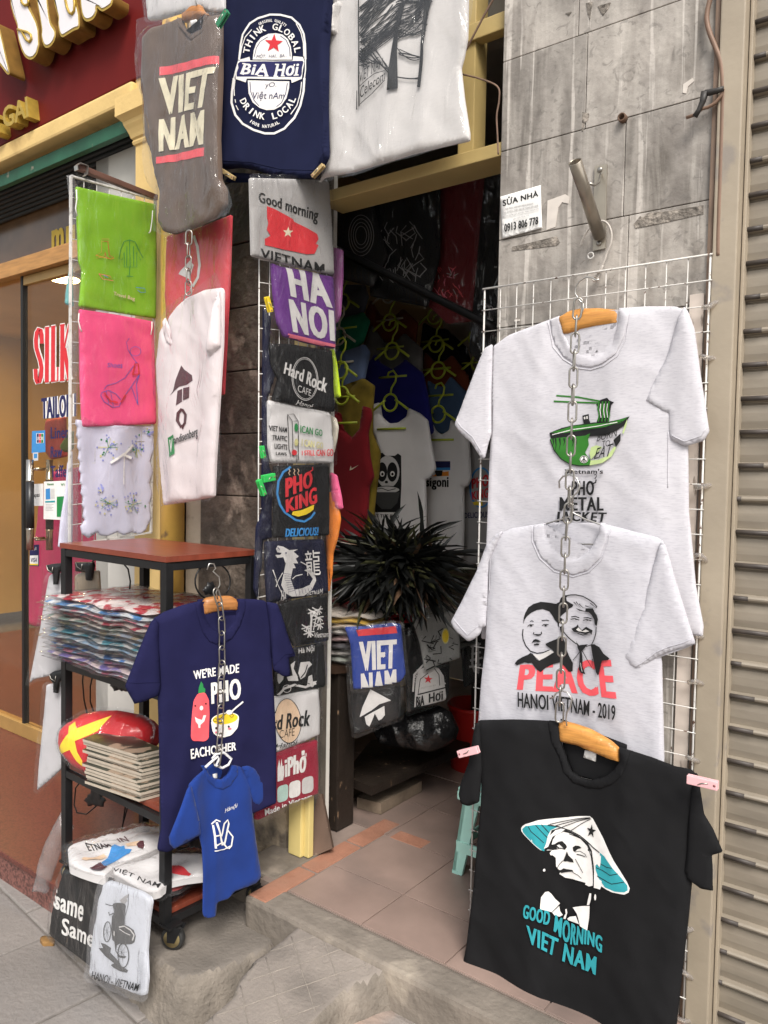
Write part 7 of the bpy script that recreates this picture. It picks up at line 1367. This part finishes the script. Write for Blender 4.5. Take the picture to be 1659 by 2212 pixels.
art = Art(); art.stroke(ell(*e((1470, 1500))[0], 24, 42), 4, 'blue', True); art.text('PHO', e((1408, 1445), (1520, 1410), (1520, 1490), (1410, 1510)), 'red', .05); art.text('KING', e((1408, 1530), (1520, 1500), (1520, 1565), (1412, 1580)), 'red', .05); art.poly(e((1415, 1595), (1480, 1580), (1480, 1620), (1425, 1615)), 'yellow'); art.text('DELICIOUS', zH((1360, 5), (1520, -5), (1520, 35), (1362, 40)), 'navy', .03)
inner('t_shirt', 'grey t-shirt with the round red and blue emblem half behind the wire grid', 1.32, e((1370, 1180), (1420, 1200), (1560, 1300), (1560, 1659))+zH((1500, 320), (1400, 345), (1272, 372), (1260, 0))+e((1360, 1450)), L('grey', (.36, .345, .34), .06), art, seed=14)
# black packs above
art = Art(); 
for k in range(4): art.stroke(ell(*zB((690, 1530))[0], 12+k*5, 20+k*8), 1.6, 'grey', True)
inner('wrapped_shirt', 'black shirt pack with a faint round emblem high at the left inside the shop', .62, zB((475, 1240), (720, 1200), (850, 1659))+e((760, 200), (470, 130)), M_blk2, art, 31, True, 'shirt pack', 'dark shirt packs high inside the shop')
art = Art(); rr = random.Random(5)
for k in range(34): x_ = rr.uniform(820, 1080); y_ = rr.uniform(1420, 1760); art.stroke(zB((x_, y_), (x_+rr.uniform(-40, 40), y_+40), (x_+rr.uniform(-60, 60), y_+90)), 1.8, 'grey')
inner('wrapped_shirt', 'black shirt pack with a faint dragon drawing high in the middle inside the shop', .66, zB((720, 1200), (1190, 1100), (1190, 1659))+e((1110, 330), (740, 260)), M_blk2, art, 32, True, 'shirt pack', 'dark shirt packs high inside the shop')
art = Art()
for k in range(46): x_ = rr.uniform(1120, 1330); y_ = rr.uniform(70, 260); art.stroke(e((x_, y_), (x_+rr.uniform(-30, 40), y_+rr.uniform(10, 50))), 1.4, rr.choice(('pink', 'grey', 'coral')))
inner('wrapped_shirt', 'dark red shirt pack with a scratchy pink print high inside the shop', .72, zB((1190, 1100), (1500, 1040), (1480, 1659))+e((1440, 420), (1240, 440), (1090, 300)), L('wine', (.14, .012, .016)), art, 33, True, 'shirt pack', 'dark shirt packs high inside the shop')
art = Art(); art.text('ECHO', e((1468, 290), (1540, 330), (1540, 358), (1468, 318)), 'lgrey', .0)
inner('wrapped_shirt', 'black shirt pack with small grey capitals near the stone wall inside the shop', .68, zB((1490, 1050), (1640, 1000), (1640, 1659))+e((1560, 500), (1520, 760), (1380, 620)), M_blk2, art, 34, True, 'shirt pack', 'dark shirt packs high inside the shop')
mb = MB(); mb.tube([onY(*e((480, -60))[0], .60), onY(*e((700, 40))[0], .60), onY(*e((1460, 420))[0], .60), onY(*e((1560, 470))[0], .60)], .016, 10); tag(mb.build('hanging_rail', M_frame), 'black rail slanting across the upper part of the shop inside', 'rail')
# plastic hangers
def plastic_hanger(name, lab_, mat, u, v, Y, s=1.0, proto=None):
    P = onY(u, v, Y); g2 = 'plastic hangers inside the shop'
    if proto is None:
        r = thing(name, lab_, 'hanger', P, g2); O = P
        mb = MB(); mb.tube([O+Vector((.041*math.cos(a*.35), 0, .041*math.sin(a*.35))) for a in range(18)], .0055, 8, 0, True); mb.build('ring', mat, r)
        mb = MB(); mb.tube([O+Vector(q) for q in ((0, 0, .036), (.006, 0, .07), (.03, 0, .10), (.034, 0, .13), (.015, 0, .152), (-.012, 0, .145), (-.02, 0, .125))], .005, 8); mb.build('hook', mat, r)
        for sx in (-1, 1): mb = MB(); mb.tube([O+Vector((sx*.03, 0, .012)), O+Vector((sx*.07, 0, -.012)), O+Vector((sx*.105, 0, -.035))], .0062, 8); mb.build('arm', mat, r)
        mb = MB(); mb.tube([O+Vector((-.085, .012, -.125)), O+Vector((.085, .012, -.125))], .0055, 8); mb.build('bar', mat, r)
        return r
    r = proto.copy(); COL.objects.link(r); r.location = P; r['label'] = lab_
    for ch in list(proto.children): cc_ = ch.copy(); COL.objects.link(cc_); cc_.parent = r
    return r
M_lime = pm('lime_plastic', (.46, .54, .05), .35, .1, 20); M_ivory = pm('ivory_plastic', (.55, .50, .42), .4, .1, 20)
hi = plastic_hanger('plastic_hanger', 'ivory plastic hanger carrying the rust brown t-shirt', M_ivory, *e((860, 250))[0], 1.19)
plastic_hanger('', 'ivory plastic hanger carrying the dusty blue tank top', None, *e((535, 520))[0], .85, proto=hi)
hl = plastic_hanger('plastic_hanger', 'lime plastic hanger carrying the panda shirt', M_lime, *e((870, 950))[0], .99)
for p, Y, lab_ in (((865, 430), 1.13, 'carrying the charcoal t-shirt'), ((880, 615), 1.07, 'carrying the royal blue t-shirt'), ((1155, 390), 1.39, 'carrying the black t-shirt at the top right'), ((1165, 570), 1.33, 'carrying the rust orange t-shirt'), ((1180, 740), 1.27, 'carrying the steel blue t-shirt'), ((1180, 1025), 1.19, 'carrying the off-white emblem t-shirt'), ((1425, 525), 1.40, 'hanging highest beside the wire grid'), ((1442, 690), 1.36, 'below the highest one beside the wire grid'), ((545, 740), .80, 'carrying the mustard tank top'), ((555, 905), .73, 'carrying the red tank top'), ((560, 300), .90, 'carrying the emerald tank top')):
    plastic_hanger('', 'lime plastic hanger '+lab_, None, *e(p)[0], Y, proto=hl)

# table with goods
M_bwood = pm('black_wood', (.018, .013, .010), .5, .4, 8, stretch=(1, 1, .3), spec=.4, col2=(.20, .13, .08), c2scale=30, c2lo=.66, c2hi=.70, c2stretch=(1.5, 1.5, .4), bump=.3, bscale=40)
t = thing('display_table', 'worn black wooden table with a lower shelf carrying shirt packs inside the shop', 'table', (-2.2, .5, .25))
mb = MB(); TP = [(-3.0, .15), (-1.93, .15), (-1.88, .17), (-1.855, .22), (-1.85, .40), (-1.66, .95), (-1.66, 1.2), (-3.0, 1.2)]; mb.prism([Vector((x, y, .86)) for x, y in TP], (0, 0, .03)); mb.build('top', pm('table_top', (.035, .02, .013), .35, .3, 8), t)
for x0_, y0_ in ((-2.03, .19), (-1.80, 1.02)): mb = MB(); mb.box((x0_, y0_, .25), (x0_+.15, y0_+.10, .862), 0, .006); mb.build('leg', M_bwood, t)
mb = MB(); q = [onZ(u, v, .40) for u, v in ((742, 1674), (803, 1700), (1015, 1606), (980, 1560), (800, 1600))]; mb.prism([p-Vector((0, 0, .035)) for p in q], (0, 0, .035)); mb.build('lower_shelf', M_bwood, t)
mb = MB(); q = [onZ(u, v, .30) for u, v in zK((655, 185), (810, 225), (1075, 80), (940, 50))]; mb.prism([p-Vector((0, 0, .048)) for p in q], (0, 0, .045)); tag(mb.build('stone_block', pm('block_stone', (.19, .145, .105), .9, .3, 9, bump=.5, bscale=40)), 'flat stone block lying on the tiles under the table shelf', 'block')
mb = MB(); pl = PT(onZ(700, 1850, .25), (.4, -1, .35)); q = [pl.hit(*p) for p in zK((352, 150), (425, 170), (495, 520), (355, 582))]; mb.prism(q, pl.n*-.02); tag(mb.build('wood_board', pm('old_board', (.11, .07, .05), .8, .35, 8, stretch=(1, 1, .3), col2=(.25, .18, .13), c2scale=20, c2lo=.62, c2hi=.68)), 'old brown board leaning at the foot of the yellow door post', 'board')
# stacks
M_flag = patt('flag', (.58, .03, .05), (.74, .66, .58), 3.2); fm = 'packs piled on the table'
zt0 = .892
gk = [('grey-green', (.16, .17, .15)), ('pale grey', (.38, .35, .33)), ('charcoal', (.05, .05, .055)), ('dusty pink', (.36, .24, .24)), ('silver grey', (.30, .29, .28))]
for k, (nm, c_) in enumerate(gk):
    flat_pack(f'{nm} pack, {ORD[4-k]} of the left pile on the table under the flags', -2.02+random.uniform(-.01, .01), .36, zt0, .17, .17, .026, random.uniform(-.06, .06), 60+k, patt('t'+nm, c_, tuple(min(.7, x*1.9) for x in c_), 9), fm, 'shirt pack', 'wrapped_shirt', .014, .012); zt0 += .0262
for k, lab_ in enumerate(('lower red flag pack in plastic on the left pile on the table', 'middle red and cream flag pack on the left pile on the table', 'top cream and red flag pack under the feather headdress')):
    flat_pack(lab_, -1.98+.012*k, .38, zt0, .21, .19, .022, -.05+.05*k, 70+k, M_flag if k != 1 else patt('flag2', (.58, .03, .04), (.62, .40, .06), 2.6), 'flag packs on the table', 'flag pack', 'flag_pack', .012, .014); zt0 += .0225
zt1 = .892
for k in range(5): flat_pack(f'dark shirt pack, {ORD[4-k]} of the right table pile behind the blue pack', -1.80, .80, zt1, .14, .17, .026, random.uniform(-.05, .05), 80+k, patt('dk%d' % k, (.05, .055, .05), (.12, .12, .11), 9), 'dark packs in the right pile on the table', 'shirt pack', 'wrapped_shirt', .012, .012); zt1 += .0265
# packs hung over the table edge
hh = zH; PT1 = PV(745, .16, 880, .30)
art = Art(); art.poly(hh((650, 755), (905, 730), (915, 775), (665, 795)), 'red'); art.text('VIET', hh((668, 832), (912, 815), (905, 1000), (680, 1020)), 'lgrey', .05, 0, 1.03); art.text('NAM', hh((680, 1035), (908, 1005), (912, 1190), (685, 1220)), 'lgrey', .05, 0, 1.03)
pack('wrapped_shirt', 'bright blue shirt pack with worn white lettering hung over the table edge', 'shirt pack', PT1, hh((575, 738), (700, 735), (880, 712), (940, 720), (955, 900), (970, 1040), (940, 1090), (800, 1120), (632, 1142), (622, 1000), (612, 850)), L('bblue', (.014, .04, .24)), art, None, .016, .03, None, off=.02, seed=90, amp=.008)
art = Art(); art.poly(hh((742, 1145), (790, 1170), (875, 1215), (800, 1240), (750, 1280), (672, 1325), (690, 1260)), 'lgrey'); art.poly(hh((705, 1322), (760, 1290), (832, 1250), (835, 1310), (815, 1335), (795, 1345), (770, 1300), (755, 1340), (735, 1385), (715, 1370)), 'lgrey')
pack('wrapped_shirt', 'black shirt pack with a pale conical hat print below the bright blue pack', 'shirt pack', PT1, hh((600, 970), (625, 1100), (930, 1060), (940, 1200), (938, 1330), (800, 1380), (640, 1445), (622, 1300)), M_blk2, art, None, .012, .03, None, off=.0, seed=91, amp=.007)
PT2 = PV(875, .42, 1000, .62)
art = Art(); art.poly(hh((1030, 1100), (1050, 1020), (1120, 985), (1180, 1010), (1212, 1060), (1230, 1215), (1110, 1245), (1020, 1262)), 'lgrey'); art.stroke(hh((1012, 1160), (1020, 1050), (1090, 975)), 4, 'lgrey'); art.stroke(hh((1045, 1175), (1060, 1080), (1110, 1040)), 1.6, B); art.stroke(hh((1185, 1120), (1180, 1050), (1150, 1010)), 1.6, B); art.poly(hh((1040, 1175), (1220, 1130), (1222, 1138), (1042, 1183)), B); art.poly(star(*hh((1110, 1080))[0], 10, .4, -85), 'red'); art.text('BiA', hh((1030, 1192), (1085, 1180), (1085, 1245), (1030, 1262)), B, .04); art.text('Hơi', hh((1112, 1172), (1205, 1150), (1205, 1212), (1112, 1232)), B, .04); art.text('MỘT HAI BA', hh((1062, 1130), (1160, 1108), (1160, 1122), (1062, 1145)), 'grey', .0)
art.text('THINK', hh((1012, 1100), (1035, 1010), (1060, 1035), (1040, 1110)), 'lgrey', .02); art.text('AL', hh((1185, 1040), (1215, 1060), (1222, 1110), (1190, 1105)), 'lgrey', .03)
pack('wrapped_shirt', 'black shirt pack with the oval beer label, right of the bright blue pack', 'shirt pack', PT2, hh((945, 780), (1000, 760), (1150, 900), (1255, 960), (1248, 1180), (1232, 1215), (1100, 1262), (980, 1302), (975, 1150)), M_blk2, art, None, .013, .03, None, seed=92, amp=.007)
art = Art(); rr = random.Random(9)
for k in range(26): x_, y_ = rr.uniform(1060, 1300), rr.uniform(750, 970); art.stroke(hh((x_, y_), (x_+rr.uniform(-35, 35), y_+rr.uniform(10, 50)), (x_+rr.uniform(-60, 60), y_+rr.uniform(20, 70))), rr.uniform(1, 3), rr.choice(('black', 'black', 'grey')))
art.poly(ell(*hh((1220, 800))[0], 8, 17), 'khaki'); art.poly(ell(*hh((1220, 800))[0], 6.5, 14), 'yellow')
pack('wrapped_shirt', 'grey shirt pack with inky trees and a yellow moon under the feather headdress', 'shirt pack', PT2.shift(.02), hh((1010, 680), (1120, 670), (1290, 640), (1318, 760), (1325, 945), (1210, 980), (1095, 1035), (1065, 860)), L('sgrey', (.33, .33, .32)), art, None, .013, .03, None, seed=93, amp=.008)
art = Art()
for pts in (((1385, 870), (1450, 850)), ((1390, 920), (1450, 905)), ((1400, 850), (1395, 980), (1410, 1030), (1440, 1040)), ((1430, 840), (1435, 1030)), ((1380, 960), (1460, 940)), ((1375, 1000), (1450, 985))): art.stroke(hh(*pts), 4.5, 'grey')
pack('wrapped_shirt', 'black shirt pack with grey block strokes half hidden behind the wire grid', 'shirt pack', PV(990, .75, 1045, .85), hh((1320, 780), (1500, 740), (1490, 1060), (1350, 1140), (1335, 960)), M_blk2, art, None, .012, .03, None, seed=94, amp=.006)
# black bin bag on the shelf
cl = Cloth(PT(onY(900, 1580, .55), (.25, -.9, .35)), hh((752, 1405), (800, 1365), (865, 1338), (940, 1345), (975, 1285), (1060, 1265), (1180, 1250), (1250, 1290), (1300, 1400), (1280, 1470), (1200, 1520), (1115, 1552), (950, 1530), (800, 1500)), .05, .10, w_crum(.05, 10, 3), 0, .04)
tag(cl.build('bin_bag', pm('bin_bag', (.010, .010, .011), .22, .2, 20, spec=.6, bump=.5, bscale=40, bdist=.02), None, .012), 'black plastic bag lying crumpled on the lower table shelf', 'plastic bag')
# feather headdress
rr = random.Random(11); Pf = PY(.33); C0 = onY(*hh((890, 440))[0], .40)
vs, fs, mi = [], [], []
for k in range(900):
    an = rr.uniform(0, 2*math.pi); el = rr.uniform(-.1, 1.3); q_ = rr.random()
    d = Vector((math.cos(an)*math.cos(el*1.2), -abs(math.sin(el*1.2))*.75-.05, math.sin(an)*math.cos(el*1.2))).normalized()
    Lf = rr.uniform(.14, .30) if k % 5 else rr.uniform(.26, .36); wd = rr.uniform(.006, .0145); base = C0+Vector((.15*(q_-.25), rr.uniform(-.03, .02), .05*math.sin(q_*3)+rr.uniform(-.03, .03)))
    ax_ = d.cross(Vector((rr.gauss(0, 1), rr.gauss(0, 1), rr.gauss(0, 1)))).normalized(); bend = rr.uniform(.1, .9)*(1 if rr.random() < .8 else 1.6); o_ = len(vs); ns = 8; p = base.copy(); dd = d.copy()
    rot = Matrix.Rotation(bend/ns, 3, ax_); tw = rr.uniform(-.9, .9); sd0 = dd.cross(Vector((rr.uniform(-.5, .5), -1, rr.uniform(-.5, .5)))).normalized()
    for i in range(ns+1):
        s = i/ns; sd_ = (Matrix.Rotation(tw*s, 3, dd) @ (sd0-dd*sd0.dot(dd)).normalized()); nn = dd.cross(sd_); ww = wd*(.18+.82*math.sin(math.pi*min(1, .12+s*.86))**.8)*(1 if i < ns else .12)*rr.uniform(.55, 1.25)
        vs += [p-sd_*ww-dd*ww*.8+nn*ww*.25, p, p+sd_*ww-dd*ww*.8+nn*ww*.25]
        dd = (rot @ dd); dd = (dd+Vector((.05*s, 0, -.12*s))).normalized(); p = p+dd*(Lf/ns)
    for i in range(ns):
        a = o_+i*3; fs += [(a, a+1, a+4, a+3), (a+1, a+2, a+5, a+4)]; mi += [(1 if (k % 6 == 0 and i > 3) else 2 if (k % 17 == 0) else 0)]*2
t = thing('feather_headdress', 'bushy headdress of glossy black cockerel feathers lying on the table piles', 'headdress', C0)
vs = [Vector((C0.x+(v.x-C0.x)*1.22, v.y, C0.z+.03+(v.z-C0.z)*.80)) for v in vs]
mk('feathers', vs, fs, [pm('black_feather', (.006, .0065, .006), .42, .5, 40, spec=.4), pm('green_feather', (.035, .036, .016), .4, .7, 30, spec=.45), pm('brown_feather', (.085, .05, .03), .4, .5, 30)], t, mi)
mb = MB(); mb.lathe(C0, (0, -1, 0), [(.03, -.03), (.045, -.01), (.04, .02), (.015, .035)], 16); mb.build('core', pm('band', (.02, .015, .012), .8), t)
# stool, bucket
M_teal = pm('teal_plastic', (.38, .66, .58), .35, .06, 12, spec=.45)
ft = onZ(985, 1885, .25); t = thing('plastic_stool', 'pale teal plastic stool standing on the tiles behind the black shirt', 'stool', ft+Vector((.12, .12, 0)))
cx_, cy_ = ft.x+.125, ft.y+.125; hs = .30
mb = MB(); mb.box((cx_-.125, cy_-.125, .25+hs-.012), (cx_+.125, cy_+.125, .25+hs), 0, .006); mb.box((cx_-.128, cy_-.128, .25+hs-.045), (cx_+.128, cy_+.128, .25+hs-.012), 0, .008); mb.build('seat', M_teal, t)
for sx in (-1, 1):
    for sy in (-1, 1):
        mb = MB(); b0 = Vector((cx_+sx*.135, cy_+sy*.135, .252)); t0 = Vector((cx_+sx*.11, cy_+sy*.11, .25+hs-.03))
        for w_, of in ((Vector((-sx*.055, 0, 0)), Vector((0, -sy*.012, 0))), (Vector((0, -sy*.055, 0)), Vector((-sx*.012, 0, 0)))):
            mb.prism([b0, b0+w_*.7, t0+w_*1.15, t0], of)
        mb.box((b0.x-.012-sx*.012, b0.y-.012-sy*.012, .2505), (b0.x+.012-sx*.012, b0.y+.012-sy*.012, .262)); mb.build('leg', M_teal, t)
mb = MB()
for a_, b_ in (((-1, -1), (1, -1)), ((1, -1), (1, 1)), ((1, 1), (-1, 1)), ((-1, 1), (-1, -1))): mb.bar(Vector((cx_+a_[0]*.124, cy_+a_[1]*.124, .345)), Vector((cx_+b_[0]*.124, cy_+b_[1]*.124, .345)), .008, .036)
mb.build('crossbar', M_teal, t)
ft = onZ(1000, 1668, .25); t = thing('plastic_tub', 'bright red plastic tub on the floor behind the middle grey shirt', 'tub', ft)
mb = MB(); mb.lathe(ft+Vector((.0, .10, 0)), (0, 0, 1), [(.11, 0), (.125, .28), (.133, .285), (.133, .30), (.12, .30), (.105, .02)], 28); mb.build('shell', pm('red_plastic', (.60, .03, .025), .35, .1, 9), t)
